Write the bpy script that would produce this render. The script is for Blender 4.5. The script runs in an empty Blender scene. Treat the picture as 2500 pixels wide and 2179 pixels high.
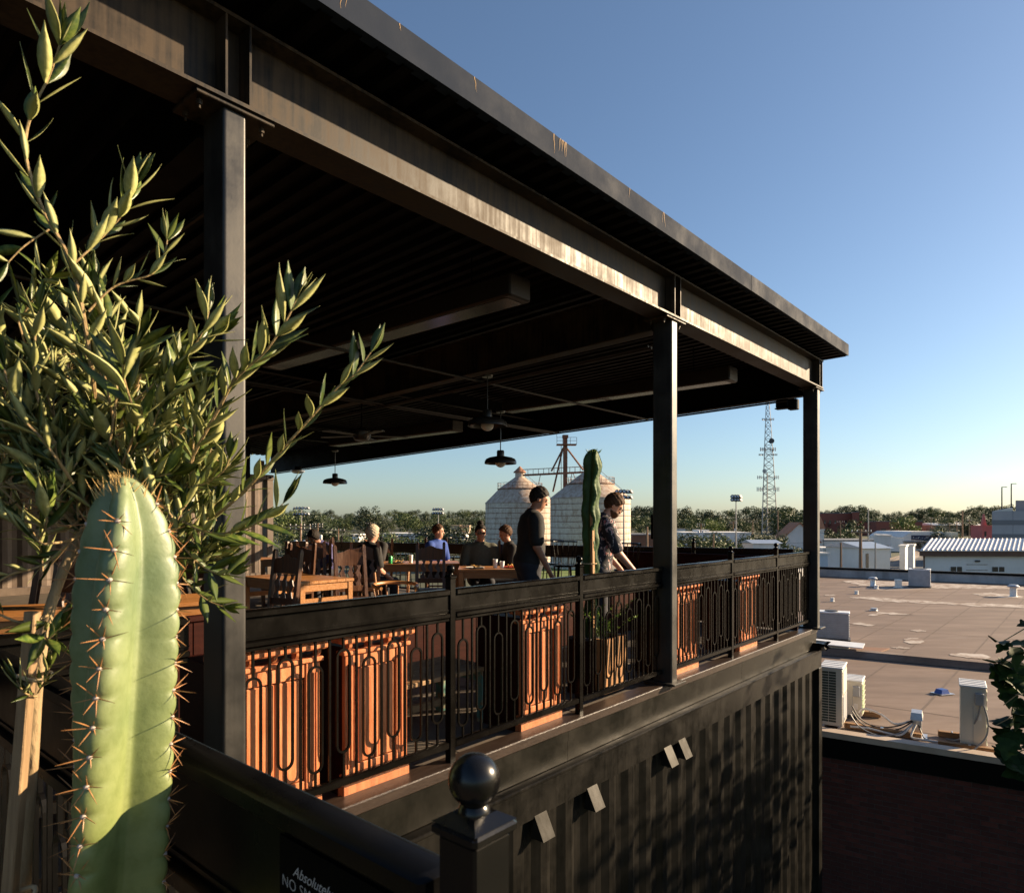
import bpy, math, random
import numpy as np
from mathutils import Vector, Matrix, Euler

scene = bpy.context.scene
COL = scene.collection
R = math.radians
PI = math.pi

# ------------------------------------------------------------------ camera
F = 1650.0            # focal length in photo pixels (photo is 2500 wide)
CX, HY = 1250.0, 1272.0
cam_d = bpy.data.cameras.new('camera')
cam = bpy.data.objects.new('camera', cam_d)
COL.objects.link(cam)
cam.location = (0, 0, 0)
cam.rotation_euler = (R(90), 0, 0)
cam_d.sensor_width = 36.0
cam_d.lens = 36.0 * F / 2500.0
cam_d.shift_y = (HY - 2179 / 2) / 2500.0
cam_d.clip_start = 0.02
cam_d.clip_end = 9000
cam_d.dof.use_dof = True
cam_d.dof.focus_distance = 5.0
cam_d.dof.aperture_fstop = 11.0
scene.camera = cam

# ------------------------------------------------------------------ sky, sun, exposure
SUN_AZ = R(76)        # from +Y (view direction) towards +X (right)
SUN_EL = R(19.5)
world = bpy.data.worlds.new('World')
scene.world = world
world.use_nodes = True
wn = world.node_tree.nodes
wl = world.node_tree.links
wn.clear()
w_out = wn.new('ShaderNodeOutputWorld')
w_bg = wn.new('ShaderNodeBackground')
w_sky = wn.new('ShaderNodeTexSky')
w_sky.sky_type = 'NISHITA'
w_sky.sun_disc = False
w_sky.sun_elevation = SUN_EL
w_sky.sun_rotation = SUN_AZ
w_sky.altitude = 150
w_sky.air_density = 1.0
w_sky.dust_density = 0.9
w_sky.ozone_density = 3.2
w_bg.inputs['Strength'].default_value = 0.059
w_tint = wn.new('ShaderNodeMix'); w_tint.data_type = 'RGBA'; w_tint.blend_type = 'MULTIPLY'
w_tint.inputs[0].default_value = 1.0; w_tint.inputs[7].default_value = (.945, .985, 1.0, 1)
w_hs = wn.new('ShaderNodeHueSaturation'); w_hs.inputs['Saturation'].default_value = .94; w_hs.inputs['Value'].default_value = 1.0
wl.new(w_sky.outputs['Color'], w_hs.inputs['Color']); wl.new(w_hs.outputs['Color'], w_tint.inputs[6]); wl.new(w_tint.outputs[2], w_bg.inputs['Color'])
wl.new(w_bg.outputs['Background'], w_out.inputs['Surface'])
sun_d = bpy.data.lights.new('sun', 'SUN')
sun = bpy.data.objects.new('sun', sun_d)
COL.objects.link(sun)
SUN_DIR = Vector((math.sin(SUN_AZ) * math.cos(SUN_EL), math.cos(SUN_AZ) * math.cos(SUN_EL), math.sin(SUN_EL)))
sun.rotation_euler = SUN_DIR.to_track_quat('Z', 'Y').to_euler()
sun.location = SUN_DIR * 50
sun_d.energy = 5.0
sun_d.angle = R(0.6)
sun_d.color = (1.0, 0.76, 0.49)
scene.view_settings.view_transform = 'Standard'
scene.view_settings.look = 'None'
scene.view_settings.gamma = 1.0
scene.view_settings.use_curve_mapping = False
scene.view_settings.exposure = 1.4

# ------------------------------------------------------------------ frames
TH = math.atan2(1650.0, 1425.0)          # the terrace runs along u, away to the right
CU, SU = math.cos(TH), math.sin(TH)
def UV(u, w, z=0.0):
    return Vector((u * CU - w * SU, u * SU + w * CU, z))
def inv_uv(p):
    return (p[0] * CU + p[1] * SU, -p[0] * SU + p[1] * CU)
def at(px, py, Y):
    return Vector(((px - CX) / F * Y, Y, (HY - py) / F * Y))
def atz(px, py, z):
    Y = -z * F / (py - HY)
    return Vector(((px - CX) / F * Y, Y, z))

# ------------------------------------------------------------------ materials
MATS = {}
def ramp_node(nt, stops):
    r = nt.nodes.new('ShaderNodeValToRGB')
    el = r.color_ramp.elements
    while len(el) > 1:
        el.remove(el[-1])
    el[0].position, el[0].color = stops[0][0], (*stops[0][1], 1)
    for p, c in stops[1:]:
        e = el.new(p); e.color = (*c, 1)
    return r
def mat(name, col, rough=0.6, metal=0.0, col2=None, scale=6.0, detail=6.0, bump=0.0, bscale=40.0,
        stretch=(1, 1, 1), rvar=0.0, spec=0.5, contrast=(0.35, 0.65), trans=0.0, coat=0.0, emit=None, per_obj=0.0, sheen=0.0):
    if name in MATS:
        return MATS[name]
    m = bpy.data.materials.new(name)
    m.use_nodes = True
    nt = m.node_tree
    b = nt.nodes['Principled BSDF']
    b.inputs['Base Color'].default_value = (*col, 1)
    b.inputs['Roughness'].default_value = rough
    b.inputs['Metallic'].default_value = metal
    b.inputs['Specular IOR Level'].default_value = spec
    if coat:
        b.inputs['Coat Weight'].default_value = coat
        b.inputs['Coat Roughness'].default_value = 0.15
    if sheen:
        b.inputs['Sheen Weight'].default_value = sheen
    if emit:
        b.inputs['Emission Color'].default_value = (*emit[0], 1)
        b.inputs['Emission Strength'].default_value = emit[1]
    tc = nt.nodes.new('ShaderNodeTexCoord')
    mp = nt.nodes.new('ShaderNodeMapping')
    mp.inputs['Scale'].default_value = stretch
    nt.links.new(tc.outputs['Object'], mp.inputs['Vector'])
    vec = mp.outputs['Vector']
    if per_obj:
        oi = nt.nodes.new('ShaderNodeObjectInfo')
        ad = nt.nodes.new('ShaderNodeVectorMath'); ad.operation = 'MULTIPLY_ADD'
        nt.links.new(oi.outputs['Random'], ad.inputs[0])
        ad.inputs[1].default_value = (13, 29, 41)
        nt.links.new(vec, ad.inputs[2])
        vec = ad.outputs['Vector']
    col_out = None
    if col2 is not None:
        n = nt.nodes.new('ShaderNodeTexNoise')
        n.inputs['Scale'].default_value = scale
        n.inputs['Detail'].default_value = detail
        n.inputs['Roughness'].default_value = 0.62
        nt.links.new(vec, n.inputs['Vector'])
        r = ramp_node(nt, [(contrast[0], col), (contrast[1], col2)])
        nt.links.new(n.outputs['Fac'], r.inputs['Fac'])
        col_out = r.outputs['Color']
        if rvar:
            mr = nt.nodes.new('ShaderNodeMapRange')
            mr.inputs['From Min'].default_value = 0.3
            mr.inputs['From Max'].default_value = 0.7
            mr.inputs['To Min'].default_value = max(0.02, rough - rvar)
            mr.inputs['To Max'].default_value = min(1, rough + rvar)
            nt.links.new(n.outputs['Fac'], mr.inputs['Value'])
            nt.links.new(mr.outputs['Result'], b.inputs['Roughness'])
    if per_obj:
        hs = nt.nodes.new('ShaderNodeHueSaturation')
        oi2 = nt.nodes.new('ShaderNodeObjectInfo')
        mr2 = nt.nodes.new('ShaderNodeMapRange')
        mr2.inputs['To Min'].default_value = 1 - per_obj
        mr2.inputs['To Max'].default_value = 1 + per_obj
        nt.links.new(oi2.outputs['Random'], mr2.inputs['Value'])
        nt.links.new(mr2.outputs['Result'], hs.inputs['Value'])
        if col_out is not None:
            nt.links.new(col_out, hs.inputs['Color'])
        else:
            hs.inputs['Color'].default_value = (*col, 1)
        col_out = hs.outputs['Color']
    if col_out is not None:
        nt.links.new(col_out, b.inputs['Base Color'])
    if bump:
        n2 = nt.nodes.new('ShaderNodeTexNoise')
        n2.inputs['Scale'].default_value = bscale
        n2.inputs['Detail'].default_value = 5
        nt.links.new(vec, n2.inputs['Vector'])
        bp = nt.nodes.new('ShaderNodeBump')
        bp.inputs['Strength'].default_value = bump
        bp.inputs['Distance'].default_value = 0.01
        nt.links.new(n2.outputs['Fac'], bp.inputs['Height'])
        nt.links.new(bp.outputs['Normal'], b.inputs['Normal'])
    if trans:
        tr = nt.nodes.new('ShaderNodeBsdfTranslucent')
        if col_out is not None:
            nt.links.new(col_out, tr.inputs['Color'])
        else:
            tr.inputs['Color'].default_value = (*col, 1)
        mx = nt.nodes.new('ShaderNodeMixShader')
        mx.inputs['Fac'].default_value = trans
        out = nt.nodes['Material Output']
        nt.links.new(b.outputs['BSDF'], mx.inputs[1])
        nt.links.new(tr.outputs['BSDF'], mx.inputs[2])
        nt.links.new(mx.outputs['Shader'], out.inputs['Surface'])
    MATS[name] = m
    return m

# ------------------------------------------------------------------ mesh builder
class MB:
    def __init__(s):
        s.v = []; s.f = []; s.mi = []; s.cur = 0
    def quadbox(s, pts):
        o = len(s.v); s.v += [tuple(p) for p in pts]
        for q in ((0, 3, 2, 1), (4, 5, 6, 7), (0, 1, 5, 4), (1, 2, 6, 5), (2, 3, 7, 6), (3, 0, 4, 7)):
            s.f.append(tuple(o + i for i in q)); s.mi.append(s.cur)
        return s
    def box(s, x0, x1, y0, y1, z0, z1):
        return s.quadbox([(x0, y0, z0), (x1, y0, z0), (x1, y1, z0), (x0, y1, z0), (x0, y0, z1), (x1, y0, z1), (x1, y1, z1), (x0, y1, z1)])
    def cbox(s, x0, x1, y0, y1, z0, z1, c=0.004):
        """box with chamfered edges (profile in xz swept along y is chamfered, and top/bottom too)"""
        c = min(c, (x1 - x0) * .45, (y1 - y0) * .45, (z1 - z0) * .45)
        def ring(z, d):
            return [(x0 + d + c, y0 + d, z), (x1 - d - c, y0 + d, z), (x1 - d, y0 + d + c, z), (x1 - d, y1 - d - c, z),
                    (x1 - d - c, y1 - d, z), (x0 + d + c, y1 - d, z), (x0 + d, y1 - d - c, z), (x0 + d, y0 + d + c, z)]
        return s.rings([ring(z0, c), ring(z0 + c, 0), ring(z1 - c, 0), ring(z1, c)])
    def rings(s, rs, closed=True, cap0=True, cap1=True):
        n = len(rs[0]); o = len(s.v)
        for r in rs:
            s.v += [tuple(p) for p in r]
        for k in range(len(rs) - 1):
            for i in range(n if closed else n - 1):
                a = o + k * n + i; b = o + k * n + (i + 1) % n
                s.f.append((a, b, b + n, a + n)); s.mi.append(s.cur)
        if closed and cap0:
            s.f.append(tuple(o + i for i in reversed(range(n)))); s.mi.append(s.cur)
        if closed and cap1:
            s.f.append(tuple(o + (len(rs) - 1) * n + i for i in range(n))); s.mi.append(s.cur)
        return s
    def tube(s, pts, r, n=8, cap=True):
        """tube along a polyline; r a number or a list"""
        pts = [Vector(p) for p in pts]
        rr = r if isinstance(r, (list, tuple)) else [r] * len(pts)
        up = None; rs = []
        for i, p in enumerate(pts):
            a = pts[max(0, i - 1)]; b = pts[min(len(pts) - 1, i + 1)]
            d = (b - a)
            if d.length < 1e-9: d = Vector((0, 0, 1))
            d.normalize()
            if up is None:
                up = d.orthogonal().normalized()
            else:
                up = (up - d * up.dot(d))
                if up.length < 1e-6: up = d.orthogonal()
                up.normalize()
            sd = d.cross(up)
            rs.append([p + (up * math.cos(2 * PI * k / n) + sd * math.sin(2 * PI * k / n)) * rr[i] for k in range(n)])
        return s.rings(rs, True, cap, cap)
    def bar(s, a, b, wx, wy, up=(0, 0, 1), c=0.0):
        """rectangular bar from a to b, wx across, wy along 'up'"""
        a = Vector(a); b = Vector(b); d = (b - a).normalized(); up = Vector(up)
        if abs(d.dot(up)) > 0.98: up = Vector((0, 1, 0))
        sx = d.cross(up).normalized(); sy = sx.cross(d).normalized()
        x = sx * wx / 2; y = sy * wy / 2
        if c:
            cx = sx * c; cy = sy * c
            def ring(p): return [p - x + cx - y, p + x - cx - y, p + x - y + cy, p + x + y - cy, p + x - cx + y, p - x + cx + y, p - x + y - cy, p - x - y + cy]
            return s.rings([ring(a), ring(b)])
        return s.rings([[a - x - y, a + x - y, a + x + y, a - x + y], [b - x - y, b + x - y, b + x + y, b - x + y]])
    def lathe(s, prof, n=24, c=(0, 0, 0), cap0=True, cap1=True):
        rs = [[(c[0] + r * math.cos(2 * PI * k / n), c[1] + r * math.sin(2 * PI * k / n), c[2] + z) for k in range(n)] for r, z in prof]
        return s.rings(rs, True, cap0, cap1)
    def prism(s, poly, a0, a1, axis='y'):
        """extrude a 2-D polygon between a0 and a1 along an axis; poly in the other two coordinates"""
        def p3(p, a):
            return {'x': (a, p[0], p[1]), 'y': (p[0], a, p[1]), 'z': (p[0], p[1], a)}[axis]
        return s.rings([[p3(p, a0) for p in poly], [p3(p, a1) for p in poly]])
    def face(s, pts):
        o = len(s.v); s.v += [tuple(p) for p in pts]
        s.f.append(tuple(range(o, o + len(pts)))); s.mi.append(s.cur)
        return s
    def sphere(s, c, r, n=16, m=10):
        rx, ry, rz = r if isinstance(r, (tuple, list)) else (r, r, r)
        rs = []
        for j in range(m + 1):
            t = PI * j / m; e = max(math.sin(t), 1e-3)
            rs.append([(c[0] + rx * e * math.cos(2 * PI * k / n), c[1] + ry * e * math.sin(2 * PI * k / n), c[2] - rz * math.cos(t)) for k in range(n)])
        return s.rings(rs)
    def mesh(s, name, mats, smooth=False):
        me = bpy.data.meshes.new(name)
        me.from_pydata(s.v, [], s.f)
        for m in (mats if isinstance(mats, (list, tuple)) else [mats]):
            me.materials.append(m)
        if any(s.mi):
            me.polygons.foreach_set('material_index', s.mi)
        if smooth:
            me.polygons.foreach_set('use_smooth', [True] * len(me.polygons))
            if smooth != 'all' and hasattr(me, 'set_sharp_from_angle'):
                me.set_sharp_from_angle(angle=R(38))
        me.update()
        return me
    def build(s, name, mats, parent=None, smooth=False, loc=(0, 0, 0), rz=0.0, kind=None):
        o = bpy.data.objects.new(name, s.mesh(name, mats, smooth))
        COL.objects.link(o)
        o.parent = parent
        o.location = loc
        o.rotation_euler = (0, 0, rz)
        if kind: o['kind'] = kind
        return o

def tag(o, label=None, cat=None, group=None, kind=None):
    if label: o['label'] = label
    if cat: o['category'] = cat
    if group: o['group'] = group
    if kind: o['kind'] = kind
    return o
def thing(name, label, cat, loc=(0, 0, 0), rz=0.0, group=None):
    o = bpy.data.objects.new(name, None)
    o.empty_display_size = 0.1
    COL.objects.link(o)
    o.location = loc
    o.rotation_euler = (0, 0, rz)
    return tag(o, label, cat, group)
def TP(name, label, cat, u=0, w=0, z=0, rz=0.0, group=None):
    return thing(name, label, cat, UV(u, w, z), TH + rz, group)
def inst(name, me, parent, loc=(0, 0, 0), rot=(0, 0, 0), scale=(1, 1, 1)):
    o = bpy.data.objects.new(name, me)
    COL.objects.link(o)
    o.parent = parent
    o.location = loc
    o.rotation_euler = rot
    o.scale = scale if isinstance(scale, (tuple, list)) else (scale,) * 3
    return o
def copy_tree(o, parent=None):
    c = o.copy(); COL.objects.link(c); c.parent = parent
    for ch in list(o.children):
        copy_tree(ch, c)
    return c
def copy_thing(o, label, loc, rz, group=None, scale=1.0):
    c = copy_tree(o)
    c.location = loc; c.rotation_euler = (0, 0, rz); c.scale = (scale,) * 3
    c['label'] = label
    if group: c['group'] = group
    return c
# ------------------------------------------------------------------ palette
def steel_paint(name, base, rough, streak, dirt, spec=0.5):
    """dark painted steel: fine vertical run marks and blotches that change gloss and tint a little"""
    m = bpy.data.materials.new(name); m.use_nodes = True; MATS[name] = m
    nt = m.node_tree; b = nt.nodes['Principled BSDF']
    b.inputs['Specular IOR Level'].default_value = spec
    tc = nt.nodes.new('ShaderNodeTexCoord')
    mp = nt.nodes.new('ShaderNodeMapping'); mp.inputs['Scale'].default_value = (38, 38, 2.2)
    nt.links.new(tc.outputs['Object'], mp.inputs['Vector'])
    n1 = nt.nodes.new('ShaderNodeTexNoise'); n1.inputs['Scale'].default_value = 1.0; n1.inputs['Detail'].default_value = 6
    nt.links.new(mp.outputs['Vector'], n1.inputs['Vector'])
    n2 = nt.nodes.new('ShaderNodeTexNoise'); n2.inputs['Scale'].default_value = 3.2; n2.inputs['Detail'].default_value = 8
    n2.inputs['Roughness'].default_value = 0.65
    nt.links.new(tc.outputs['Object'], n2.inputs['Vector'])
    mul = nt.nodes.new('ShaderNodeMath'); mul.operation = 'MULTIPLY_ADD'
    nt.links.new(n1.outputs['Fac'], mul.inputs[0]); mul.inputs[1].default_value = streak
    nt.links.new(n2.outputs['Fac'], mul.inputs[2])
    lo, hi = 0.35 + streak * .5, 0.65 + streak * .5
    r = ramp_node(nt, [(lo, base), (hi, dirt)])
    nt.links.new(mul.outputs[0], r.inputs['Fac'])
    nt.links.new(r.outputs['Color'], b.inputs['Base Color'])
    mr = nt.nodes.new('ShaderNodeMapRange')
    mr.inputs['From Min'].default_value = lo; mr.inputs['From Max'].default_value = hi
    mr.inputs['To Min'].default_value = rough - .07; mr.inputs['To Max'].default_value = rough + .12
    nt.links.new(mul.outputs[0], mr.inputs['Value'])
    nt.links.new(mr.outputs['Result'], b.inputs['Roughness'])
    n3 = nt.nodes.new('ShaderNodeTexNoise'); n3.inputs['Scale'].default_value = 90; n3.inputs['Detail'].default_value = 4
    nt.links.new(tc.outputs['Object'], n3.inputs['Vector'])
    bp = nt.nodes.new('ShaderNodeBump'); bp.inputs['Strength'].default_value = 0.05; bp.inputs['Distance'].default_value = 0.004
    nt.links.new(n3.outputs['Fac'], bp.inputs['Height']); nt.links.new(bp.outputs['Normal'], b.inputs['Normal'])
    return m
steel = steel_paint('bronze_steel_paint', (0.0085, 0.0062, 0.0045), 0.54, 0.75, (0.050, 0.034, 0.021), 0.25)
steel_col = steel_paint('column_steel_paint', (0.014, 0.0135, 0.013), 0.40, 0.25, (0.034, 0.031, 0.027), 0.42)
rail_m = steel_paint('railing_paint', (0.0022, 0.0018, 0.0015), 0.24, 0.1, (0.0052, 0.0043, 0.0034), 0.13)
blackm = steel_paint('ceiling_black_paint', (0.0015, 0.0014, 0.0014), 0.6, 0.1, (0.0030, 0.0027, 0.0024), 0.09)
black_rail = steel_paint('near_rail_black_paint', (0.0018, 0.0018, 0.0020), 0.32, 0.1, (0.0035, 0.0032, 0.003), 0.18)
post_m = steel_paint('glossy_post_black', (0.0030, 0.0030, 0.0034), 0.22, 0.1, (0.006, 0.0055, 0.005), 0.42)
cont_m = steel_paint('container_dark_paint', (0.0030, 0.0030, 0.0026), 0.38, 0.35, (0.0090, 0.0078, 0.0060), 0.17)
hood_m = steel_paint('vent_hood_paint', (0.010, 0.009, 0.0075), 0.5, 0.3, (0.020, 0.018, 0.014), 0.10)
deckband = steel_paint('deck_band_paint', (0.0065, 0.0065, 0.0052), 0.36, 0.15, (0.0130, 0.0115, 0.0085), 0.18)
fascia_m = steel_paint('grey_fascia_metal', (0.0165, 0.0235, 0.0400), 0.75, 0.08, (0.0195, 0.0265, 0.0430), 0.07)
galv = mat('galvanised', (0.42, 0.43, 0.45), 0.4, 0.7, (0.55, 0.56, 0.58), 9)
rust_trail = mat('rust_run', (0.30, 0.19, 0.09), 0.8)
heater_m = mat('heater_brown_enamel', (0.020, 0.014, 0.011), 0.45, 0, (0.026, 0.019, 0.015), 8, spec=.3)
conduit_m = mat('dark_conduit', (0.010, 0.009, 0.008), 0.5, 0, None, spec=.3)
heater_in = mat('heater_dark_glass', (0.008, 0.007, 0.007), 0.2)
terra = mat('terracotta_stained_wood', (0.37, 0.100, 0.034), 0.42, 0, (0.66, 0.240, 0.100), 5, 9, 0.3, 70, (7, 7, 0.6), 0.12, contrast=(0.28, 0.66), per_obj=0.12)
darkred = mat('dark_red_wood', (0.022, 0.0055, 0.004), 0.5, 0, (0.036, 0.009, 0.006), 6, 6, 0.2, 60, (1, 6, 6), spec=.08)
wood_ch = mat('chair_stained_wood', (0.038, 0.013, 0.0045), 0.36, 0, (0.092, 0.034, 0.011), 7, 8, 0.2, 60, (8, 8, 0.8), 0.1, per_obj=0.12)
wood_tb = mat('table_oak', (0.30, 0.125, 0.035), 0.38, 0, (0.42, 0.19, 0.060), 6, 8, 0.2, 60, (1, 9, 9), 0.1, per_obj=0.1)
wood_pl = mat('bench_plank_wood', (0.20, 0.11, 0.05), 0.6, 0, (0.30, 0.18, 0.085), 6, 8, 0.3, 60, (1, 9, 9), per_obj=0.2)
wood_lt = mat('pale_stake_wood', (0.20, 0.125, 0.060), 0.7, 0, (0.34, 0.225, 0.115), 6, 8, 0.3, 80, (10, 10, 0.7))
cedar = mat('cedar_box_wood', (0.36, 0.17, 0.065), 0.6, 0, (0.46, 0.24, 0.10), 6, 8, 0.3, 60, (9, 9, 0.8), per_obj=0.15)
timber = mat('roof_sleeper_timber', (0.22, 0.11, 0.045), 0.8, 0, (0.30, 0.17, 0.075), 5, 6, 0.3, 40, (1, 8, 8))
teal = mat('teal_chipped_paint', (0.10, 0.24, 0.20), 0.6, 0, (0.30, 0.22, 0.12), 14, 8, contrast=(0.5, 0.6))
paver = mat('deck_paver', (0.060, 0.048, 0.038), 0.8, 0, (0.10, 0.080, 0.062), 5, 8, 0.2, 80, per_obj=0.12)
ledge_m = mat('deck_edge_wood', (0.020, 0.012, 0.0085), 0.38, 0, (0.040, 0.026, 0.019), 7, 8, 0.2, 50, (1, 6, 6))
bulb_m = mat('lamp_globe_glass', (0.62, 0.56, 0.50), 0.25, 0, None, spec=0.6)
lamp_m = mat('lamp_bronze', (0.028, 0.024, 0.020), 0.30, 0.3, (0.04, 0.033, 0.027), 8)
white_p = mat('white_paint', (0.74, 0.73, 0.70), 0.6, 0, (0.64, 0.62, 0.58), 4)
cream = mat('cream_unit_paint', (0.62, 0.58, 0.50), 0.5, 0, (0.56, 0.52, 0.44), 3)
unit_top = mat('pale_unit_top', (0.72, 0.74, 0.76), 0.4, 0, (0.64, 0.66, 0.68), 4)
unit_grey = mat('grey_condenser_paint', (0.34, 0.35, 0.38), 0.5, 0, (0.28, 0.29, 0.31), 4)
coil_dark = mat('coil_dark_green', (0.03, 0.045, 0.035), 0.6)
coil_green = mat('coil_green', (0.16, 0.24, 0.11), 0.6, 0, (0.20, 0.28, 0.13), 10)
rubber = mat('black_cable_rubber', (0.02, 0.02, 0.022), 0.5)
grey_cable = mat('grey_conduit', (0.22, 0.23, 0.24), 0.5)
pvc = mat('white_pvc', (0.72, 0.71, 0.68), 0.4, 0, (0.6, 0.58, 0.54), 10)
blue_p = mat('blue_vent_plastic', (0.015, 0.06, 0.30), 0.4)
mortar = mat('brick_mortar', (0.075, 0.060, 0.054), 0.9)
brick_m = mat('dark_red_brick', (0.058, 0.013, 0.009), 0.85, 0, (0.090, 0.023, 0.015), 7, 6, 0.4, 60, per_obj=0.3)
glass_dk = mat('dark_window_glass', (0.02, 0.025, 0.03), 0.08, 0, None, spec=0.8)
asphalt = mat('asphalt', (0.055, 0.055, 0.058), 0.9, 0, (0.085, 0.083, 0.08), 0.4, 8)
# ================================================================== TERRACE (local x = along u, y = w, z up)
FLOOR = -1.43
U1, U2, U3, U0 = 1.352, 5.314, 9.35, -2.61       # columns along the front edge
WF = 2.768                                        # outer face of the columns
def roof_z(w): return 2.160 - 0.029 * (w - 2.70)

# ---- the deck: slab, edge board, pavers
deck = TP('terrace_deck', 'paved upper terrace deck behind the long dark railing', 'deck')
deck['kind'] = 'structure'; del deck['category']
MB().box(-9, 9.44, 2.84, 17.5, FLOOR - 0.30, FLOOR - 0.045).build('deck_slab', paver, deck)
mb = MB().cbox(-2.7, 9.46, 2.800, 2.955, FLOOR - 0.045, FLOOR + 0.018, 0.006)
mb.build('edge_board', ledge_m, deck)
# the vertical band under the edge, in joined lengths
for a, b in ((-2.7, 0.9), (0.903, 3.86), (3.863, 6.95), (6.953, 9.46)):
    MB().box(a, b, 2.812, 2.84, FLOOR - 0.115, FLOOR - 0.046).box(a, b, 2.818, 2.84, -1.685, FLOOR - 0.113).build('edge_band', deckband, deck)
pv = MB().cbox(0, .596, 0, .596, -.04, 0, .004).mesh('paver', paver)
rnd = random.Random(4)
for i in range(15):
    for j in range(6):
        inst('paver', pv, deck, (0.55 + i * .6, 2.958 + j * .6, FLOOR + rnd.uniform(-.004, .003)))
MB().box(-9, 9.44, 6.56, 17.5, FLOOR - .045, FLOOR - .004).box(-9, .545, 2.96, 6.557, FLOOR - .045, FLOOR - .004).build('far_paving', paver, deck)
# platform the camera stands on
pf = TP('stair_platform', 'small dark stair platform beside the terrace', 'platform')
pf['kind'] = 'structure'; del pf['category']
MB().box(-3, .5, -1.2, 2.79, FLOOR - .12, FLOOR).build('platform_slab', paver, pf)

# ---- the canopy
can = TP('steel_canopy', 'dark steel canopy on square columns over the terrace', 'canopy')
mb = MB()
rs0 = []; rs1 = []
u = -9.0; p = 0.152
while u < 9.58:
    for du, dz in ((0, 0), (.058, 0), (.076, .038), (.134, .038)):
        rs0.append((u + du, 2.49, roof_z(2.49) + dz)); rs1.append((u + du, 16.8, roof_z(16.8) + dz))
    u += p
mb.rings([rs0, rs1], closed=False)
mb.build('roof_deck', blackm, can)
MB().quadbox([(-9, 2.47, 2.24), (9.6, 2.47, 2.24), (9.6, 16.8, 1.82), (-9, 16.8, 1.82), (-9, 2.47, 2.30), (9.6, 2.47, 2.30), (9.6, 16.8, 1.88), (-9, 16.8, 1.88)]).build('roof_top', fascia_m, can)
fz0, fz1 = 2.175, 2.322
seams = [-9, -5.9, -2.85, 0.2, 3.25, 6.3, 9.62]
for k in range(6):
    a, b = seams[k] + .0015, seams[k + 1] - .0015
    d = 0.0025 * (k % 2)
    poly = [(2.46 - d, fz0), (2.46 - d, fz1), (2.53, fz1 + .004), (2.53, fz1 - .01), (2.472, fz1 - .012), (2.472, fz0 + .012), (2.52, fz0 + .012), (2.52, fz0)]
    MB().prism(poly, a, b, 'x').build('fascia', fascia_m, can)
MB().quadbox([(9.60, 2.53, 2.17), (9.622, 2.53, 2.17), (9.622, 16.8, 1.76), (9.60, 16.8, 1.76), (9.60, 2.53, 2.32), (9.622, 2.53, 2.32), (9.622, 16.8, 1.91), (9.60, 16.8, 1.91)]).build('end_fascia', fascia_m, can)
# rust runs that came off the roof edge
rnd = random.Random(11)
for c in (0.98, 1.35, 1.62, 1.75, 2.05, 2.5, 3.26, 3.3, 3.34, 4.1, 4.6):
    for q in range(rnd.randint(1, 3)):
        mb = MB()
        x = c + rnd.uniform(-.05, .05); L = rnd.uniform(.03, .12); wd = rnd.uniform(.0015, .004)
        sl = rnd.uniform(-.25, .25)
        pts = []
        for t in range(7):
            s_ = t / 6
            pts.append((x + sl * L * s_ + rnd.uniform(-.003, .003), 2.4560, fz1 - .002 - L * s_))
        for t in range(6):
            a, b = pts[t], pts[t + 1]; w1 = wd * (1 - t / 7); w2 = wd * (1 - (t + 1) / 7)
            mb.face([(a[0] - w1, a[1], a[2]), (b[0] - w2, b[1], b[2]), (b[0] + w2, b[1], b[2]), (a[0] + w1, a[1], a[2])])
        mb.build('rust_run', rust_trail, can)
def ibeam_u(name, u0, u1, w, zb, zt, fw, par, m):
    MB().box(u0, u1, w - fw / 2, w + fw / 2, zb, zb + .016).build(name + '_bottom_flange', m, par)
    MB().box(u0, u1, w - .006, w + .006, zb + .016, zt - .016).build(name + '_web', m, par)
    MB().box(u0, u1, w - fw / 2, w + fw / 2, zt - .016, zt).build(name + '_top_flange', m, par)
ibeam_u('edge_beam', -9, 9.50, 2.835, 1.758, 2.130, 0.200, can, steel)
def ibeam_w(u, w0, w1, z0, depth, fw, m):
    def zz(w): return z0 - .029 * (w - 3)
    for (a, b, h0, h1, nm) in ((-fw / 2, fw / 2, 0, .016, 'cross_beam_flange'), (-.006, .006, .016, depth - .016, 'cross_beam_web'), (-fw / 2, fw / 2, depth - .016, depth, 'cross_beam_flange')):
        MB().quadbox([(u + a, w0, zz(w0) + h0), (u + b, w0, zz(w0) + h0), (u + b, w1, zz(w1) + h0), (u + a, w1, zz(w1) + h0),
                      (u + a, w0, zz(w0) + h1), (u + b, w0, zz(w0) + h1), (u + b, w1, zz(w1) + h1), (u + a, w1, zz(w1) + h1)]).build(nm, m, can)
for uu in (U0, U1, U2):
    ibeam_w(uu + .053, 2.96, 16.6, 1.672, .40, .14, steel if uu == U2 else blackm)  # like beams; light on the middle one is put in as paler paint
ibeam_w(U3 + .06, 2.96, 16.6, 1.672, .475, .12, blackm)
for w in (7.45, 12.0):
    zb = roof_z(w) - .26
    MB().box(-9, 9.3, w - .05, w + .05, zb, zb + .012).box(-9, 9.3, w - .005, w + .005, zb + .012, zb + .2).build('purlin', blackm, can)
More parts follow.
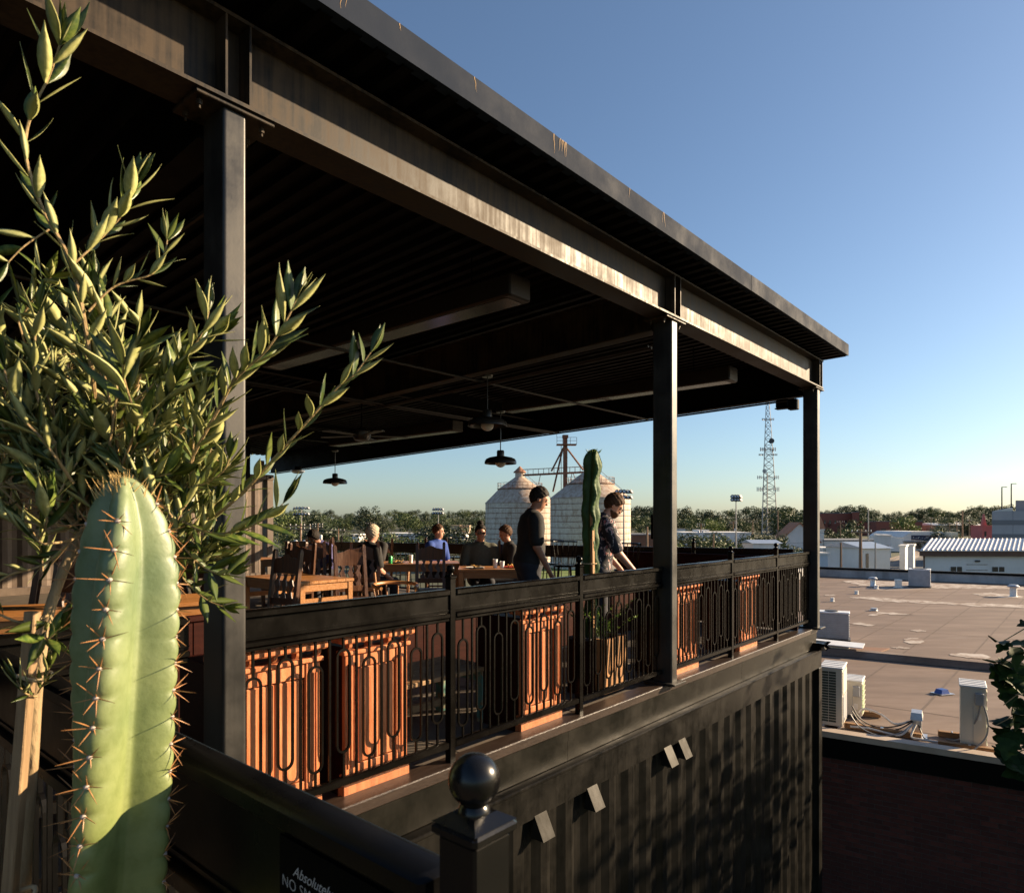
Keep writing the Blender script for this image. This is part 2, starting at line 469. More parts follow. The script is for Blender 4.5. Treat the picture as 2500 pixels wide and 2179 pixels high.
for uu in (U0, U1, U2, U3):
    cm = MB()
    # square tube with rounded corners
    x0, x1, y0, y1, rr = uu, uu + .105, WF, WF + .187, .014
    ring = []
    for cx, cy, a0 in ((x1 - rr, y0 + rr, -90), (x1 - rr, y1 - rr, 0), (x0 + rr, y1 - rr, 90), (x0 + rr, y0 + rr, 180)):
        e0, e1 = R(a0), R(a0 + 90)
        ring.append((cx + rr * math.cos(e0) + .002 * math.sin(e0), cy + rr * math.sin(e0) - .002 * math.cos(e0)))
        for k in range(7):
            a = R(a0 + 15 * k); ring.append((cx + rr * math.cos(a), cy + rr * math.sin(a)))
        ring.append((cx + rr * math.cos(e1) - .002 * math.sin(e1), cy + rr * math.sin(e1) + .002 * math.cos(e1)))
    cm.rings([[(x, y, FLOOR + .0) for x, y in ring], [(x, y, 1.738) for x, y in ring]])
    col = cm.build('column', steel_col, can, True)
    MB().cbox(uu - .055, uu + .16, WF - .055, WF + .25, FLOOR + .019, FLOOR + .037, .003).build('base_plate', steel_col, can)
    MB().cbox(uu - .12, uu + .225, WF - .02, WF + .21, 1.7395, 1.7565, .003).build('cap_plate', steel, can)
    for dx in (-.085, .19):
        for dy in (.03, .16):
            MB().lathe([(.014, 0), (.014, .022), (.007, .024), (.007, .034)][::-1] if False else [(.006, -.036), (.006, -.022), (.013, -.021), (.013, 0)], 6, (uu + dx, WF + dy, 1.7385)).build('bolt', steel, can)
    for dx in (-.004, .101):
        MB().box(uu + dx, uu + dx + .010, 2.737, 2.828, 1.7745, 2.1135).build('stiffener', steel, can)
for w, z in ((5.2, 1.56), (6.9, 1.50), (7.02, 1.50)):
    MB().tube([(-4, w, z), (9.2, w, z)], .014, 6).build('conduit', conduit_m, can)
for uu, z in ((5.50, 1.60), (5.56, 1.60), (9.18, 1.60), (1.6, 1.6)):
    MB().tube([(uu, 3.1, z), (uu, 10, z - .2), (uu, 16, z - .377)], .013, 6).build('conduit', conduit_m, can)
MB().cbox(9.30, 9.42, 3.02, 3.14, 1.50, 1.64, .008).build('junction_box', blackm, can)

MB().box(-9, 8.3, 15.60, 15.66, 1.02, 1.85).build('rear_gap_panel', blackm, can)  # dark panel added to close the bright sky gap above the tan container
MB().box(-9, -8.9, 2.9, 16.6, FLOOR, 2.1).build('left_screen', blackm, can)
# ---- hanging radiant heaters
def heater(label, u, w0, L, z):
    t = TP('radiant_heater', label, 'heater', u, w0, z, 0, 'ceiling heaters under the canopy')
    MB().cbox(-.12, .12, 0, L, 0, .17, .012).build('housing', heater_m, t)
    for k in range(2):
        a = .06 + k * (L / 2 - .02); b = a + L / 2 - .12
        ring = []
        for cx, cy, a0 in ((.09 - .03, b - .03, 0), (-.09 + .03, b - .03, 90), (-.09 + .03, a + .03, 180), (.09 - .03, a + .03, 270)):
            for q in range(4):
                an = R(a0 + 30 * q); ring.append((cx + .03 * math.cos(an), cy + .03 * math.sin(an)))
        MB().rings([[(x, y, -.003) for x, y in ring], [(x, y, .004) for x, y in ring]]).build('glass_panel', heater_in, t)
    for y in (.5, L - .5):
        MB().tube([(0, y, .17), (0, y, .48)], .006, 6).build('hanger', blackm, t)
    return t
heater('long dark heater nearest the camera under the canopy', 3.78, 3.18, 3.5, 1.625)
heater('long dark heater beside the right front column', 7.62, 3.18, 3.5, 1.625)
heater('long dark heater above the seated diners, deeper inside', 7.40, 7.5, 3.3, 1.40)
heater('long dark heater deep inside behind the olive tree', 3.55, 7.5, 3.3, 1.40)

# ---- pendant lamps
def pendant(label, p, dia, rod):
    t = thing('pendant_lamp', label, 'lamp', p, 0, 'pendant lamps under the canopy')
    r = dia / 2
    prof = [(r * .985, .0), (r, .004), (r * .985, .035), (r * .90, .062), (r * .70, .080), (r * .42, .092), (r * .24, .098)]
    inner = [(a * .97, b - .004) for a, b in reversed(prof)]
    MB().lathe(inner[:-1] + [(r * .97, .002)] + prof, 36, (0, 0, 0), False, False).build('lamp_shade', lamp_m, t, True)
    MB().lathe([(r * .235, .088), (r * .235, .155), (r * .20, .172), (r * .03, .176)], 20).build('lamp_cap', lamp_m, t, True)
    MB().tube([(0, 0, .17), (0, 0, .17 + rod)], .0065, 8).build('rod', lamp_m, t, True)
    MB().sphere((0, 0, .015), (r * .33, r * .33, r * .30), 20, 12).build('globe', bulb_m, t, True)
    MB().lathe([(.055, .17 + rod - .02), (.06, .17 + rod), ], 16).build('canopy_rose', lamp_m, t)
    return t
pendant('large bronze pendant lamp nearest the camera in the middle of the opening', at(1190, 1041, 7.0), .41, .36)
pendant('bronze pendant lamp just below and behind the large one, over the silo', at(1222, 1132, 8.6), .41, .50)
pendant('small bronze pendant lamp hanging alone against the sky on the left', at(818, 1180, 11.6), .41, .40)
pendant('bronze pendant lamp half hidden behind the olive leaves', at(150, 893, 5.9), .41, .25)

# ---- ceiling fan, camera, speaker
fan = thing('ceiling_fan', 'dark ceiling fan in the shade below the roof', 'fan', at(883, 1062, 9.6))
MB().tube([(0, 0, .1), (0, 0, .72)], .012, 8).build('rod', blackm, fan)
MB().lathe([(.03, -.09), (.10, -.07), (.13, -.01), (.12, .06), (.05, .10)], 20).build('motor', lamp_m, fan, True)
for k in range(5):
    a = 2 * PI * k / 5 + .3
    m_ = MB()
    d = Vector((math.cos(a), math.sin(a), 0)); n_ = Vector((-math.sin(a), math.cos(a), 0))
    pts = [d * .12 - n_ * .04, d * .62 - n_ * .075, d * .68, d * .62 + n_ * .075, d * .12 + n_ * .04]
    m_.rings([[q + Vector((0, 0, -.01 + .02 * q.dot(n_))) for q in pts], [q + Vector((0, 0, .0 + .02 * q.dot(n_))) for q in pts]]).build('blade', heater_m, fan)
dc = thing('dome_camera', 'small white dome fixture under the far roof beam', 'camera', at(727, 1150, 16.6))
MB().lathe([(.02, -.06), (.10, -.05), (.17, -.01), (.17, .02)], 16).build('housing', galv, dc, True)
MB().lathe([(.09, .02), (.09, .12)], 12).build('mount', blackm, dc)
fl = TP('wall_floodlight', 'black box light on the rear of the right corner column', 'light', 9.30, 3.2, 1.5)
MB().cbox(-.05, .05, -.08, .08, .03, .14, .01).build('housing', blackm, fl)
MB().cbox(-.06, .06, -.09, .09, .015, .029, .004).build('lens_frame', blackm, fl)

# ---- switch box on the second column
sw = TP('switch_box', 'narrow black switch box on the middle column', 'switch box', U2 - .001, WF + .187, -.06)
MB().cbox(.02, .08, .001, .03, -.1, .12, .005).build('cover', blackm, sw)
MB().cbox(.035, .065, .0305, .034, -.03, .05, .003).build('plate', rail_m, sw)

# ---- railings
def loop_mesh(dz, wd, mm, H, r=.0062, zt=0.0):
    """stem, stadium loop, stem; z = 0 at the upper rail, -H at the lower rail"""
    top = -(.060 if dz else .122); bot = -H + (.128 if dz else .068)
    m = MB(); q = wd / 2
    m.bar((0, 0, 0), (0, 0, top + .003), .011, .011, (0, 1, 0))
    m.bar((0, 0, bot - .003), (0, 0, -H), .011, .011, (0, 1, 0))
    path = []
    for k in range(9):
        a = PI * k / 8; path.append((q * math.cos(a), top - q + q * math.sin(a)))
    for k in range(9):
        a = PI + PI * k / 8; path.append((q * math.cos(a), bot + q + q * math.sin(a)))
    n = len(path); rs = []
    for k in range(n):
        a = Vector(path[k - 1]); b = Vector(path[(k + 1) % n]); d = (b - a).normalized(); nn = Vector((-d.y, d.x))
        pt = Vector(path[k])
        o_ = pt - nn * .0055; i_ = pt + nn * .0055
        rs.append([(o_.x, -.0055, o_.y), (i_.x, -.0055, i_.y), (i_.x, .0055, i_.y), (o_.x, .0055, o_.y)])
    rs.append(rs[0])
    m.rings(rs, True, False, False)
    return m.mesh('loop_baluster', mm)
def post_parts(par, x, y, mm, side=.045, ztop=-.335, zbot=FLOOR + .0, ball=.0255):
    p_ = MB().cbox(x - side / 2, x + side / 2, y - side / 2, y + side / 2, zbot, ztop, .003).build('post', mm, par)
    h = side * .62
    m = MB().cbox(x - h, x + h, y - h, y + h, ztop, ztop + .014, .004)
    m.rings([[(x - h * .95, y - h * .95, ztop + .014), (x + h * .95, y - h * .95, ztop + .014), (x + h * .95, y + h * .95, ztop + .014), (x - h * .95, y + h * .95, ztop + .014)],
             [(x - h * .5, y - h * .5, ztop + .023), (x + h * .5, y - h * .5, ztop + .023), (x + h * .5, y + h * .5, ztop + .023), (x - h * .5, y + h * .5, ztop + .023)]])
    m.build('post_cap', mm, p_)
    m = MB(); prof = [(ball * .62, 0), (ball * .60, .004), (ball * .50, .008)]
    cz = .008 + ball * .92
    for k in range(1, 16):
        a = R(-66 + (66 + 88) * k / 15); prof.append((ball * math.cos(a), cz + ball * math.sin(a)))
    m.lathe(prof, 28, (x, y, ztop + .023)).build('ball_finial', mm, p_, True)
    return p_
H_BAL = .705
def railing(name, label, origin, rz, L, posts, mm, board_bot=-.535, panels=None, z0=-.397, drop=0.0, group=None, spindle=True):
    """posts: list of x; panels: list of (x0,x1)"""
    t = thing(name, label, 'railing', origin, rz, group)
    hi = loop_mesh(1, .075, mm, H_BAL + (board_bot + .535) if board_bot > -.535 else H_BAL - (-.535 - board_bot), zt=0)
    lo = loop_mesh(0, .075, mm, H_BAL - (-.535 - board_bot))
    Hh = H_BAL - (-.535 - board_bot)
    br = MB().bar((0, 0, 0), (0, 0, -Hh), .011, .011, (0, 1, 0)).mesh('baluster', mm)
    for (a, b) in panels:
        MB().cbox(a, b, -.030, .030, z0 - .036, z0, .007).build('top_rail', mm, t, True)
        MB().cbox(a, b, -.012, .012, board_bot, z0 - .0365, .002).box(a, b, -.016, .016, board_bot + .012, board_bot + .02).build('rail_board', mm, t)
        MB().cbox(a, b, -.028, .028, board_bot - .030, board_bot - .0005, .006).cbox(a, b, -.018, .018, board_bot - .050, board_bot - .0305, .004).build('middle_rail', mm, t, True)
        zb = board_bot - .050 - Hh
        MB().cbox(a, b, -.020, .020, zb - .040, zb, .006).build('bottom_rail', mm, t, True)
        n = max(3, round((b - a) / .159)); p_ = (b - a) / n
        for i in range(n):
            inst('loop_baluster', hi if i % 2 else lo, t, (a + (i + .5) * p_, 0, board_bot - .050))
            if i:
                inst('baluster', br, t, (a + i * p_, 0, board_bot - .050))
    for x in posts:
        post_parts(t, x, 0, mm)
    return t
WR = 2.872
def front_rail(label, ua, posts, ub):
    xs = [ua] + posts + [ub]
    pan = []
    for i in range(len(xs) - 1):
        pan.append((xs[i] - ua + (.024 if i else .0), xs[i + 1] - ua - (.024 if i < len(xs) - 2 else .0)))
    return railing('terrace_railing', label, UV(ua, WR, 0), TH, ub - ua, [x - ua for x in posts], rail_m, panels=pan, group='front railing between the columns')
front_rail('dark metal railing with looped balusters between the left and middle columns', U1 + .108, [2.772, 4.08], U2 - .003)
front_rail('dark metal railing with looped balusters between the middle and right corner columns', U2 + .108, [6.806, 8.118], U3 - .003)
front_rail('dark looped railing left of the left column, partly behind the cactus', -1.2, [-.1], U1 - .10)

# railing beside the camera, seen from outside
near = railing('near_railing', 'black near railing with a no smoking sign board at the bottom edge', UV(.53, .545, 0), TH + PI / 2, 2.2, [], black_rail, board_bot=-.600,
               panels=[(.02, 2.26)])
np_ = TP('newel_post', 'black square post with round ball finial at the bottom centre', 'post', .53, .512)
post_parts(np_, 0, 0, post_m, side=.056, ztop=-.338, zbot=FLOOR, ball=.0285)
# lower handrail leaving that post, with a taped joint
hr = TP('stair_handrail', 'black handrail dropping away beside the ball finial post', 'handrail', .53, .512)
MB().bar((.028, -.0, -.455), (.50, -.32, -.80), .045, .035).build('handrail_bar', black_rail, hr)
m = MB(); rnd = random.Random(2); rs = []
for k in range(9):
    t_ = .015 + k * .012; base_ = Vector((.028 + t_, -.68 * t_, -.455 - .73 * t_)); rr = .034 + rnd.uniform(-.003, .003)
    rs.append([base_ + Vector((0.5 * rr * math.cos(a), rr * math.cos(a) * .75, rr * math.sin(a))) * rnd.uniform(.93, 1.05) for a in [2 * PI * q / 10 for q in range(10)]])
m.rings(rs).build('tape_wrap', mat('crumpled_clear_tape', (.55, .53, .5), .3, 0, (.4, .38, .36), 40), hr)

# far railing along the end of the terrace (falls a little with the floor)
far = TP('far_railing', 'black railing along the far end of the terrace below the silos', 'railing', 9.22, 3.0, 0, PI / 2)
def fz(x): return -.365 - .0105 * x
def slab(m, x0, x1, y0, y1, a, b):
    m.quadbox([(x0, y0, fz(x0) + a), (x1, y0, fz(x1) + a), (x1, y1, fz(x1) + a), (x0, y1, fz(x0) + a), (x0, y0, fz(x0) + b), (x1, y0, fz(x1) + b), (x1, y1, fz(x1) + b), (x0, y1, fz(x0) + b)])
FX = [0.0, 1.45, 2.9, 4.35, 5.8, 7.25, 8.7, 10.15, 11.6, 12.6]
for i in range(len(FX) - 1):
    a, b = FX[i] + .03, FX[i + 1] - .03
    m = MB(); slab(m, a, b, -.03, .03, -.04, 0); m.build('top_rail', black_rail, far)
    m = MB(); slab(m, a, b, -.012, .012, -.15, -.041); m.build('rail_board', black_rail, far)
    m = MB(); slab(m, a, b, -.028, .028, -.2, -.151); m.build('middle_rail', black_rail, far)
    m = MB(); slab(m, a, b, -.02, .02, -.96, -.92); m.build('bottom_rail', black_rail, far)
    n = 9
    for k in range(1, n):
        x = a + (b - a) * k / n
        MB().bar((x, 0, fz(x) - .2), (x, 0, fz(x) - .92), .011, .011, (0, 1, 0)).build('baluster', black_rail, far)
for x in FX[1:-1]:
    post_parts(far, x, 0, black_rail, ztop=fz(x) + .06)

# ---- the sign on the near railing
sg = TP('no_smoking_sign', 'black sign with white lettering on the near railing', 'sign', .53, .88, -.445)
sx = -.0135
MB().box(sx - .004, sx, -.26, 0, -.22, 0).build('sign_plate', mat('sign_black', (.0015, .0015, .0018), .8, spec=.05), sg)
def text_mesh(txt, size, shear, x0, z0, par, name, m_, off=0.0, space=1.0):
    cu = bpy.data.curves.new('t', 'FONT'); cu.body = txt; cu.size = size; cu.shear = shear; cu.offset = off; cu.space_character = space
    to = bpy.data.objects.new('t', cu); COL.objects.link(to)
    dg = bpy.context.evaluated_depsgraph_get(); dg.update()
    me = bpy.data.meshes.new_from_object(to.evaluated_get(dg))
    bpy.data.objects.remove(to)
    for v in me.vertices:
        x, y = v.co.x, v.co.y
        v.co = (sx - .0052, -(x0 + x), z0 + y)
    me.name = name; me.materials.clear(); me.materials.append(m_)
    o = bpy.data.objects.new(name, me); COL.objects.link(o); o.parent = par
    return o
let = mat('sign_grey_letters', (.40, .40, .41), .6)
text_mesh('Absolutely', .0215, .45, .036, -.046, sg, 'lettering', let, .0)
text_mesh('NO SMOKING', .0225, 0, .008, -.068, sg, 'lettering', let, -.0003, 1.06)
text_mesh('OR', .0225, 0, .016, -.0925, sg, 'lettering', let, -.0003, 1.06)

# ---- dark container carrying the terrace
con = TP('lower_container', 'dark corrugated shipping container under the terrace edge', 'container')
MB().cbox(-2.7, 9.50, 2.742, 2.90, -1.715, -1.690, .006).box(-2.7, 9.50, 2.762, 2.90, -1.93, -1.7155).build('top_rail', cont_m, con, True)
m = MB(); r0 = []; r1 = []
x = -2.6; per = .278
while x < 9.30:
    for dx, dy in ((0, 0), (.072, 0), (.139, .030), (.211, .030)):
        r0.append((x + dx, 2.785 + dy, -6.6)); r1.append((x + dx, 2.785 + dy, -1.931))
    x += per
m.rings([r1, r0], closed=False)
m.build('corrugated_wall', cont_m, con)
MB().cbox(9.36, 9.50, 2.752, 2.92, -6.7, -1.9305, .008).build('corner_post', cont_m, con)
MB().box(-2.7, 9.36, 2.75, 2.9, -6.75, -6.6).build('bottom_rail', cont_m, con)
MB().box(9.40, 9.49, 2.92, 5.2, -6.7, -1.69).build('end_wall', cont_m, con)
MB().cbox(9.38, 9.515, 2.735, 2.93, -1.60, -1.688, .006).build('corner_casting', cont_m, con)
def vent(u_):
    zt, zb, o_ = -1.915, -2.065, .075
    mw = .125
    v = MB()
    v.face([(u_, 2.760, zt), (u_ + mw, 2.760, zt), (u_ + mw, 2.760 - o_, zb), (u_, 2.760 - o_, zb)])
    v.face([(u_, 2.764, zt - .003), (u_, 2.764 - o_, zb), (u_ + mw, 2.764 - o_, zb), (u_ + mw, 2.764, zt - .003)])
    v.face([(u_, 2.760, zt), (u_, 2.760 - o_, zb), (u_, 2.790, zb)]); v.face([(u_ + mw, 2.760, zt), (u_ + mw, 2.790, zb), (u_ + mw, 2.760 - o_, zb)])
    v.build('vent_hood', hood_m, con)
for u_ in (3.42, 4.02, 5.16, 5.42):
    vent(u_)

# ---- tan container standing on the terrace, far left
tanm = steel_paint('tan_container_paint', (.095, .070, .054), .5, .3, (.135, .102, .080), .3)
up = TP('tan_container', 'tan corrugated shipping container at the left end of the view', 'container', 9.0, 15.75, FLOOR)
m = MB(); r0 = []; r1 = []
x = -12.0
while x < -.35:
    for dx, dy in ((0, 0), (.085, 0), (.16, .045), (.245, .045)):
        r0.append((x + dx, .03 + dy, .15)); r1.append((x + dx, .03 + dy, 2.48))
    x += .32
m.rings([r1, r0], closed=False); m.build('corrugated_wall', tanm, up)
MB().cbox(-.17, 0, 0, .17, 0, 2.46, .01).build('corner_post', tanm, up)
m = MB().cbox(-.19, .01, -.01, .18, 2.461, 2.60, .01); m.build('corner_casting', tanm, up)
MB().lathe([(.032, 0), (.032, .004)], 14, (0, 0, 0)).build('casting_hole', blackm, up, loc=(-.09, -.0155, 2.53)).rotation_euler = (PI / 2, 0, 0)
MB().box(-12, -.192, .0, .12, 2.482, 2.59).build('top_rail', tanm, up)
MB().box(-12, -.172, .0, .12, 0, .148).build('bottom_rail', tanm, up)
MB().box(-12, -.02, .13, 2.4, 2.50, 2.56).build('container_roof', tanm, up)
MB().box(-.1, -.01, .18, 2.4, .0, 2.49).build('end_wall', tanm, up)
MB().box(-.32, -.22, .05, .2, 2.61, 2.95).build('roof_prop', tanm, up)
# fire extinguisher on it
fe = TP('fire_extinguisher', 'red fire extinguisher on the tan container wall', 'extinguisher', 7.75, 15.66, -.55)
MB().lathe([(.07, 0), (.075, .02), (.075, .40), (.05, .46), (.03, .48)], 16).build('cylinder', mat('extinguisher_red', (.45, .012, .01), .3), fe, True)
MB().lathe([(.078, .2), (.078, .34)], 16).build('label_band', white_p, fe)
MB().lathe([(.03, .48), (.03, .54)], 10).build('valve', rubber, fe)
# ================================================================== FURNITURE
def booth_panel(label, u0, wd, depth=.42):
    t = TP('booth_panel', label, 'panel', u0, 2.925, FLOOR, 0, 'carved panels behind the railing')
    H = .835
    MB().box(.02, wd - .02, .022, depth, .0, H - .06).build('carcass', darkred, t)  # same wood as the front; shade on its sides is put into the colour
    MB().cbox(0, wd, -.004, .05, 0, .10, .004).cbox(.008, wd - .008, -.001, .05, .1005, .118, .004).build('plinth', terra, t)
    for x in (.012, wd - .092):
        MB().cbox(x, x + .08, 0, .03, .119, H - .10, .004).build('pilaster', terra, t)
        f = MB()
        for k in range(3):
            f.cbox(x + .012 + k * .021, x + .026 + k * .021, -.005, .002, .15, H - .15, .003)
        f.build('pilaster_fluting', terra, t)
    a, b = .094, wd - .094
    MB().box(a, b, .024, .03, .119, H - .10).build('field', terra, t)
    MB().cbox(a, b, .006, .028, .119, .16, .003).build('rail_moulding', terra, t)
    MB().cbox(a, b, .006, .028, H - .17, H - .101, .003).build('rail_moulding', terra, t)
    c = (a + b) / 2
    for x0, x1 in ((a + .005, c - .012), (c + .012, b - .005)):
        MB().cbox(x0, x1, .010, .026, .163, H - .175, .006).build('raised_panel', terra, t)
    MB().cbox(c - .010, c + .010, .004, .026, .163, H - .175, .003).build('muntin', terra, t)
    MB().cbox(-.004, wd + .004, -.012, .06, H - .098, H - .075, .004).cbox(-.022, wd + .022, -.034, .09, H - .036, H, .008).build('cornice', terra, t)
    n = max(4, int(wd / .10))
    for k in range(n):
        x = .03 + (wd - .06) * k / (n - 1)
        m = MB(); prof = [(-.012, -.066), (-.024, -.052), (-.026, -.0375), (.02, -.0375), (.02, -.066)]
        m.prism([(y, H + z) for y, z in prof], x - .009, x + .009, 'x').build('corbel', terra, t)
    return t
booth_panel('carved terracotta wood panel beside the left column', 1.40, .535)
booth_panel('second carved terracotta wood panel from the left column', 2.06, .44)
booth_panel('carved terracotta wood panel left of the cactus planter', 3.475, .465)
booth_panel('carved terracotta wood panel just right of the middle column', 5.66, .50)
booth_panel('carved terracotta wood panel farthest right behind the railing', 7.16, .50)

pt = TP('booth_partition', 'dark red boarded partition in the shade behind the railing', 'partition', 1.68, 4.55, FLOOR)
for k in range(22):
    MB().cbox(k * .34, k * .34 + .336, 0, .03, .02, .76, .004).build('board', darkred, pt)  # shade behind the railing is put into this very dark colour
MB().cbox(0, 7.48, -.02, .05, .7605, .80, .006).build('top_cap', darkred, pt)
pe = TP('end_partition', 'dark red boarded partition closing the right end of the terrace', 'partition', 9.04, 2.912, FLOOR, PI / 2)
for k in range(8):
    MB().cbox(k * .34, k * .34 + .336, 0, .03, .02, .93, .004).build('board', darkred, pe)
MB().cbox(0, 2.72, -.02, .05, .9305, .97, .006).build('top_cap', darkred, pe)

def slat_bench(label, u, w, L, D, h, rz=0.0):
    t = TP('slat_bench', label, 'bench', u, w, FLOOR, rz)
    n = int(D / .085)
    for k in range(n):
        MB().cbox(0, L, k * D / n, (k + 1) * D / n - .008, h - .03, h, .004).build('slat', wood_pl, t)
    for x in (.06, L - .06):
        for y in (.04, D - .05):
            MB().cbox(x - .03, x + .03, y - .03, y + .03, 0, h - .031, .004).build('leg', teal, t)
        MB().cbox(x - .02, x + .02, .07, D - .08, h - .11, h - .0315, .003).build('cross_rail', teal, t)
    MB().cbox(.09, L - .09, D / 2 - .02, D / 2 + .02, .12, .17, .003).build('stretcher', wood_pl, t)
    return t
slat_bench('slatted wooden bench with teal legs between the carved panels', 2.60, 3.28, .98, .52, .40)
slat_bench('low slatted bench at the far left behind the railing', 0.1, 3.3, 1.1, .5, .40)

def make_chair(loc, rz, label):
    t = thing('wooden_chair', label, 'chair', loc, rz, 'high-backed wooden chairs at the tables')
    W, D = .43, .42
    for s in (-1, 1):
        x = s * (W / 2 - .02)
        m = MB()
        m.rings([[(x - .02, -.20, 0), (x + .02, -.20, 0), (x + .02, -.155, 0), (x - .02, -.155, 0)],
                 [(x - .022, -.205, .45), (x + .022, -.205, .45), (x + .022, -.155, .45), (x - .022, -.155, .45)],
                 [(x - .022, -.29, 1.10), (x + .022, -.29, 1.10), (x + .022, -.245, 1.10), (x - .022, -.245, 1.10)],
                 [(x - .012, -.285, 1.125), (x + .012, -.285, 1.125), (x + .012, -.255, 1.125), (x - .012, -.255, 1.125)]])
        m.build('back_post', wood_ch, t)
        MB().cbox(x - .021, x + .021, .16, .202, 0, .425, .004).build('leg', wood_ch, t)
        MB().bar((x, -.17, .2), (x, .17, .2), .022, .03).build('stretcher', wood_ch, t)
    MB().cbox(-W / 2, W / 2, -.20, .215, .426, .458, .008).build('seat', wood_ch, t)
    def yb(z): return -.18 - (z - .45) * .085 / .65 * .95
    n = 9
    top = []; 
    m = MB(); rs = []
    for k in range(n):
        s = -1 + 2 * k / (n - 1); x = s * (W / 2 - .042)
        h = .05 * (1 - s * s) + .012 * math.cos(s * 6)
        y = yb(.98) - .018 * (1 - s * s)
        rs.append([(x, y - .012, .86), (x, y + .012, .86), (x, y + .012, 1.01 + h), (x, y - .012, 1.01 + h)])
    m.rings(rs).build('crest_rail', wood_ch, t)
    m = MB(); y = yb(.56); m.cbox(-(W / 2 - .042), W / 2 - .042, y - .012, y + .012, .53, .60, .003); m.build('lower_back_rail', wood_ch, t)
    for q in (-1, 0, 1):
        m = MB(); rs = []
        for k in range(9):
            z = .60 + .26 * k / 8; x = q * .105 + .012 * math.sin(k * 1.5) * (1 if q else .6); hw = .026 + .012 * math.sin(k * 1.5 + 1)
            y = yb(z)
            rs.append([(x - hw, y - .008, z), (x + hw, y - .008, z), (x + hw, y + .008, z), (x - hw, y + .008, z)])
        m.rings(rs).build('splat', wood_ch, t)
    MB().bar((-.19, .18, .17), (.19, .18, .17), .022, .03).build('stretcher', wood_ch, t)
    return t
def gp(px, Y): return Vector(((px - CX) / F * Y, Y, FLOOR))
ch0 = make_chair(gp(655, 7.15), R(150), 'high-backed wooden chair beside the near table, next to the left column')
CH = [(712, 9.3, 165, 'high-backed wooden chair behind the near table, with wavy splats'),
      (762, 10.0, 200, 'high-backed wooden chair in front of the person in the purple shirt'),
      (775, 11.8, 20, 'high-backed wooden chair at the back near the tan container'),
      (872, 8.55, 215, 'high-backed wooden chair with brightly lit post at the near table end'),
      (893, 9.75, 195, 'high-backed wooden chair holding the white-haired person'),
      (1050, 9.7, 185, 'high-backed wooden chair in front of the person in the blue shirt'),
      (1068, 13.0, 0, 'high-backed wooden chair behind the blue shirt, by the far railing'),
      (800, 12.7, 215, 'high-backed wooden chair under the person in the purple shirt'),
      (1185, 11.4, 10, 'high-backed wooden chair under the person in sunglasses'),
      (690, 9.9, 150, 'high-backed wooden chair in front of the tan container'),
      (925, 12.4, 20, 'high-backed wooden chair beyond the white-haired person'),
      (105, 5.15, 160, 'high-backed wooden chair seen through the olive leaves on the far left'),
      (180, 6.2, 200, 'high-backed wooden chair just left of the cactus tip'),
      (440, 6.5, 170, 'high-backed wooden chair between the cactus and the left column'),
      (20, 6.6, 120, 'high-backed wooden chair at the left picture edge')]
for px, Y, a, lb in CH:
    copy_thing(ch0, lb, gp(px, Y), R(a))

def table(label, loc, rz, L, Dp, h=.75):
    t = thing('wooden_table', label, 'table', loc, rz, 'wooden dining tables')
    n = 6
    for k in range(n):
        MB().cbox(-L / 2, L / 2, -Dp / 2 + k * Dp / n + .001, -Dp / 2 + (k + 1) * Dp / n - .001, h - .035, h, .003).build('top_plank', wood_tb, t)
    for s in (-1, 1):
        MB().cbox(-L / 2 + .05, L / 2 - .05, s * (Dp / 2 - .045) - .011, s * (Dp / 2 - .045) + .011, h - .13, h - .036, .003).build('apron', wood_tb, t)
        MB().cbox(s * (L / 2 - .03) - .011, s * (L / 2 - .03) + .011, -Dp / 2 + .06, Dp / 2 - .06, h - .12, h - .036, .003).build('apron', wood_tb, t)
        MB().cbox(s * (L / 2 - .03) - .011, s * (L / 2 - .03) + .011, -Dp / 2 + .075, Dp / 2 - .075, h - .26, h - .20, .003).build('end_rail', wood_tb, t)
        for q in (-1, 1):
            x = s * (L / 2 - .045); y = q * (Dp / 2 - .045)
            MB().cbox(x - .035, x + .035, y - .033, y + .033, 0, h - .0365, .004).build('leg', wood_tb, t)
    return t
# near table: its lit end faces right
table('pale wooden table with brightly lit end near the left column', Vector((-2.63, 8.25, FLOOR)), R(-40), 1.3, .74)
table('wooden table in the middle with the green can on it', gp(995, 11.2), R(8), 1.7, .8)
table('wooden table in front of the person in sunglasses', gp(1215, 9.95), R(3), 1.15, .75)
table('wooden table at the far left behind the olive tree', gp(15, 5.15), R(25), 1.0, .8)
table('wooden table between the cactus and the left column', gp(430, 5.95), R(35), .95, .75)
table('wooden table at the back beside the tan container', gp(720, 12.6), R(20), 1.2, .8)

# captain's chair with spindles
cc = thing('captains_chair', 'low spindle-back armchair of honey wood in front of the green can table', 'chair', gp(966, 7.75), R(200))
MB().cbox(-.23, .23, -.21, .22, .41, .45, .012).build('seat', wood_tb, cc)
for x, y in ((-.19, -.17), (.19, -.17), (-.19, .18), (.19, .18)):
    MB().tube([(x * 1.1, y * 1.1, 0), (x, y, .41)], [.016, .022], 8).build('leg', wood_tb, cc, True)
pts = [Vector((.25 * math.cos(a), -.02 + -.22 * math.sin(a) if math.sin(a) > 0 else -.02 - .30 * math.sin(a), .69)) for a in [R(-40 + 260 * k / 16) for k in range(17)]]
MB().tube([(p.x, p.y, .68 + .03 * math.sin(PI * i / 16)) for i, p in enumerate(pts)], .021, 8).build('arm_bow', wood_tb, cc, True)
for i in range(1, 16, 2):
    p = pts[i]; MB().tube([(p.x * .85, p.y * .85, .45), (p.x, p.y, .68)], .009, 6).build('spindle', wood_tb, cc, True)
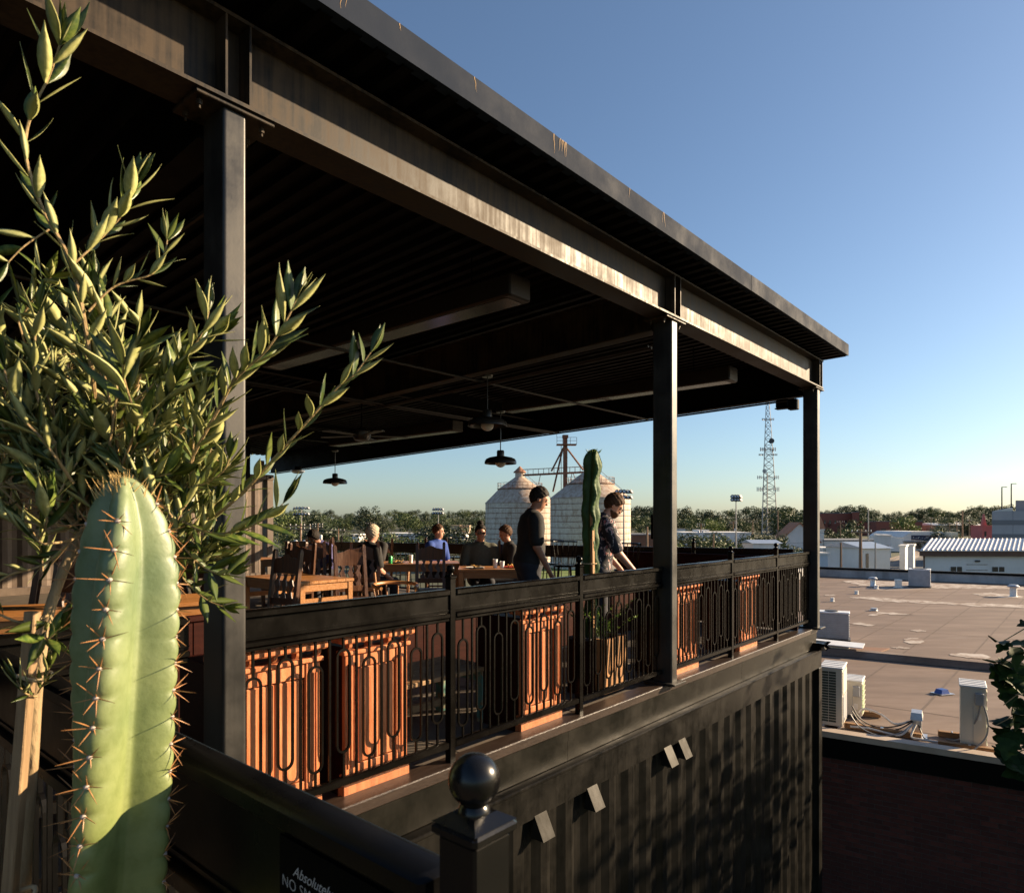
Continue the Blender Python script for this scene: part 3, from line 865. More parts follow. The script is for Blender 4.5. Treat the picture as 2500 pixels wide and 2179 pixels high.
for s in (-1, 1):
    MB().tube([(s * .17, -.2, .45), (s * .2, -.27, .83)], [.012, .016], 8).build('back_post', wood_tb, cc, True)

# black metal spindle stools by the far rail
def stool(label, loc, rz):
    t = thing('metal_bar_chair', label, 'chair', loc, rz, 'black bar chairs at the far railing')
    mm = rail_m
    MB().lathe([(.17, .70), (.18, .715), (.17, .73)], 20).build('seat', mm, t, True)
    for k in range(4):
        a = R(45 + 90 * k); MB().tube([(.13 * math.cos(a), .13 * math.sin(a), .70), (.2 * math.cos(a), .2 * math.sin(a), 0)], .011, 6).build('leg', mm, t)
    MB().tube([(.165 * math.cos(a), .165 * math.sin(a), .28) for a in [2 * PI * k / 16 for k in range(17)]], .008, 6).build('foot_ring', mm, t)
    arc = [R(200 + 140 * k / 10) for k in range(11)]
    MB().tube([(.21 * math.cos(a), .21 * math.sin(a), 1.10) for a in arc], .013, 6).build('back_bow', mm, t)
    for a in arc[::2]:
        MB().tube([(.15 * math.cos(a), .15 * math.sin(a), .72), (.21 * math.cos(a), .21 * math.sin(a), 1.10)], .006, 5).build('spindle', mm, t)
    return t
st0 = stool('black spindle-back bar chair right of the man in black', gp(1378, 10.9), R(170))
for px, Y, a, lb in ((1345, 11.4, 160, 'black spindle-back bar chair mostly behind the man in black'), (985, 14.6, 170, 'black spindle-back bar chair behind the green can table'),
                     (880, 15.4, 190, 'black spindle-back bar chair left of the white-haired person'), (1118, 13.4, 180, 'black spindle-back bar chair behind the person in sunglasses'),
                     (1528, 9.9, 150, 'black bar chair at the far rail right of the man in glasses')):
    copy_thing(st0, lb, gp(px, Y), R(a))

# ---- things on the tables
TOPZ = FLOOR + .75
can_ = thing('drink_can', 'green drink can on the middle table', 'can', at(953, 1372, 10.85) * 1.0)
can_.location = (at(953, 1372, 10.85).x, 10.85, TOPZ)
MB().lathe([(.026, 0), (.033, .008), (.033, .11), (.026, .122)], 20).build('can_body', mat('can_green', (.02, .28, .07), .3, .3, (.03, .36, .1), 30), can_, True)
MB().lathe([(.0262, .1225), (.024, .125)], 20).build('can_lid', galv, can_)
glassm = mat('drink_glass', (.75, .78, .8), .08, 0, None, spec=.6)
def glass(label, px, Y, m_, h=.13, r=.036):
    t = thing('drinking_glass', label, 'glass', ((px - CX) / F * Y, Y, TOPZ))
    MB().lathe([(r * .8, 0), (r, h), (r * .92, h), (r * .74, .012)], 18, (0, 0, 0), True, True).build('glass_wall', glassm, t, True)
    MB().lathe([(r * .73, .013), (r * .88, h * .72)], 18).build('drink', m_, t, True)
glass('clear glass of water on the sunglasses person\'s table', 1209, 9.85, mat('water_drink', (.55, .58, .6), .1))
glass('glass of orange drink on the sunglasses person\'s table', 1226, 9.85, mat('orange_drink', (.75, .28, .05), .2), .10)
glass('clear glass beside the green can', 1003, 11.1, MATS['water_drink'])
def plate(label, px, Y, col, food):
    t = thing('food_plate', label, 'plate', ((px - CX) / F * Y, Y, TOPZ))
    MB().lathe([(.08, 0), (.14, .014), (.14, .018), (.08, .006)], 24).build('dish', col, t, True)
    rnd = random.Random(int(px))
    for k in range(16):
        a = rnd.uniform(0, 2 * PI); q = rnd.uniform(0, .09)
        d = Vector((rnd.uniform(-1, 1), rnd.uniform(-1, 1), rnd.uniform(-.2, .5))).normalized() * .03
        c = Vector((q * math.cos(a), q * math.sin(a), .022 + rnd.uniform(0, .02)))
        MB().bar(c - d, c + d, .012, .01).build('food_piece', food, t)
fry = mat('fried_food', (.55, .28, .06), .5, 0, (.65, .40, .12), 30)
plate('plate of fries in front of the person in sunglasses', 1160, 9.8, white_p, fry)
plate('plate of food beside the green can', 968, 11.0, rubber, fry)
pl2 = plate('red and white plate at the right end of the sunglasses table', 1252, 9.9, mat('red_basket', (.4, .03, .02), .5), fry)
ph = thing('wallet', 'black wallet lying on the sunglasses person\'s table', 'wallet', ((1168 - CX) / F * 9.65, 9.65, TOPZ), R(20))
MB().cbox(-.07, .07, -.045, .045, 0, .014, .004).build('cover', rubber, ph)
MB().cbox(-.066, .066, -.041, .04, .0143, .024, .004).build('flap', rubber, ph)

# white cloth over a chair on the far left
m = MB(); rs = []
rnd = random.Random(8)
for k in range(9):
    x = -.12 + .24 * k / 8; dy = .02 * math.sin(k * 1.7)
    rs.append([(x, .02 + dy, .0), (x * 1.02, .012 + dy, .02), (x * 1.25, -.03 + dy * 1.5, -.25 - .04 * math.sin(k * 2.2)), (x * 1.3, -.032 + dy * 1.5, -.25 - .04 * math.sin(k * 2.2)), (x * 1.05, .0 + dy, .01)])
cl = m.build('white_cloth', mat('white_linen', (.6, .62, .68), .9, 0, (.5, .52, .57), 8), None, True)
cl.location = at(152, 1372, 5.6); cl.rotation_euler = (0, 0, R(30))
tag(cl, 'white cloth hanging from a chair behind the cactus', 'cloth')
# ================================================================== PEOPLE (signed distance bodies, meshed with surface nets)
class SDF:
    def __init__(s, lo, hi, h):
        s.lo = np.array(lo, np.float32); s.h = h
        n = np.ceil((np.array(hi) - np.array(lo)) / h).astype(int) + 1
        s.n = n; s.F = np.full(n, 0.25, np.float32)
        s.ax = [s.lo[i] + h * np.arange(n[i], dtype=np.float32) for i in range(3)]
    def _win(s, lo, hi):
        sl = []
        for i in range(3):
            a = int(max(0, math.floor((lo[i] - s.lo[i]) / s.h))); b = int(min(s.n[i], math.ceil((hi[i] - s.lo[i]) / s.h) + 1))
            if b <= a: return None
            sl.append(slice(a, b))
        return tuple(sl)
    def _pts(s, sl):
        return np.meshgrid(s.ax[0][sl[0]], s.ax[1][sl[1]], s.ax[2][sl[2]], indexing='ij', sparse=True)
    def _merge(s, sl, d, k, sub=False):
        A = s.F[sl]
        if sub:
            d = -d; h = np.clip(.5 - .5 * (A - d) / k, 0, 1) ; s.F[sl] = np.maximum(A, d); return
        h = np.clip(.5 + .5 * (A - d) / k, 0, 1)
        s.F[sl] = A * (1 - h) + d * h - k * h * (1 - h)
    def cone(s, a, b, ra, rb, k=.02, sub=False):
        a = np.array(a, np.float32); b = np.array(b, np.float32); m = max(ra, rb) + k + .05
        sl = s._win(np.minimum(a, b) - m, np.maximum(a, b) + m)
        if sl is None: return
        X, Y, Z = s._pts(sl); d = b - a; L2 = float((d * d).sum()) + 1e-9
        t = np.clip(((X - a[0]) * d[0] + (Y - a[1]) * d[1] + (Z - a[2]) * d[2]) / L2, 0, 1)
        dist = np.sqrt((X - a[0] - t * d[0]) ** 2 + (Y - a[1] - t * d[1]) ** 2 + (Z - a[2] - t * d[2]) ** 2) - (ra + (rb - ra) * t)
        s._merge(sl, dist, k, sub)
    def ell(s, c, r, M=None, k=.03, cuts=(), noise=0.0, sub=False):
        c = np.array(c, np.float32); m = max(r) + k + .05
        sl = s._win(c - m, c + m)
        if sl is None: return
        X, Y, Z = s._pts(sl); x, y, z = X - c[0], Y - c[1], Z - c[2]
        if M is not None:
            Mi = np.array(M.to_3x3().inverted(), np.float32)
            x, y, z = (Mi[i][0] * x + Mi[i][1] * y + Mi[i][2] * z for i in range(3))
        k0 = np.sqrt((x / r[0]) ** 2 + (y / r[1]) ** 2 + (z / r[2]) ** 2); k1 = np.sqrt((x / r[0] ** 2) ** 2 + (y / r[1] ** 2) ** 2 + (z / r[2] ** 2) ** 2) + 1e-6
        d = k0 * (k0 - 1) / k1
        if noise:
            d = d + noise * (np.sin(x * 150 + 3 * np.sin(z * 90)) * np.sin(y * 130 + 2 * np.sin(x * 80)) + .6 * np.sin(z * 170 + y * 60))
        for (n_, off) in cuts:
            d = np.maximum(d, (x * n_[0] + y * n_[1] + z * n_[2]) - off)
        s._merge(sl, d, k, sub)
    def net(s):
        Fv = s.F; ins = Fv < 0
        n = Fv.shape
        cnt = np.zeros(tuple(k - 1 for k in n), np.int8)
        for dx in (0, 1):
            for dy in (0, 1):
                for dz in (0, 1):
                    cnt += ins[dx:n[0] - 1 + dx, dy:n[1] - 1 + dy, dz:n[2] - 1 + dz]
        act = (cnt > 0) & (cnt < 8)
        idx = np.argwhere(act)
        ids = np.full(cnt.shape, -1, np.int64); ids[act] = np.arange(len(idx))
        acc = np.zeros((len(idx), 3), np.float64); wgt = np.zeros(len(idx))
        cr = [(a, b, c) for a in (0, 1) for b in (0, 1) for c in (0, 1)]
        for p in cr:
            for ax in range(3):
                if p[ax]: continue
                q = list(p); q[ax] = 1
                fa = Fv[idx[:, 0] + p[0], idx[:, 1] + p[1], idx[:, 2] + p[2]]; fb = Fv[idx[:, 0] + q[0], idx[:, 1] + q[1], idx[:, 2] + q[2]]
                c = (fa < 0) != (fb < 0)
                t = np.where(c, fa / np.where(c, fa - fb, 1), 0)
                pos = np.array(p, float) + np.outer(t, np.array(q) - np.array(p))
                acc[c] += pos[c]; wgt[c] += 1
        V = (idx + acc / wgt[:, None]) * s.h + s.lo
        faces = []
        for ax in range(3):
            a1, a2 = (ax + 1) % 3, (ax + 2) % 3
            s0 = [slice(None)] * 3; s1 = [slice(None)] * 3
            s0[ax] = slice(0, n[ax] - 1); s1[ax] = slice(1, n[ax])
            A = ins[tuple(s0)]; B = ins[tuple(s1)]
            ch = np.argwhere(A != B)
            ok = (ch[:, a1] > 0) & (ch[:, a2] > 0) & (ch[:, a1] < n[a1] - 1) & (ch[:, a2] < n[a2] - 1)
            ch = ch[ok]
            flip = A[ch[:, 0], ch[:, 1], ch[:, 2]]
            def g(o1, o2):
                c = ch.copy(); c[:, a1] += o1; c[:, a2] += o2
                return ids[c[:, 0], c[:, 1], c[:, 2]]
            q = np.stack([g(-1, -1), g(0, -1), g(0, 0), g(-1, 0)], 1)
            q[~flip] = q[~flip][:, ::-1]
            faces.append(q)
        return V, np.concatenate(faces)
    def obj(s, name, m_, parent):
        V, Fc = s.net()
        me = bpy.data.meshes.new(name)
        me.from_pydata(V.tolist(), [], Fc.tolist())
        me.materials.append(m_)
        me.polygons.foreach_set('use_smooth', [True] * len(me.polygons))
        me.update()
        o = bpy.data.objects.new(name, me); COL.objects.link(o); o.parent = parent
        return o

def T3(M, p): return tuple(M @ Vector(p))
def person(label, loc, rz, skin, shirt, hair, pants, sit=False, lean=0.0, head_pitch=0.0, head_yaw=0.0, arms=None, h=.012,
           sleeve=.75, hair_cuts=None, hair_scale=(1, 1, 1), bun=False, beard=None, glasses=None, visor=False, collar=True, bulk=1.0, scale=1.0, full=True):
    """local frame: facing +y, z = 0 at the floor"""
    t = thing('person', label, 'person', loc, rz)
    t.scale = (scale,) * 3
    hipz = .52 if sit else .93
    P = Vector((0, 0, hipz))
    Mu = Matrix.Translation(P) @ Matrix.Rotation(-lean, 4, 'X') @ Matrix.Translation(-Vector((0, 0, .93)))   # upper body, given as standing
    neck = Vector((0, .0, 1.50))
    Mh = Mu @ Matrix.Translation(neck) @ Matrix.Rotation(head_yaw, 4, 'Z') @ Matrix.Rotation(-head_pitch, 4, 'X') @ Matrix.Translation(-neck)
    b = bulk
    S = SDF((-.62, -.55, -.03), (.62, .80, 1.9 if not sit else 1.50), h)
    def tors(D, g):
        D.ell(T3(Mu, (0, -.005, 1.31)), (.178 * b + g, .112 * b + g, .215 + g), Mu, .03)
        D.ell(T3(Mu, (0, .012, 1.10)), (.162 * b + g, .120 * b + g, .20 + g), Mu, .04)
        D.cone(T3(Mu, (-.155 * b, -.01, 1.425)), T3(Mu, (.155 * b, -.01, 1.425)), .062 + g, .062 + g, .04)
        D.cone(T3(Mu, (0, -.01, 1.43)), T3(Mu, (0, .0, 1.49)), .075 + g, .058 + g * .6, .03)
    def hips(D, g):
        D.ell(T3(Matrix.Translation(P - Vector((0, 0, .93))), (0, -.005, .95)), (.172 * b + g, .125 * b + g, .135 + g), None, .04)
    if arms is None:
        arms = (((-.235, -.01, 1.13), (-.245, .09, .90)), ((.235, -.01, 1.13), (.245, .09, .90)))
    sh = (Vector((-.185 * b, -.01, 1.415)), Vector((.185 * b, -.01, 1.415)))
    S_el = []
    tors(S, 0); hips(S, 0)
    for i in (0, 1):
        s0 = Mu @ sh[i]; e = Mu @ Vector(arms[i][0]); w_ = Mu @ Vector(arms[i][1])
        S_el.append((s0, e, w_))
        S.cone(s0, e, .056 * b, .043, .03); S.cone(e, w_, .044, .028, .015)
        d = (w_ - e).normalized(); sd = d.cross(Vector((0, 0, 1)))
        if sd.length < .3: sd = d.cross(Vector((0, 1, 0)))
        sd.normalize(); nn = sd.cross(d).normalized()
        pc = w_ + d * .045
        for q in (-.022, 0, .022):
            S.cone(w_ + sd * q * .5, w_ + d * .085 + sd * q, .020, .017, .012)
        for q, L in ((-.030, .070), (-.010, .082), (.010, .080), (.028, .062)):
            k0 = w_ + d * .085 + sd * q; k1 = k0 + d * L * .5 - nn * .006; k2 = k1 + d * L * .4 - nn * .022
            S.cone(k0, k1, .0105, .0098, .005); S.cone(k1, k2, .0098, .0085, .004)
        k0 = w_ + d * .03 + sd * (-.026 if i else .026); k1 = k0 + d * .045 + sd * (-.028 if i else .028); S.cone(k0, k1, .014, .011, .008); S.cone(k1, k1 + d * .03, .011, .0095, .005)
    # legs
    LG = []
    for sgn in (-1, 1):
        hp = Vector((sgn * .09, 0, hipz - .01))
        if sit:
            kn = Vector((sgn * .115, .43, .50)); an = Vector((sgn * .12, .40, .09))
        else:
            kn = Vector((sgn * .10, .02, .50)); an = Vector((sgn * .105, -.02, .09))
        LG.append((hp, kn, an))
        S.cone(hp, kn, .092 * b, .060, .03); S.cone(kn, an, .058, .040, .02)
        S.cone(an + Vector((0, -.03, -.045)), an + Vector((0, .17, -.055)), .042, .034, .02)
    # head
    S.cone(T3(Mu, (0, -.012, 1.45)), T3(Mh, (0, .008, 1.58)), .058 * b, .054, .02)
    S.ell(T3(Mh, (0, -.008, 1.685)), (.076, .096, .095), Mh, .02)
    S.ell(T3(Mh, (0, .030, 1.612)), (.056, .062, .066), Mh, .03)
    S.ell(T3(Mh, (0, .062, 1.572)), (.026, .024, .020), Mh, .015)
    S.cone(T3(Mh, (0, .088, 1.672)), T3(Mh, (0, .106, 1.640)), .0085, .0125, .008)
    S.cone(T3(Mh, (-.034, .078, 1.692)), T3(Mh, (.034, .078, 1.692)), .012, .012, .012)
    S.cone(T3(Mh, (-.018, .084, 1.600)), T3(Mh, (.018, .084, 1.600)), .008, .008, .006)
    for sgn in (-1, 1):
        S.ell(T3(Mh, (sgn * .076, -.006, 1.652)), (.011, .021, .032), Mh, .006)
        S.ell(T3(Mh, (sgn * .032, .098, 1.672)), (.015, .013, .010), Mh, .01, sub=True)
    S.obj('body', skin, t)
    for sgn in (-1, 1):
        e = MB().sphere((0, 0, 0), .0105, 10, 6).build('eye', rubber, t, True); e.location = Mh @ Vector((sgn * .032, .080, 1.672))
    # shirt
    D = SDF((-.62, -.55, hipz - .2), (.62, .75, hipz + .70), h)
    tors(D, .012)
    D.ell(T3(Mu, (0, .0, .97)), (.178 * b + .012, .132 * b + .012, .13), Mu, .04)
    for i in (0, 1):
        s0, e, w_ = S_el[i]; end = s0.lerp(e, sleeve)
        D.cone(s0, end, .056 * b + .016, .050 * b + .016, .03)
    if collar:
        D.cone(T3(Mu, (-.035, .03, 1.485)), T3(Mu, (.035, .03, 1.485)), .045, .045, .012)
        D.cone(T3(Mu, (-.03, -.035, 1.50)), T3(Mu, (.03, -.035, 1.50)), .042, .042, .012)
    so = D.obj('shirt', shirt, t)
    if full:
        D = SDF((-.35, -.3, .03), (.35, .65, hipz + .2), max(h, .014))
        hips(D, .012)
        for hp, kn, an in LG:
            D.cone(hp, kn, .092 * b + .014, .072, .03); D.cone(kn, an, .072, .062, .02)
        D.obj('trousers', pants, t)
    # hair
    D = SDF(tuple(Mh @ Vector((0, 0, 1.68)) - Vector((.2, .2, .22))), tuple(Mh @ Vector((0, 0, 1.68)) + Vector((.2, .2, .26))), .0085)
    hs = hair_scale
    D.ell(T3(Mh, (0, -.012, 1.692)), (.087 * hs[0], .107 * hs[1], .108 * hs[2]), Mh, .005, hair_cuts or (((0, 1, -1.0), .038), ((0, .6, -1), .088)), .0035)
    if bun:
        D.ell(T3(Mh, (0, -.03, 1.815)), (.052, .052, .042), Mh, .01, (), .004)
    if beard:
        D.ell(T3(Mh, (0, .034, 1.600)), (.066, .078, .070), Mh, .005, (((0, -.25, 1), .012), ((0, -1, 0), .04)), .002)
        D.cone(T3(Mh, (-.022, .094, 1.616)), T3(Mh, (.022, .094, 1.616)), .009, .009, .006)
    D.obj('hair', hair, t)
    if glasses:
        g = MB()
        for sgn in (-1, 1):
            c = Vector((sgn * .033, .108, 1.672))
            if glasses == 'sun':
                g.rings([[Mh @ (c + Vector((.029 * math.cos(a), .0 - .012 * abs(math.cos(a)) * (1 if math.cos(a) * sgn > 0 else 0), .021 * math.sin(a)))) for a in [2 * PI * k / 12 for k in range(12)]],
                         [Mh @ (c + Vector((.029 * math.cos(a), .006 - .012 * abs(math.cos(a)) * (1 if math.cos(a) * sgn > 0 else 0), .021 * math.sin(a)))) for a in [2 * PI * k / 12 for k in range(12)]]])
            else:
                g.tube([Mh @ (c + Vector((.026 * math.cos(a), 0, .018 * math.sin(a)))) for a in [2 * PI * k / 14 for k in range(15)]], .0026, 5)
            g.tube([Mh @ (c + Vector((sgn * .028, -.004, .006))), Mh @ Vector((sgn * .082, .03, 1.68)), Mh @ Vector((sgn * .083, -.01, 1.675))], .0026, 5)
        g.tube([Mh @ Vector((-.008, .112, 1.678)), Mh @ Vector((.008, .112, 1.678))], .003, 5)
        g.build('glasses', mat('glasses_black', (.01, .01, .011), .15), t)
    return t

skin_l = mat('skin_light', (.56, .30, .20), .5, 0, (.50, .25, .16), 12)
skin_m = mat('skin_tan', (.42, .20, .12), .5, 0, (.37, .17, .10), 12)
skin_d = mat('skin_brown', (.25, .115, .065), .48, 0, (.22, .10, .055), 12)
hair_dk = mat('hair_dark', (.010, .007, .005), .7, 0, (.024, .016, .011), 60, 4, spec=.2)
hair_br = mat('hair_brown', (.045, .020, .009), .7, 0, (.09, .042, .019), 60, 4, spec=.2)
hair_wh = mat('hair_silver', (.55, .47, .36), .7, 0, (.36, .29, .21), 60, 4, spec=.2)
black_cl = mat('black_cotton', (.012, .011, .011), .85, 0, (.02, .018, .017), 20, 4, .2, 200)
olive_cl = mat('grey_green_cotton', (.065, .068, .05), .85, 0, (.085, .085, .065), 20, 4, .2, 200)
blue_cl = mat('bright_blue_cotton', (.007, .040, .22), .8, 0, (.010, .05, .27), 20, 4, .2, 200)
purple_cl = mat('dusty_purple_cotton', (.075, .075, .19), .85, 0, (.11, .10, .25), 20, 4, .2, 200)
jeans = mat('dark_trousers', (.018, .02, .03), .85, 0, (.028, .03, .042), 20, 4, .2, 200)
# patterned shirt: pale and pink leaf shapes on dark ground
m = bpy.data.materials.new('leaf_print_shirt'); m.use_nodes = True
nt = m.node_tree; bs = nt.nodes['Principled BSDF']; bs.inputs['Roughness'].default_value = .8
tc = nt.nodes.new('ShaderNodeTexCoord'); vo = nt.nodes.new('ShaderNodeTexNoise'); vo.inputs['Scale'].default_value = 16; vo.inputs['Detail'].default_value = 3; vo.inputs['Distortion'].default_value = 1.2
mp = nt.nodes.new('ShaderNodeMapping'); mp.inputs['Scale'].default_value = (1.2, 1.2, .75)
nt.links.new(tc.outputs['Object'], mp.inputs['Vector']); nt.links.new(mp.outputs['Vector'], vo.inputs['Vector'])
rp = ramp_node(nt, [(0, (.018, .018, .026)), (.52, (.03, .03, .045)), (.55, (.55, .48, .46)), (.60, (.45, .12, .11)), (.66, (.04, .04, .05))]); rp.color_ramp.interpolation = 'CONSTANT'
nt.links.new(vo.outputs['Fac'], rp.inputs['Fac']); nt.links.new(rp.outputs['Color'], bs.inputs['Base Color'])
leaf_shirt = m

# world azimuth: local +y is the facing direction; rz turns it. rz = -90deg faces +X (right)
p = gp(1290, 7.55)
person('man in a black polo shirt standing and looking down to the right', p, R(-78), skin_m, black_cl, hair_dk, jeans, lean=R(5), head_pitch=R(20), head_yaw=R(-10),
       arms=(((-.235, .0, 1.12), (-.215, .12, .86)), ((.245, .02, 1.13), (.225, .17, .90))), h=.0105, bulk=1.2, scale=1.02,
       hair_cuts=(((0, 1, -.9), .048), ((0, .65, -1), .085)), hair_scale=(1.0, 1.03, 1.10))
p = gp(1478, 7.2)
person('bearded man in glasses and a leaf-print shirt leaning on his hands', p + Vector((-.10, 0, -.02)), R(-80), skin_l, leaf_shirt, hair_br, jeans, lean=R(9), head_pitch=R(30), head_yaw=R(-8),
       arms=(((-.25, .12, 1.16), (-.22, .34, .98)), ((.26, .12, 1.15), (.24, .34, .98))), h=.0105, bulk=1.08, scale=1.0, beard=True, glasses='clear', sleeve=.85,
       hair_cuts=(((0, 1, -.75), .055), ((0, .55, -1), .088)), hair_scale=(1.04, 1.04, 1.08))
person('person in dark sunglasses with hair in a bun, seated at the table', gp(1172, 10.75), R(188), skin_m, olive_cl, hair_dk, jeans, sit=True, lean=R(4), head_pitch=R(4), head_yaw=R(6),
       arms=(((-.27, .05, 1.15), (-.16, .28, 1.07)), ((.27, .05, 1.15), (.17, .28, 1.07))), glasses='sun', bun=True, bulk=1.12, h=.013, hair_scale=(1.06, 1.02, 1.06), sleeve=.85)
person('short-haired person in black seated behind the man in black', gp(1256, 10.7), R(105), skin_m, black_cl, hair_br, jeans, sit=True, lean=R(10), head_pitch=R(8),
       arms=(((-.26, .10, 1.15), (-.15, .34, 1.10)), ((.26, .10, 1.15), (.17, .33, 1.08))), h=.013, hair_scale=(1.05, 1.05, 1.05))
person('white-haired person in black seated with back to the camera', gp(893, 10.2), R(-48), skin_l, black_cl, hair_wh, jeans, sit=True, lean=R(8), head_pitch=R(6),
       arms=(((-.26, .06, 1.12), (-.17, .28, 1.02)), ((.27, .06, 1.12), (.16, .30, 1.03))), h=.013, bulk=1.12, hair_scale=(1.10, 1.08, 1.10), hair_cuts=(((0, 1, -.35), .055), ((0, .3, -1), .09)))
person('person in a black shirt with a hand raised to the face', gp(921, 11.7), R(150), skin_d, black_cl, hair_dk, jeans, sit=True, lean=R(8), head_pitch=R(6), head_yaw=R(-40),
       arms=(((-.24, .16, 1.16), (-.07, .19, 1.45)), ((.30, .08, 1.16), (.20, .28, 1.06))), h=.013, bulk=1.05)
person('person in a bright blue shirt and visor looking to the right', gp(1062, 12.0), R(-120), skin_l, blue_cl, hair_br, jeans, sit=True, lean=R(5), head_pitch=R(2), head_yaw=R(30), h=.013, bulk=1.12,
       arms=(((-.26, .06, 1.12), (-.17, .28, 1.05)), ((.27, .06, 1.12), (.16, .30, 1.05))))
person('dark-haired person in a purple shirt bending over a table', gp(803, 12.3), R(150), skin_d, purple_cl, hair_dk, jeans, sit=True, lean=R(24), head_pitch=R(26), h=.013, bulk=1.05,
       arms=(((-.25, .14, 1.15), (-.15, .36, 1.12)), ((.25, .14, 1.15), (.15, .36, 1.12))), hair_scale=(1.12, 1.12, 1.12), hair_cuts=(((0, 1, -.3), .06), ((0, .3, -1), .10)))
# ================================================================== PLANTS
def rib_stem(name, parent, m_, axis, z0, z1, rt, rv, nrib, ang0, twist, period, amp, pw=1.0, cap=.09, nseg=96, dz=.006, wav=0.0, taper=None, wper=None, capk=.5, warp=0.0):
    """ribbed cactus stem; axis(z)->(x,y); returns function giving rib-tip points"""
    n = int((z1 - z0) / dz)
    rs = []
    def rad(z):
        d = z1 - z
        k = 1.0 if d > cap else max(0.0, 1 - (1 - max(0, d) / cap) ** 2) ** capk * .95 + .05
        return k * (taper(z) if taper else 1.0)
    def phase(z, k): return z / period + .37 * k
    for i in range(n + 1):
        z = z0 + (z1 - z0) * i / n; ax = axis(z); ring = []
        for q in range(nseg):
            th = 2 * PI * q / nseg
            a = ang0 + twist * (z - z0)
            ph = (th - a + PI) % (2 * PI) - PI
            ph = ph - warp * math.sin(ph)
            k = round(ph / (2 * PI / nrib))
            c = (.5 + .5 * math.cos(nrib * ph))
            rib = c ** pw
            sc = abs(math.sin(PI * phase(z, k % nrib))) ** .6
            r = (rv + (rt - rv) * rib) + amp * (sc - .7) * c ** 7
            r *= rad(z)
            tt = th + wav * math.sin(2 * PI * (z / wper + .31 * (k % nrib)) if wper else 2 * PI * phase(z, k % nrib)) * c ** 2
            ring.append((ax[0] + r * math.cos(tt), ax[1] + r * math.sin(tt), z))
        rs.append(ring)
    MB().rings(rs).build(name, m_, parent, 'all')
    def areoles(k):
        out = []
        i0 = math.ceil(phase(z0, k)); i1 = math.floor(phase(z1 - .004, k))
        for i in range(i0, i1 + 1):
            z = (i - .37 * k) * period; pk = k * 2 * PI / nrib
            for _ in range(12): pk = k * 2 * PI / nrib + warp * math.sin(pk)
            th = ang0 + twist * (z - z0) + pk; r = (rt - amp * .7) * rad(z); ax = axis(z)
            out.append((Vector((ax[0] + r * math.cos(th), ax[1] + r * math.sin(th), z)), Vector((math.cos(th), math.sin(th), 0))))
        return out
    return areoles

cactus_m = bpy.data.materials.new('cactus_skin'); cactus_m.use_nodes = True
nt = cactus_m.node_tree; bs = nt.nodes['Principled BSDF']; bs.inputs['Roughness'].default_value = .46
tc = nt.nodes.new('ShaderNodeTexCoord')
n1 = nt.nodes.new('ShaderNodeTexNoise'); n1.inputs['Scale'].default_value = 9; n1.inputs['Detail'].default_value = 5
n2 = nt.nodes.new('ShaderNodeTexNoise'); n2.inputs['Scale'].default_value = 75; n2.inputs['Detail'].default_value = 6
for n_ in (n1, n2): nt.links.new(tc.outputs['Object'], n_.inputs['Vector'])
sp = nt.nodes.new('ShaderNodeSeparateXYZ'); nt.links.new(tc.outputs['Object'], sp.inputs[0])
mr = nt.nodes.new('ShaderNodeMapRange'); mr.inputs['From Min'].default_value = -.10; mr.inputs['From Max'].default_value = -.62
nt.links.new(sp.outputs['Z'], mr.inputs['Value'])
rp1 = ramp_node(nt, [(.35, (.122, .172, .084)), (.65, (.192, .242, .118))])
rp2 = ramp_node(nt, [(.35, (.180, .215, .052)), (.65, (.238, .264, .076))])
nt.links.new(n1.outputs['Fac'], rp1.inputs['Fac']); nt.links.new(n1.outputs['Fac'], rp2.inputs['Fac'])
mx = nt.nodes.new('ShaderNodeMix'); mx.data_type = 'RGBA'
nt.links.new(mr.outputs['Result'], mx.inputs[0]); nt.links.new(rp1.outputs['Color'], mx.inputs[6]); nt.links.new(rp2.outputs['Color'], mx.inputs[7])
n3 = nt.nodes.new('ShaderNodeTexNoise'); n3.inputs['Scale'].default_value = 30; n3.inputs['Detail'].default_value = 8; n3.inputs['Roughness'].default_value = .7
nt.links.new(tc.outputs['Object'], n3.inputs['Vector'])
rp3 = ramp_node(nt, [(.32, (.78, .80, .70)), (.5, (1, 1, 1)), (.72, (1.12, 1.10, 1.16))]); nt.links.new(n3.outputs['Fac'], rp3.inputs['Fac'])
mu = nt.nodes.new('ShaderNodeMix'); mu.data_type = 'RGBA'; mu.blend_type = 'MULTIPLY'; mu.inputs[0].default_value = 1
nt.links.new(mx.outputs[2], mu.inputs[6]); nt.links.new(rp3.outputs['Color'], mu.inputs[7])
vor = nt.nodes.new('ShaderNodeTexNoise'); vor.inputs['Scale'].default_value = 17; vor.inputs['Detail'].default_value = 9; vor.inputs['Roughness'].default_value = .75
nt.links.new(tc.outputs['Object'], vor.inputs['Vector'])
rp4 = ramp_node(nt, [(.70, (0, 0, 0)), (.745, (1, 1, 1))]); nt.links.new(vor.outputs['Fac'], rp4.inputs['Fac'])
mc = nt.nodes.new('ShaderNodeMix'); mc.data_type = 'RGBA'; mc.inputs[7].default_value = (.26, .20, .12, 1)
nt.links.new(rp4.outputs['Color'], mc.inputs[0]); nt.links.new(mu.outputs[2], mc.inputs[6])
nt.links.new(mc.outputs[2], bs.inputs['Base Color'])
bp = nt.nodes.new('ShaderNodeBump'); bp.inputs['Strength'].default_value = .25; bp.inputs['Distance'].default_value = .003
nt.links.new(n2.outputs['Fac'], bp.inputs['Height']); nt.links.new(bp.outputs['Normal'], bs.inputs['Normal'])
spine_m = mat('cactus_spine', (.50, .24, .085), .5, 0, (.36, .15, .05), 60)
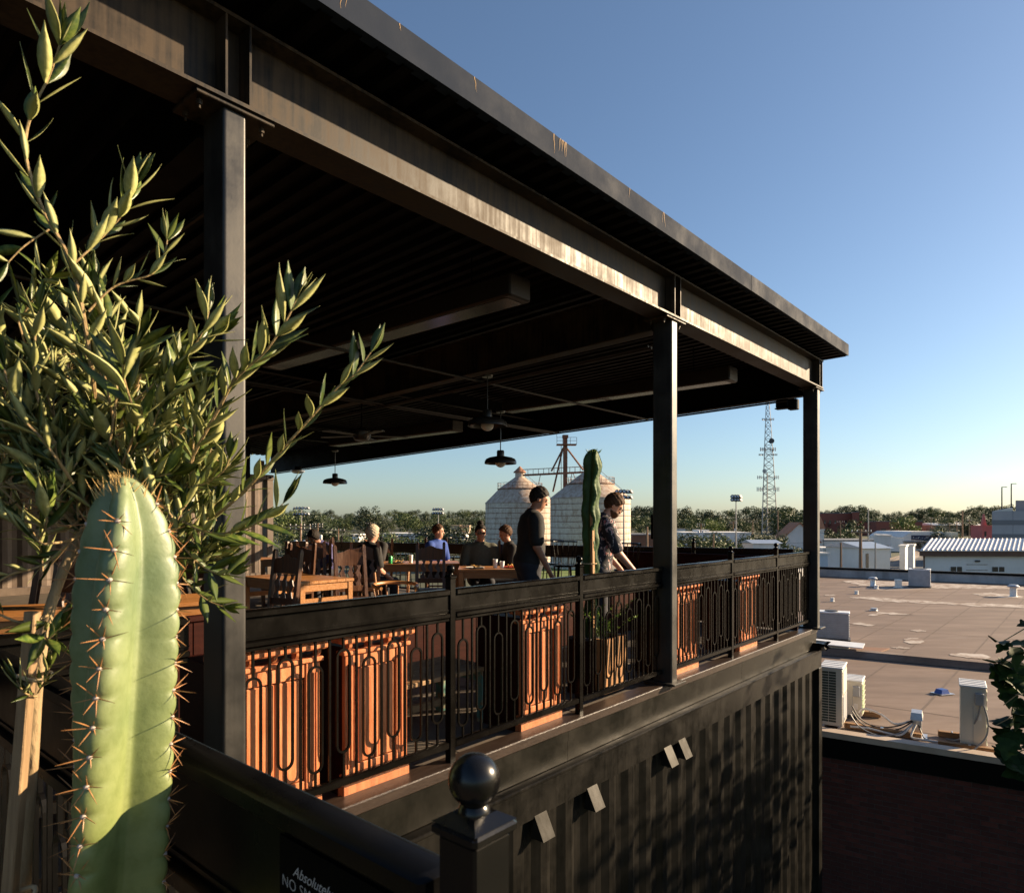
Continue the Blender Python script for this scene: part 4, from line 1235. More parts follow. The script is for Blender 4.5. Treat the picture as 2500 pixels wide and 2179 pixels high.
felt_m = mat('areole_felt', (.52, .44, .38), .95, 0, (.40, .33, .28), 300)

YC = 1.05
def c_axis(z):   # stem leans a touch; centre line from the photograph, at its own depth
    py = HY - z * F / YC
    px = 301 - (py - 1400) * .045 if py > 1300 else 301 - (1300 - py) * .03 + 4.5
    return ((px - CX) / F * YC, YC)
cac = thing('tall_cactus', 'tall green ribbed cactus with brown spines in the left foreground', 'cactus', (0, 0, 0))
ARE = rib_stem('cactus_stem', cac, cactus_m, c_axis, FLOOR + .42, .070, .0800, .030, 4, R(-115), R(45), .0425, .0070, 1.60, .20, 140, .004, .045, None, .31, .60, .35)
rnd = random.Random(5)
def spine_cluster(p, d, par, n=6, L0=.013, L1=.042, up=0.0, rad_=.00095):
    felt = MB().sphere(tuple(p + d * .001), (.0045, .0045, .0040), 8, 6)
    m = MB(); side = d.cross(Vector((0, 0, 1))).normalized()
    for k in range(n):
        a = 2 * PI * k / n + rnd.uniform(-.3, .3)
        sp_ = rnd.uniform(.5, 1.5)
        v = (d * rnd.uniform(.35, .9) + (side * math.cos(a) + Vector((0, 0, 1)) * math.sin(a)) * sp_ + Vector((0, 0, up))).normalized()
        L = rnd.uniform(L0, L1) * (1.0 if k % 3 else 1.15)
        m.tube([p, p + v * L * .6, p + v * L], [rad_, rad_ * .8, rad_ * .15], 5)
    cl_ = m.build('spine_cluster', spine_m, par)
    felt.build('areole', felt_m, cl_, True)
for k in range(4):
    for p, d in ARE(k):
        if p.z > .035: continue
        if p.z < -.66: continue
        if d.y > .75: continue
        spine_cluster(p, d, cac)
# crown of young golden spines
gold = mat('young_spine', (.62, .42, .16), .5)
m = MB(); ax = c_axis(.06)
for k in range(60):
    a = rnd.uniform(0, 2 * PI); q = rnd.uniform(0, .042)
    p = Vector((ax[0] + q * math.cos(a), ax[1] + q * math.sin(a), .062 - q * .6))
    v = Vector((math.cos(a) * .6 + rnd.uniform(-.4, .4), math.sin(a) * .6 + rnd.uniform(-.4, .4), 1)).normalized()
    L = rnd.uniform(.012, .030); m.tube([p - v * .005, p + v * L], [.0009, .0002], 5)
m.build('crown_spines', gold, cac)
pb = thing('cactus_planter', 'dark planter box at the foot of the tall cactus', 'planter', (c_axis(-1)[0], YC, FLOOR), TH)
MB().cbox(-.19, .19, -.19, .19, 0, .40, .01).build('box', black_rail, pb)
MB().box(-.18, .18, -.18, .18, .4005, .425).build('soil', asphalt, pb)

# ------------------------------------------------------------------ olive tree
leaf_up = mat('olive_leaf_upper', (.052, .098, .018), .36, 0, (.165, .205, .042), 6, 3, trans=.28, per_obj=.35)
leaf_lo = mat('olive_leaf_under', (.36, .375, .13), .55, 0, (.50, .50, .21), 8, 3, trans=.25, per_obj=.12)
bark_m = mat('olive_twig_bark', (.30, .20, .085), .7, 0, (.38, .27, .13), 14, 6, .3, 120)
def leaf_mesh(name, wd, curl, fold):
    m = MB(); N = 7; L_, R_, C_ = [], [], []
    for i in range(N + 1):
        t = i / N
        hw = wd * (math.sin(PI * min(1, t * 1.02) ** .9)) ** 1.15 * .5 if 0 < i < N else .004
        x = t; zc = curl * (t * t - .0)
        L_.append((x, hw, zc + fold * hw)); R_.append((x, -hw, zc + fold * hw)); C_.append((x, 0, zc))
    o = len(m.v)
    m.v += L_ + C_ + R_; n = N + 1
    Cl = [(c[0], c[1], c[2] - .006) for c in C_]
    m.v += Cl
    for i in range(N):
        for a, b in ((0, n), (n, 2 * n)):
            m.f.append((a + i, b + i, b + i + 1, a + i + 1)); m.mi.append(0)
        m.f.append((i, i + 1, 3 * n + i + 1, 3 * n + i)); m.mi.append(1)
        m.f.append((3 * n + i, 3 * n + i + 1, 2 * n + i + 1, 2 * n + i)); m.mi.append(1)
    return m
LEAFV = [leaf_mesh('leaf', .24, .12, .22), leaf_mesh('leaf', .27, -.10, .15), leaf_mesh('leaf', .21, .28, .30), leaf_mesh('leaf', .29, .02, .10)]
LEAFM = [v.mesh('leaf', [leaf_up, leaf_lo], 'all') for v in LEAFV]
oliv = thing('olive_tree', 'young olive tree with narrow silvery leaves in the left foreground', 'tree', (0, 0, 0))
rnd = random.Random(21)
OL = []   # (pos, quaternion, length, variant)
stems = []
def PX(px, py, Y): return at(px, py, Y)
def smooth(pts, n=5):
    out = []
    P_ = [pts[0]] + pts + [pts[-1]]
    for i in range(1, len(P_) - 2):
        for k in range(n):
            t = k / n; a, b, c, d = P_[i - 1], P_[i], P_[i + 1], P_[i + 2]
            out.append(.5 * ((2 * b) + (c - a) * t + (2 * a - 5 * b + 4 * c - d) * t * t + (3 * b - a - 3 * c + d) * t ** 3))
    out.append(pts[-1]); return out
def add_leaf(p, d, up, L):
    x = d.normalized(); z = (up - x * up.dot(x))
    if z.length < 1e-3: z = x.orthogonal()
    z.normalize(); y = z.cross(x)
    M_ = Matrix((x, y, z)).transposed()
    OL.append((p, M_, L, rnd.randrange(4)))
def twig(pts, r0, r1, l0=.046, l1=.064, step=.021, start=.25, tipn=3, upb=.35):
    """leafy shoot along a polyline"""
    pl = smooth(pts, 6)
    n = len(pl)
    stems.append((pl, [r0 + (r1 - r0) * i / (n - 1) for i in range(n)]))
    tot = sum((pl[i + 1] - pl[i]).length for i in range(n - 1)); acc = 0; nxt = tot * start; flip = rnd.uniform(0, PI)
    for i in range(n - 1):
        a, b = pl[i], pl[i + 1]; sl = (b - a).length; d = (b - a).normalized()
        while nxt <= acc + sl:
            p = a.lerp(b, (nxt - acc) / max(sl, 1e-6)); s = d.orthogonal().normalized(); s2 = d.cross(s)
            flip += PI / 2 + rnd.uniform(-.25, .25)
            for q in (0, PI):
                an = flip + q; side = s * math.cos(an) + s2 * math.sin(an)
                ld = (d * rnd.uniform(.55, 1.0) + side * rnd.uniform(.55, .9) + Vector((0, 0, upb * rnd.uniform(.3, 1)))).normalized()
                if rnd.random() < .93:
                    add_leaf(p, ld, (side * -.5 + d * .6 + Vector((0, 0, .5)) + Vector((rnd.uniform(-.4, .4), rnd.uniform(-.4, .4), rnd.uniform(-.2, .4)))), 1.22 * rnd.uniform(l0, l1) * (.9 + .3 * min(1, nxt / tot)))
            nxt += step * rnd.uniform(.8, 1.2)
        acc += sl
    d = (pl[-1] - pl[-3]).normalized()
    for k in range(tipn):
        add_leaf(pl[-1], (d + Vector((rnd.uniform(-.35, .35), rnd.uniform(-.35, .35), rnd.uniform(0, .4)))).normalized(), Vector((rnd.uniform(-1, 1), -.5, rnd.uniform(-.5, 1))), rnd.uniform(l0, l1) * 1.1)
# trunk and limbs
Y0 = 1.22
trunk = [PX(52, 2350, Y0 + .02), PX(60, 2100, Y0 + .02), PX(78, 1850, Y0 + .02), PX(92, 1650, Y0 + .03), PX(118, 1500, Y0 + .05), PX(160, 1380, Y0 + .08), PX(205, 1290, Y0 + .12), PX(235, 1180, Y0 + .16)]
tp = smooth(trunk, 6)
MB().tube(tp, [.0125 - .005 * i / len(tp) for i in range(len(tp))], 12).build('trunk', mat('olive_bark', (.22, .15, .075), .85, 0, (.36, .26, .14), 22, 7, .5, 90, (1, 1, .4)), oliv, True)
HUB = PX(235, 1180, Y0 + .16)
# hand-placed shoots that draw the outline
twig([PX(235, 1000, 1.3), PX(216, 844, 1.22), PX(176, 648, 1.18), PX(105, 512, 1.16), PX(65, 392, 1.15), PX(65, 321, 1.15), PX(88, 251, 1.14), PX(120, 186, 1.14), PX(146, 110, 1.13)], .0042, .0014, .046, .068, .033, .12, 4)
stems.append((smooth([HUB, PX(240, 1080, 1.34), PX(235, 1000, 1.3)], 5), [.006] * 10 + [.0045]))
twig([PX(176, 648, 1.18), PX(251, 577, 1.2), PX(300, 520, 1.2), PX(328, 455, 1.2)], .002, .0012, .05, .066, .019, .2, 5)
twig([PX(216, 760, 1.2), PX(281, 698, 1.22), PX(372, 668, 1.24), PX(402, 618, 1.24), PX(408, 585, 1.24)], .002, .001, .036, .05, .021, .3, 4)
twig([PX(120, 560, 1.16), PX(60, 600, 1.14), PX(20, 640, 1.13)], .0016, .001, .045, .06, .03, .3, 2)
twig([HUB, PX(442, 1192, 1.3), PX(472, 1111, 1.27), PX(532, 1001, 1.24), PX(575, 925, 1.22), PX(650, 855, 1.20), PX(700, 780, 1.19), PX(722, 735, 1.19)], .0042, .0013, .050, .070, .024, .25, 5)
twig([HUB, PX(400, 1330, 1.34), PX(520, 1262, 1.3), PX(603, 1192, 1.27), PX(658, 1131, 1.25), PX(753, 1026, 1.22), PX(824, 946, 1.21), PX(864, 915, 1.2), PX(905, 860, 1.2)], .004, .0012, .040, .056, .031, .42, 5)
twig([PX(300, 1130, 1.22), PX(345, 1010, 1.14), PX(322, 985, 1.12), PX(300, 900, 1.10), PX(330, 850, 1.09)], .0024, .0014, .060, .082, .020, .3, 5)
twig([PX(392, 1232, 1.3), PX(480, 1290, 1.26), PX(560, 1300, 1.24), PX(640, 1270, 1.22), PX(690, 1230, 1.22)], .0022, .001, .044, .06, .022, .25, 4)
twig([PX(380, 1260, 1.32), PX(440, 1400, 1.3), PX(500, 1460, 1.28), PX(545, 1480, 1.27)], .002, .001, .032, .046, .018, .2, 4)
twig([PX(380, 1240, 1.3), PX(470, 1360, 1.28), PX(530, 1400, 1.27), PX(560, 1400, 1.27)], .002, .001, .032, .05, .018, .2, 4)
twig([PX(440, 1192, 1.29), PX(500, 1180, 1.27), PX(545, 1150, 1.26), PX(560, 1120, 1.26)], .002, .001, .036, .05, .018, .2, 4)
twig([PX(120, 1240, 1.25), PX(85, 1320, 1.2), PX(110, 1290, 1.16), PX(115, 1230, 1.14)], .0022, .0014, .05, .07, .022, .5, 5)
twig([PX(470, 1111, 1.27), PX(480, 1010, 1.25), PX(500, 960, 1.24)], .0018, .001, .04, .055, .019, .2, 4)
twig([PX(300, 1000, 1.26), PX(420, 900, 1.22), PX(490, 820, 1.2), PX(510, 760, 1.2)], .002, .001, .045, .06, .02, .25, 4)
twig([PX(180, 1180, 1.2), PX(110, 1080, 1.15), PX(40, 1000, 1.13), PX(10, 900, 1.12)], .003, .0014, .045, .062, .024, .2, 4)
twig([PX(150, 1130, 1.25), PX(90, 960, 1.2), PX(85, 830, 1.18), PX(95, 760, 1.17)], .003, .0014, .04, .055, .024, .2, 4)
twig([PX(90, 1700, 1.2), PX(60, 1690, 1.16), PX(40, 1660, 1.15)], .0016, .001, .03, .045, .014, .2, 4, .8)
twig([PX(92, 1690, 1.2), PX(110, 1660, 1.17), PX(120, 1630, 1.16)], .0016, .001, .03, .045, .014, .2, 4, .8)
twig([PX(130, 1480, 1.24), PX(110, 1560, 1.18), PX(150, 1530, 1.17)], .0016, .001, .045, .06, .02, .3, 4, .2)
twig([PX(205, 1290, 1.3), PX(110, 1375, 1.24), PX(30, 1400, 1.2), PX(-20, 1430, 1.2)], .003, .0016, .035, .05, .024, .3, 3)
twig([PX(118, 1500, 1.24), PX(60, 1520, 1.2), PX(0, 1500, 1.18), PX(-40, 1480, 1.18)], .003, .0016, .035, .05, .03, .4, 3)
# filling shoots through the body of the crown
for k in range(125):
    cx = rnd.gauss(205, 150); cy = rnd.gauss(1075, 150)
    if cx > 500 or cy > 1480 or cx < -120: continue
    if cx > 330 and cy < 850: continue
    Yk = rnd.uniform(1.2, 1.62)
    c = PX(cx, cy, Yk)
    ang = rnd.uniform(R(15), R(165)); d = Vector((math.cos(ang) * .9, rnd.uniform(-.6, .5), math.sin(ang) * 1.0)).normalized()
    L = rnd.uniform(.09, .20)
    st = c - d * L * .5; bend = Vector((rnd.uniform(-.02, .02), rnd.uniform(-.02, .02), rnd.uniform(0, .03)))
    twig([st, c + bend, c + d * L * .5], .0018, .0009, .042, .066, .020, .05, 4)
    h0 = HUB.lerp(tp[-8], rnd.uniform(0, 1)); md = h0.lerp(st, .55) + Vector((rnd.uniform(-.02, .02), rnd.uniform(-.02, .03), rnd.uniform(-.05, .01)))
    sp_ = smooth([h0, md, st], 5); stems.append((sp_, [.0034 - .0016 * i / (len(sp_) - 1) for i in range(len(sp_))]))
for k in range(40):
    cx = rnd.uniform(330, 520); cy = rnd.uniform(1150, 1400)
    c = PX(cx, cy, rnd.uniform(1.26, 1.5)); ang = rnd.uniform(R(-20), R(80)); d = Vector((math.cos(ang), rnd.uniform(-.4, .4), math.sin(ang))).normalized(); L = rnd.uniform(.07, .13)
    twig([c - d * L * .5, c, c + d * L * .5], .0014, .0008, .030, .046, .017, .05, 3)
for pl, rr in stems:
    rr = list(rr)[:len(pl)] + [rr[-1]] * max(0, len(pl) - len(rr))
    MB().tube(pl, rr, 6).build('branch', bark_m, oliv, True)
# keep leaves off the cactus body
def near_cactus(p):
    a = c_axis(min(p.z, .06)); return p.z < .07 and math.hypot(p.x - a[0], p.y - a[1]) < .10
OL = [l for l in OL if not near_cactus(l[0]) and not near_cactus(l[0] + l[1] @ Vector((l[2], 0, 0)))]
def show(l):
    p = l[0]; px = CX + F * p.x / p.y; py = HY - F * p.z / p.y
    ins = -30 < px < 1000 and -30 < py < 2179
    return (l[2] / p.y) if ins else 0
OL.sort(key=show, reverse=True)
for p, M_, L, v in OL[:300]:
    o = inst('leaf', LEAFM[v], oliv, p, M_.to_euler(), L)
m = MB()
for p, M_, L, v in OL[300:]:
    src = LEAFV[v]; o = len(m.v)
    m.v += [tuple(p + M_ @ (Vector(q) * L)) for q in src.v]
    m.f += [tuple(o + i for i in f_) for f_ in src.f]; m.mi += src.mi
m.build('foliage', [leaf_up, leaf_lo], oliv, 'all', kind='stuff')
# stake and tie
stk = thing('wooden_stake', 'pale square wooden stake tied to the olive trunk', 'stake', (0, 0, 0))
a, b = PX(14, 2300, 1.17), PX(80, 1492, 1.2)
MB().bar(a, b, .020, .020, (0, 1, 0), .002).build('stake_bar', wood_lt, stk)
tie_c = a.lerp(b, .80)
MB().tube([tie_c + Vector((.028 * math.cos(t) + .012, .020 * math.sin(t), .004 * math.sin(2 * t))) for t in [2 * PI * k / 16 for k in range(17)]], .0035, 6).build('tie', mat('tie_cord', (.5, .38, .22), .8), stk)
tie_c = a.lerp(b, .14)
MB().tube([tie_c + Vector((.030 * math.cos(t) + .012, .022 * math.sin(t), .006 * math.sin(2 * t))) for t in [2 * PI * k / 16 for k in range(17)]], .004, 6).build('tie', MATS['tie_cord'], stk)

# ------------------------------------------------------------------ planter with wavy cactus and a wispy shrub
up_, wp_ = 4.80, 3.17
pl = TP('cedar_planter', 'square cedar planter behind the railing holding the wavy cactus', 'planter', up_, wp_, FLOOR)
hs, bsz, hh = .17, .15, .47
for k in range(4):
    a = k * PI / 2; g = thing  # each side is four boards
    for q in range(4):
        x0 = -1 + 2 * q / 4 + .012; x1 = -1 + 2 * (q + 1) / 4 - .012
        c_, s_ = math.cos(a), math.sin(a)
        def pt(x, r, z): return (c_ * x - s_ * -r, s_ * x + c_ * -r, z)
        MB().quadbox([pt(x0 * bsz, bsz, .02), pt(x1 * bsz, bsz, .02), pt(x1 * bsz * .94, bsz - .02, .02), pt(x0 * bsz * .94, bsz - .02, .02),
                      pt(x0 * hs, hs, hh), pt(x1 * hs, hs, hh), pt(x1 * hs * .94, hs - .02, hh), pt(x0 * hs * .94, hs - .02, hh)]).build('board', cedar, pl)
MB().box(-.15, .15, -.15, .15, hh - .06, hh - .03).build('soil', asphalt, pl)
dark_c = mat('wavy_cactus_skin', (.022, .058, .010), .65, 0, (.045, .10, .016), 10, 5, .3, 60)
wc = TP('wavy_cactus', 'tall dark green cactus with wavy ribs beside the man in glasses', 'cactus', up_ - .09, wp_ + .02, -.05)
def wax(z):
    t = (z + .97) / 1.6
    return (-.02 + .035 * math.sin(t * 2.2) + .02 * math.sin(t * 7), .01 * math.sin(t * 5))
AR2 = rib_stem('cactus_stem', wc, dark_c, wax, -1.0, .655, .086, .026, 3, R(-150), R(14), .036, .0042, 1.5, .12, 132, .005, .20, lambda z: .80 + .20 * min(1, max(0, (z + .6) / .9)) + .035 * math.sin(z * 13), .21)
m = MB()
for k in range(3):
    for p, d in AR2(k):
        for q in range(2 if p.z < .45 else 4):
            v = (d + Vector((rnd.uniform(-.6, .6), rnd.uniform(-.6, .6), rnd.uniform(-.4, .7)))).normalized()
            m.tube([p, p + v * rnd.uniform(.006, .014)], [.0012, .0003], 4)
for k in range(26):
    a = rnd.uniform(0, 2 * PI); ax = wax(.64); v = Vector((math.cos(a) * .7, math.sin(a) * .7, 1)).normalized()
    p = Vector((ax[0] + .05 * math.cos(a), ax[1] + .05 * math.sin(a), .625)); m.tube([p, p + v * .035], [.003, .0004], 4)
m.build('thorns', mat('green_thorn', (.12, .2, .04), .5), wc)
s2 = TP('cactus_stake', 'brown wooden stake tied against the wavy cactus', 'stake', up_ - .12, wp_ - .02, 0)
MB().bar((0, 0, -.98), (-.02, .0, .10), .032, .022, (0, 1, 0), .002).build('stake_bar', cedar, s2)
MB().tube([(.06 * math.cos(t), .04 + .06 * math.sin(t), -.35) for t in [2 * PI * k / 16 for k in range(17)]], .004, 5).build('tie', MATS['tie_cord'], s2)
# second, plain box the wavy cactus stands in
p2 = TP('cactus_box', 'dark wooden box under the wavy cactus', 'planter', up_ - .09, wp_ + .02, FLOOR)
MB().cbox(-.13, .08, -.08, .16, 0, .45, .008).build('box', darkred, p2)
MB().box(-.12, .07, -.07, .15, .4505, .47).build('soil', asphalt, p2)
ws = TP('wispy_shrub', 'bright green wispy shrub in the cedar planter', 'shrub', up_, wp_, FLOOR + hh - .03)
wm = mat('wispy_leaf', (.13, .22, .03), .55, 0, (.20, .30, .05), 8, 3, trans=.3)
m = MB(); rnd = random.Random(9)
for k in range(34):
    a = rnd.uniform(0, 2 * PI); tilt = rnd.uniform(.1, .9); L = rnd.uniform(.22, .46)
    d = Vector((math.cos(a) * tilt, math.sin(a) * tilt * .8, 1)).normalized(); p = Vector((rnd.uniform(-.09, .09), rnd.uniform(-.09, .09), 0)); pts = [p.copy()]
    for q in range(8):
        p = p + d * L / 8; d = (d + Vector((math.cos(a) * .06, math.sin(a) * .06, -.05)) + Vector((rnd.uniform(-.08, .08),) * 3)).normalized(); pts.append(p.copy())
    m.tube(pts, [.0028 - .0002 * i for i in range(len(pts))], 4)
    for q in pts[2:]:
        for e in range(5):
            v = (d * .4 + Vector((rnd.uniform(-1, 1), rnd.uniform(-1, 1), rnd.uniform(-.2, 1)))).normalized(); s_ = v.orthogonal().normalized() * .0032; l_ = rnd.uniform(.018, .034)
            m.face([q - s_, q + v * l_ * .5 - s_ * 1.2, q + v * l_, q + v * l_ * .5 + s_ * 1.2, q + s_])
m.build('foliage', wm, ws, kind='stuff')
MB().tube([(0, 0, -.02), (0, 0, .1)], [.012, .008], 6).build('stem', bark_m, ws)

# potted shrub beside the tan container
sh = TP('potted_shrub', 'thin dark shrub in a pot against the tan container', 'shrub', 6.55, 15.0, FLOOR)
MB().lathe([(.16, 0), (.22, .40), (.20, .40), (.17, .36)], 18).build('pot', darkred, sh, True)
m = MB(); m2 = MB(); rnd = random.Random(12)
for k in range(16):
    a = rnd.uniform(0, 2 * PI); d = Vector((math.cos(a) * .22, math.sin(a) * .22, 1)).normalized(); L = rnd.uniform(.9, 1.5); p = Vector((0, 0, .36)); pts = [p.copy()]
    for q in range(12):
        p = p + d * L / 12; d = (d + Vector((rnd.uniform(-.1, .1), rnd.uniform(-.1, .1), 0))).normalized(); pts.append(p.copy())
    m2.tube(pts, [.006 - .0004 * i for i in range(len(pts))], 4)
    for q in pts[3:]:
        for e in range(7):
            v = Vector((rnd.uniform(-1, 1), rnd.uniform(-1, 1), rnd.uniform(-.5, 1))).normalized(); c_ = q + v * rnd.uniform(.01, .07); s_ = v.orthogonal().normalized() * .016
            m.face([c_ - v * .02, c_ + s_, c_ + v * .02, c_ - s_])
m.build('foliage', mat('shrub_leaf_dark', (.05, .065, .022), .5, 0, (.08, .09, .03), 8, 3, trans=.15), sh, kind='stuff')
m2.build('stem', bark_m, sh)

# ------------------------------------------------------------------ broad-leaved tree at the right edge
bl_m = mat('broad_leaf', (.012, .030, .006), .6, 0, (.022, .046, .009), 5, 3, spec=.15, trans=.16, per_obj=.3)
def broad_leaf(fold):
    m = MB(); out = []
    shape = [(0, .0), (.06, .20), (.10, .36), (.24, .44), (.34, .30), (.46, .42), (.58, .36), (.66, .20), (.82, .14), (1.0, 0)]
    n = len(shape)
    top = [(x, y, fold * y + .06 * math.sin(x * 5)) for x, y in shape]; bot = [(x, -y, fold * y + .06 * math.sin(x * 5)) for x, y in shape]; mid = [(x, 0, .06 * math.sin(x * 5)) for x, y in shape]
    m.v += top + mid + bot
    for i in range(n - 1):
        for a, b in ((0, n), (n, 2 * n)):
            m.f.append((a + i, b + i, b + i + 1, a + i + 1)); m.mi.append(0)
    return m
BLV = [broad_leaf(.2), broad_leaf(-.15), broad_leaf(.45)]
BLM = [v.mesh('leaf', bl_m, 'all') for v in BLV]
bt = thing('broadleaf_tree', 'dark broad-leaved tree reaching in at the right picture edge', 'tree', (8.3, 7.9, -7.5))
rnd = random.Random(33)
C0 = Vector((0, 0, 6.2))
MB().tube([(0, 0, 0), (.05, 0, 2), (-.05, .05, 4), (0, 0, 5.2)], [.13, .11, .09, .05], 10).build('trunk', bark_m, bt, True)
BL = []
for k in range(120):
    v = Vector((rnd.gauss(0, 1), rnd.gauss(0, 1), rnd.gauss(0, 1))).normalized(); q = rnd.uniform(.55, 1)
    tip = C0 + Vector((v.x * 1.6 * q, v.y * 2.3 * q, v.z * 1.9 * q)); base_ = Vector((rnd.uniform(-.1, .1), rnd.uniform(-.1, .1), 4.2 + rnd.uniform(-.8, .8)))
    pts = smooth([base_, base_.lerp(tip, .5) + Vector((0, 0, rnd.uniform(0, .3))), tip], 5)
    MB().tube(pts, [.022 - .017 * i / (len(pts) - 1) for i in range(len(pts))], 5).build('branch', bark_m, bt)
    for i in range(3, len(pts)):
        for e in range(2):
            d = Vector((rnd.uniform(-1, 1), rnd.uniform(-1, 1), rnd.uniform(-.9, .5))).normalized(); p = pts[i] + d * .06
            BL.append((p, d, rnd.uniform(.15, .27)))
for px, py in ((2440, 1570), (2470, 1600), (2425, 1615), (2445, 1650), (2480, 1640), (2420, 1640), (2450, 1690), (2470, 1720), (2490, 1570), (2462, 1750), (2490, 1690), (2440, 1755), (2430, 1790), (2470, 1800), (2450, 1830), (2495, 1770),
               (2480, 1850), (2465, 1880), (2495, 1830), (2455, 1625), (2490, 1615), (2462, 1660), (2485, 1740), (2445, 1810), (2440, 1850), (2490, 1890), (2435, 1660)):
    p = at(px + 8, py, 7.9 + rnd.uniform(-.35, .35)) - Vector((8.3, 7.9, -7.5))
    for e in range(2):
        d = Vector((rnd.uniform(-1, .6), rnd.uniform(-.8, .3), rnd.uniform(-.9, .35))).normalized()
        BL.insert(0, (p + Vector((rnd.uniform(-.05, .09), 0, rnd.uniform(-.05, .05))) - d * .1, d, rnd.uniform(.19, .30)))
for a, b in (((2720, 1480), (2425, 1640)), ((2720, 1540), (2450, 1720)), ((2730, 1640), (2430, 1770)), ((2730, 1760), (2450, 1850)), ((2720, 1430), (2440, 1570))):
    pa = at(a[0], a[1], 7.9) - Vector((8.3, 7.9, -7.5)); pb_ = at(b[0], b[1], 7.9) - Vector((8.3, 7.9, -7.5))
    MB().tube([pa, pa.lerp(pb_, .5) + Vector((0, 0, .06)), pb_], [.012, .009, .005], 5).build('branch', bark_m, bt)
def bl_mat(p, d):
    z = Vector((rnd.uniform(-.5, .5), rnd.uniform(-.9, .2), 1.0)); z = (z - d * z.dot(d)).normalized(); y = z.cross(d); return Matrix((d, y, z)).transposed()
for i, (p, d, L) in enumerate(BL[:300]):
    inst('leaf', BLM[i % 3], bt, p, bl_mat(p, d).to_euler(), L)
m = MB()
for i, (p, d, L) in enumerate(BL[300:]):
    src = BLV[i % 3]; M_ = bl_mat(p, d); o = len(m.v); m.v += [tuple(p + M_ @ (Vector(q) * L)) for q in src.v]; m.f += [tuple(o + k for k in f_) for f_ in src.f]; m.mi += src.mi
if m.f: m.build('foliage', bl_m, bt, 'all', kind='stuff')
# ================================================================== NEIGHBOURING ROOF
ZR = -3.55
GZ = -7.5
DN = Vector((.842, -.538, 0)); DN.normalize()         # along the near edge, to the right
NN = Vector((DN.y, -DN.x, 0))                          # outward, towards the camera
AE = Vector((5.11, 11.23, 0))
RZB = math.atan2(DN.y, DN.x)
roof_m = bpy.data.materials.new('tan_roof_membrane'); roof_m.use_nodes = True
nt = roof_m.node_tree; bs = nt.nodes['Principled BSDF']; bs.inputs['Roughness'].default_value = .75
tc = nt.nodes.new('ShaderNodeTexCoord'); mp = nt.nodes.new('ShaderNodeMapping'); mp.inputs['Scale'].default_value = (.25, 1, 1); mp.inputs['Rotation'].default_value = (0, 0, -RZB)
nt.links.new(tc.outputs['Object'], mp.inputs['Vector'])
n1 = nt.nodes.new('ShaderNodeTexNoise'); n1.inputs['Scale'].default_value = 1.1; n1.inputs['Detail'].default_value = 9; n1.inputs['Roughness'].default_value = .7
n2 = nt.nodes.new('ShaderNodeTexNoise'); n2.inputs['Scale'].default_value = .5; n2.inputs['Detail'].default_value = 7; n2.inputs['Roughness'].default_value = .6
nt.links.new(mp.outputs['Vector'], n1.inputs['Vector']); nt.links.new(mp.outputs['Vector'], n2.inputs['Vector'])
r1 = ramp_node(nt, [(.28, (.085, .055, .040)), (.5, (.145, .098, .072)), (.74, (.225, .165, .130))])
r2 = ramp_node(nt, [(.60, (0, 0, 0)), (.70, (.75, .75, .75))])
nt.links.new(n1.outputs['Fac'], r1.inputs['Fac']); nt.links.new(n2.outputs['Fac'], r2.inputs['Fac'])
mx = nt.nodes.new('ShaderNodeMix'); mx.data_type = 'RGBA'; mx.inputs[7].default_value = (.27, .22, .19, 1)
nt.links.new(r2.outputs['Color'], mx.inputs[0]); nt.links.new(r1.outputs['Color'], mx.inputs[6]); nt.links.new(mx.outputs[2], bs.inputs['Base Color'])
nb = thing('flat_roof_building', 'low brick building with a wide flat tan roof beside the terrace', 'building', (0, 0, 0))
PL = [Vector((-3, 16.4, 0)), AE + DN * 12.4, Vector((43.7, 27.9, 0)), Vector((20, 44, 0))]
MB().rings([[(p.x, p.y, GZ) for p in PL], [(p.x, p.y, ZR - .05) for p in PL]], True, True, True).build('wall_core', mortar, nb)
MB().face([(p.x, p.y, ZR) for p in PL]).build('roof_membrane', roof_m, nb)
seam_m = mat('roof_seam', (.075, .05, .04), .8, 0, (.12, .085, .065), 3)
for k in range(-9, 14):
    w = 2.47 + 1.45 * k
    a, b = UV(11.95, w, ZR), UV(46, w, ZR)
    # clip roughly to the roof: start behind the near edge
    def side(p): return (p - AE).dot(NN)
    t0 = 0
    while side(a) > -.35 and t0 < 80: a = a + UV(.4, 0, 0); t0 += 1
    while b.x * 7 + b.y * 10.3 > 20 * 7 + 44 * 10.3 - 20 and (b - a).length > 1: b = b - UV(.4, 0, 0)
    if (b - a).length < 2 or (b - a).dot(UV(1, 0, 0)) < 0: continue
    s = UV(0, .022, 0); rnd = random.Random(k); m = MB(); N = 24
    pa = a
    for q in range(N):
        p0 = a.lerp(b, q / N) + UV(0, rnd.uniform(-.012, .012), .004); p1 = a.lerp(b, (q + 1) / N) + Vector((0, 0, .004))
        m.face([p0 - s, p1 - s, p1 + s, p0 + s])
    m.build('roof_seam', seam_m, nb)
for py in (1520, 1580, 1700, 1745):
    a, b = atz(1980, py, ZR), atz(2560, py + (py - 1272) * .19, ZR)
    s = (b - a).normalized().cross(Vector((0, 0, 1))) * .012
    MB().face([a - s + Vector((0, 0, .007)), a + s + Vector((0, 0, .007)), b + s + Vector((0, 0, .007)), b - s + Vector((0, 0, .007))]).build('roof_seam', seam_m, nb)
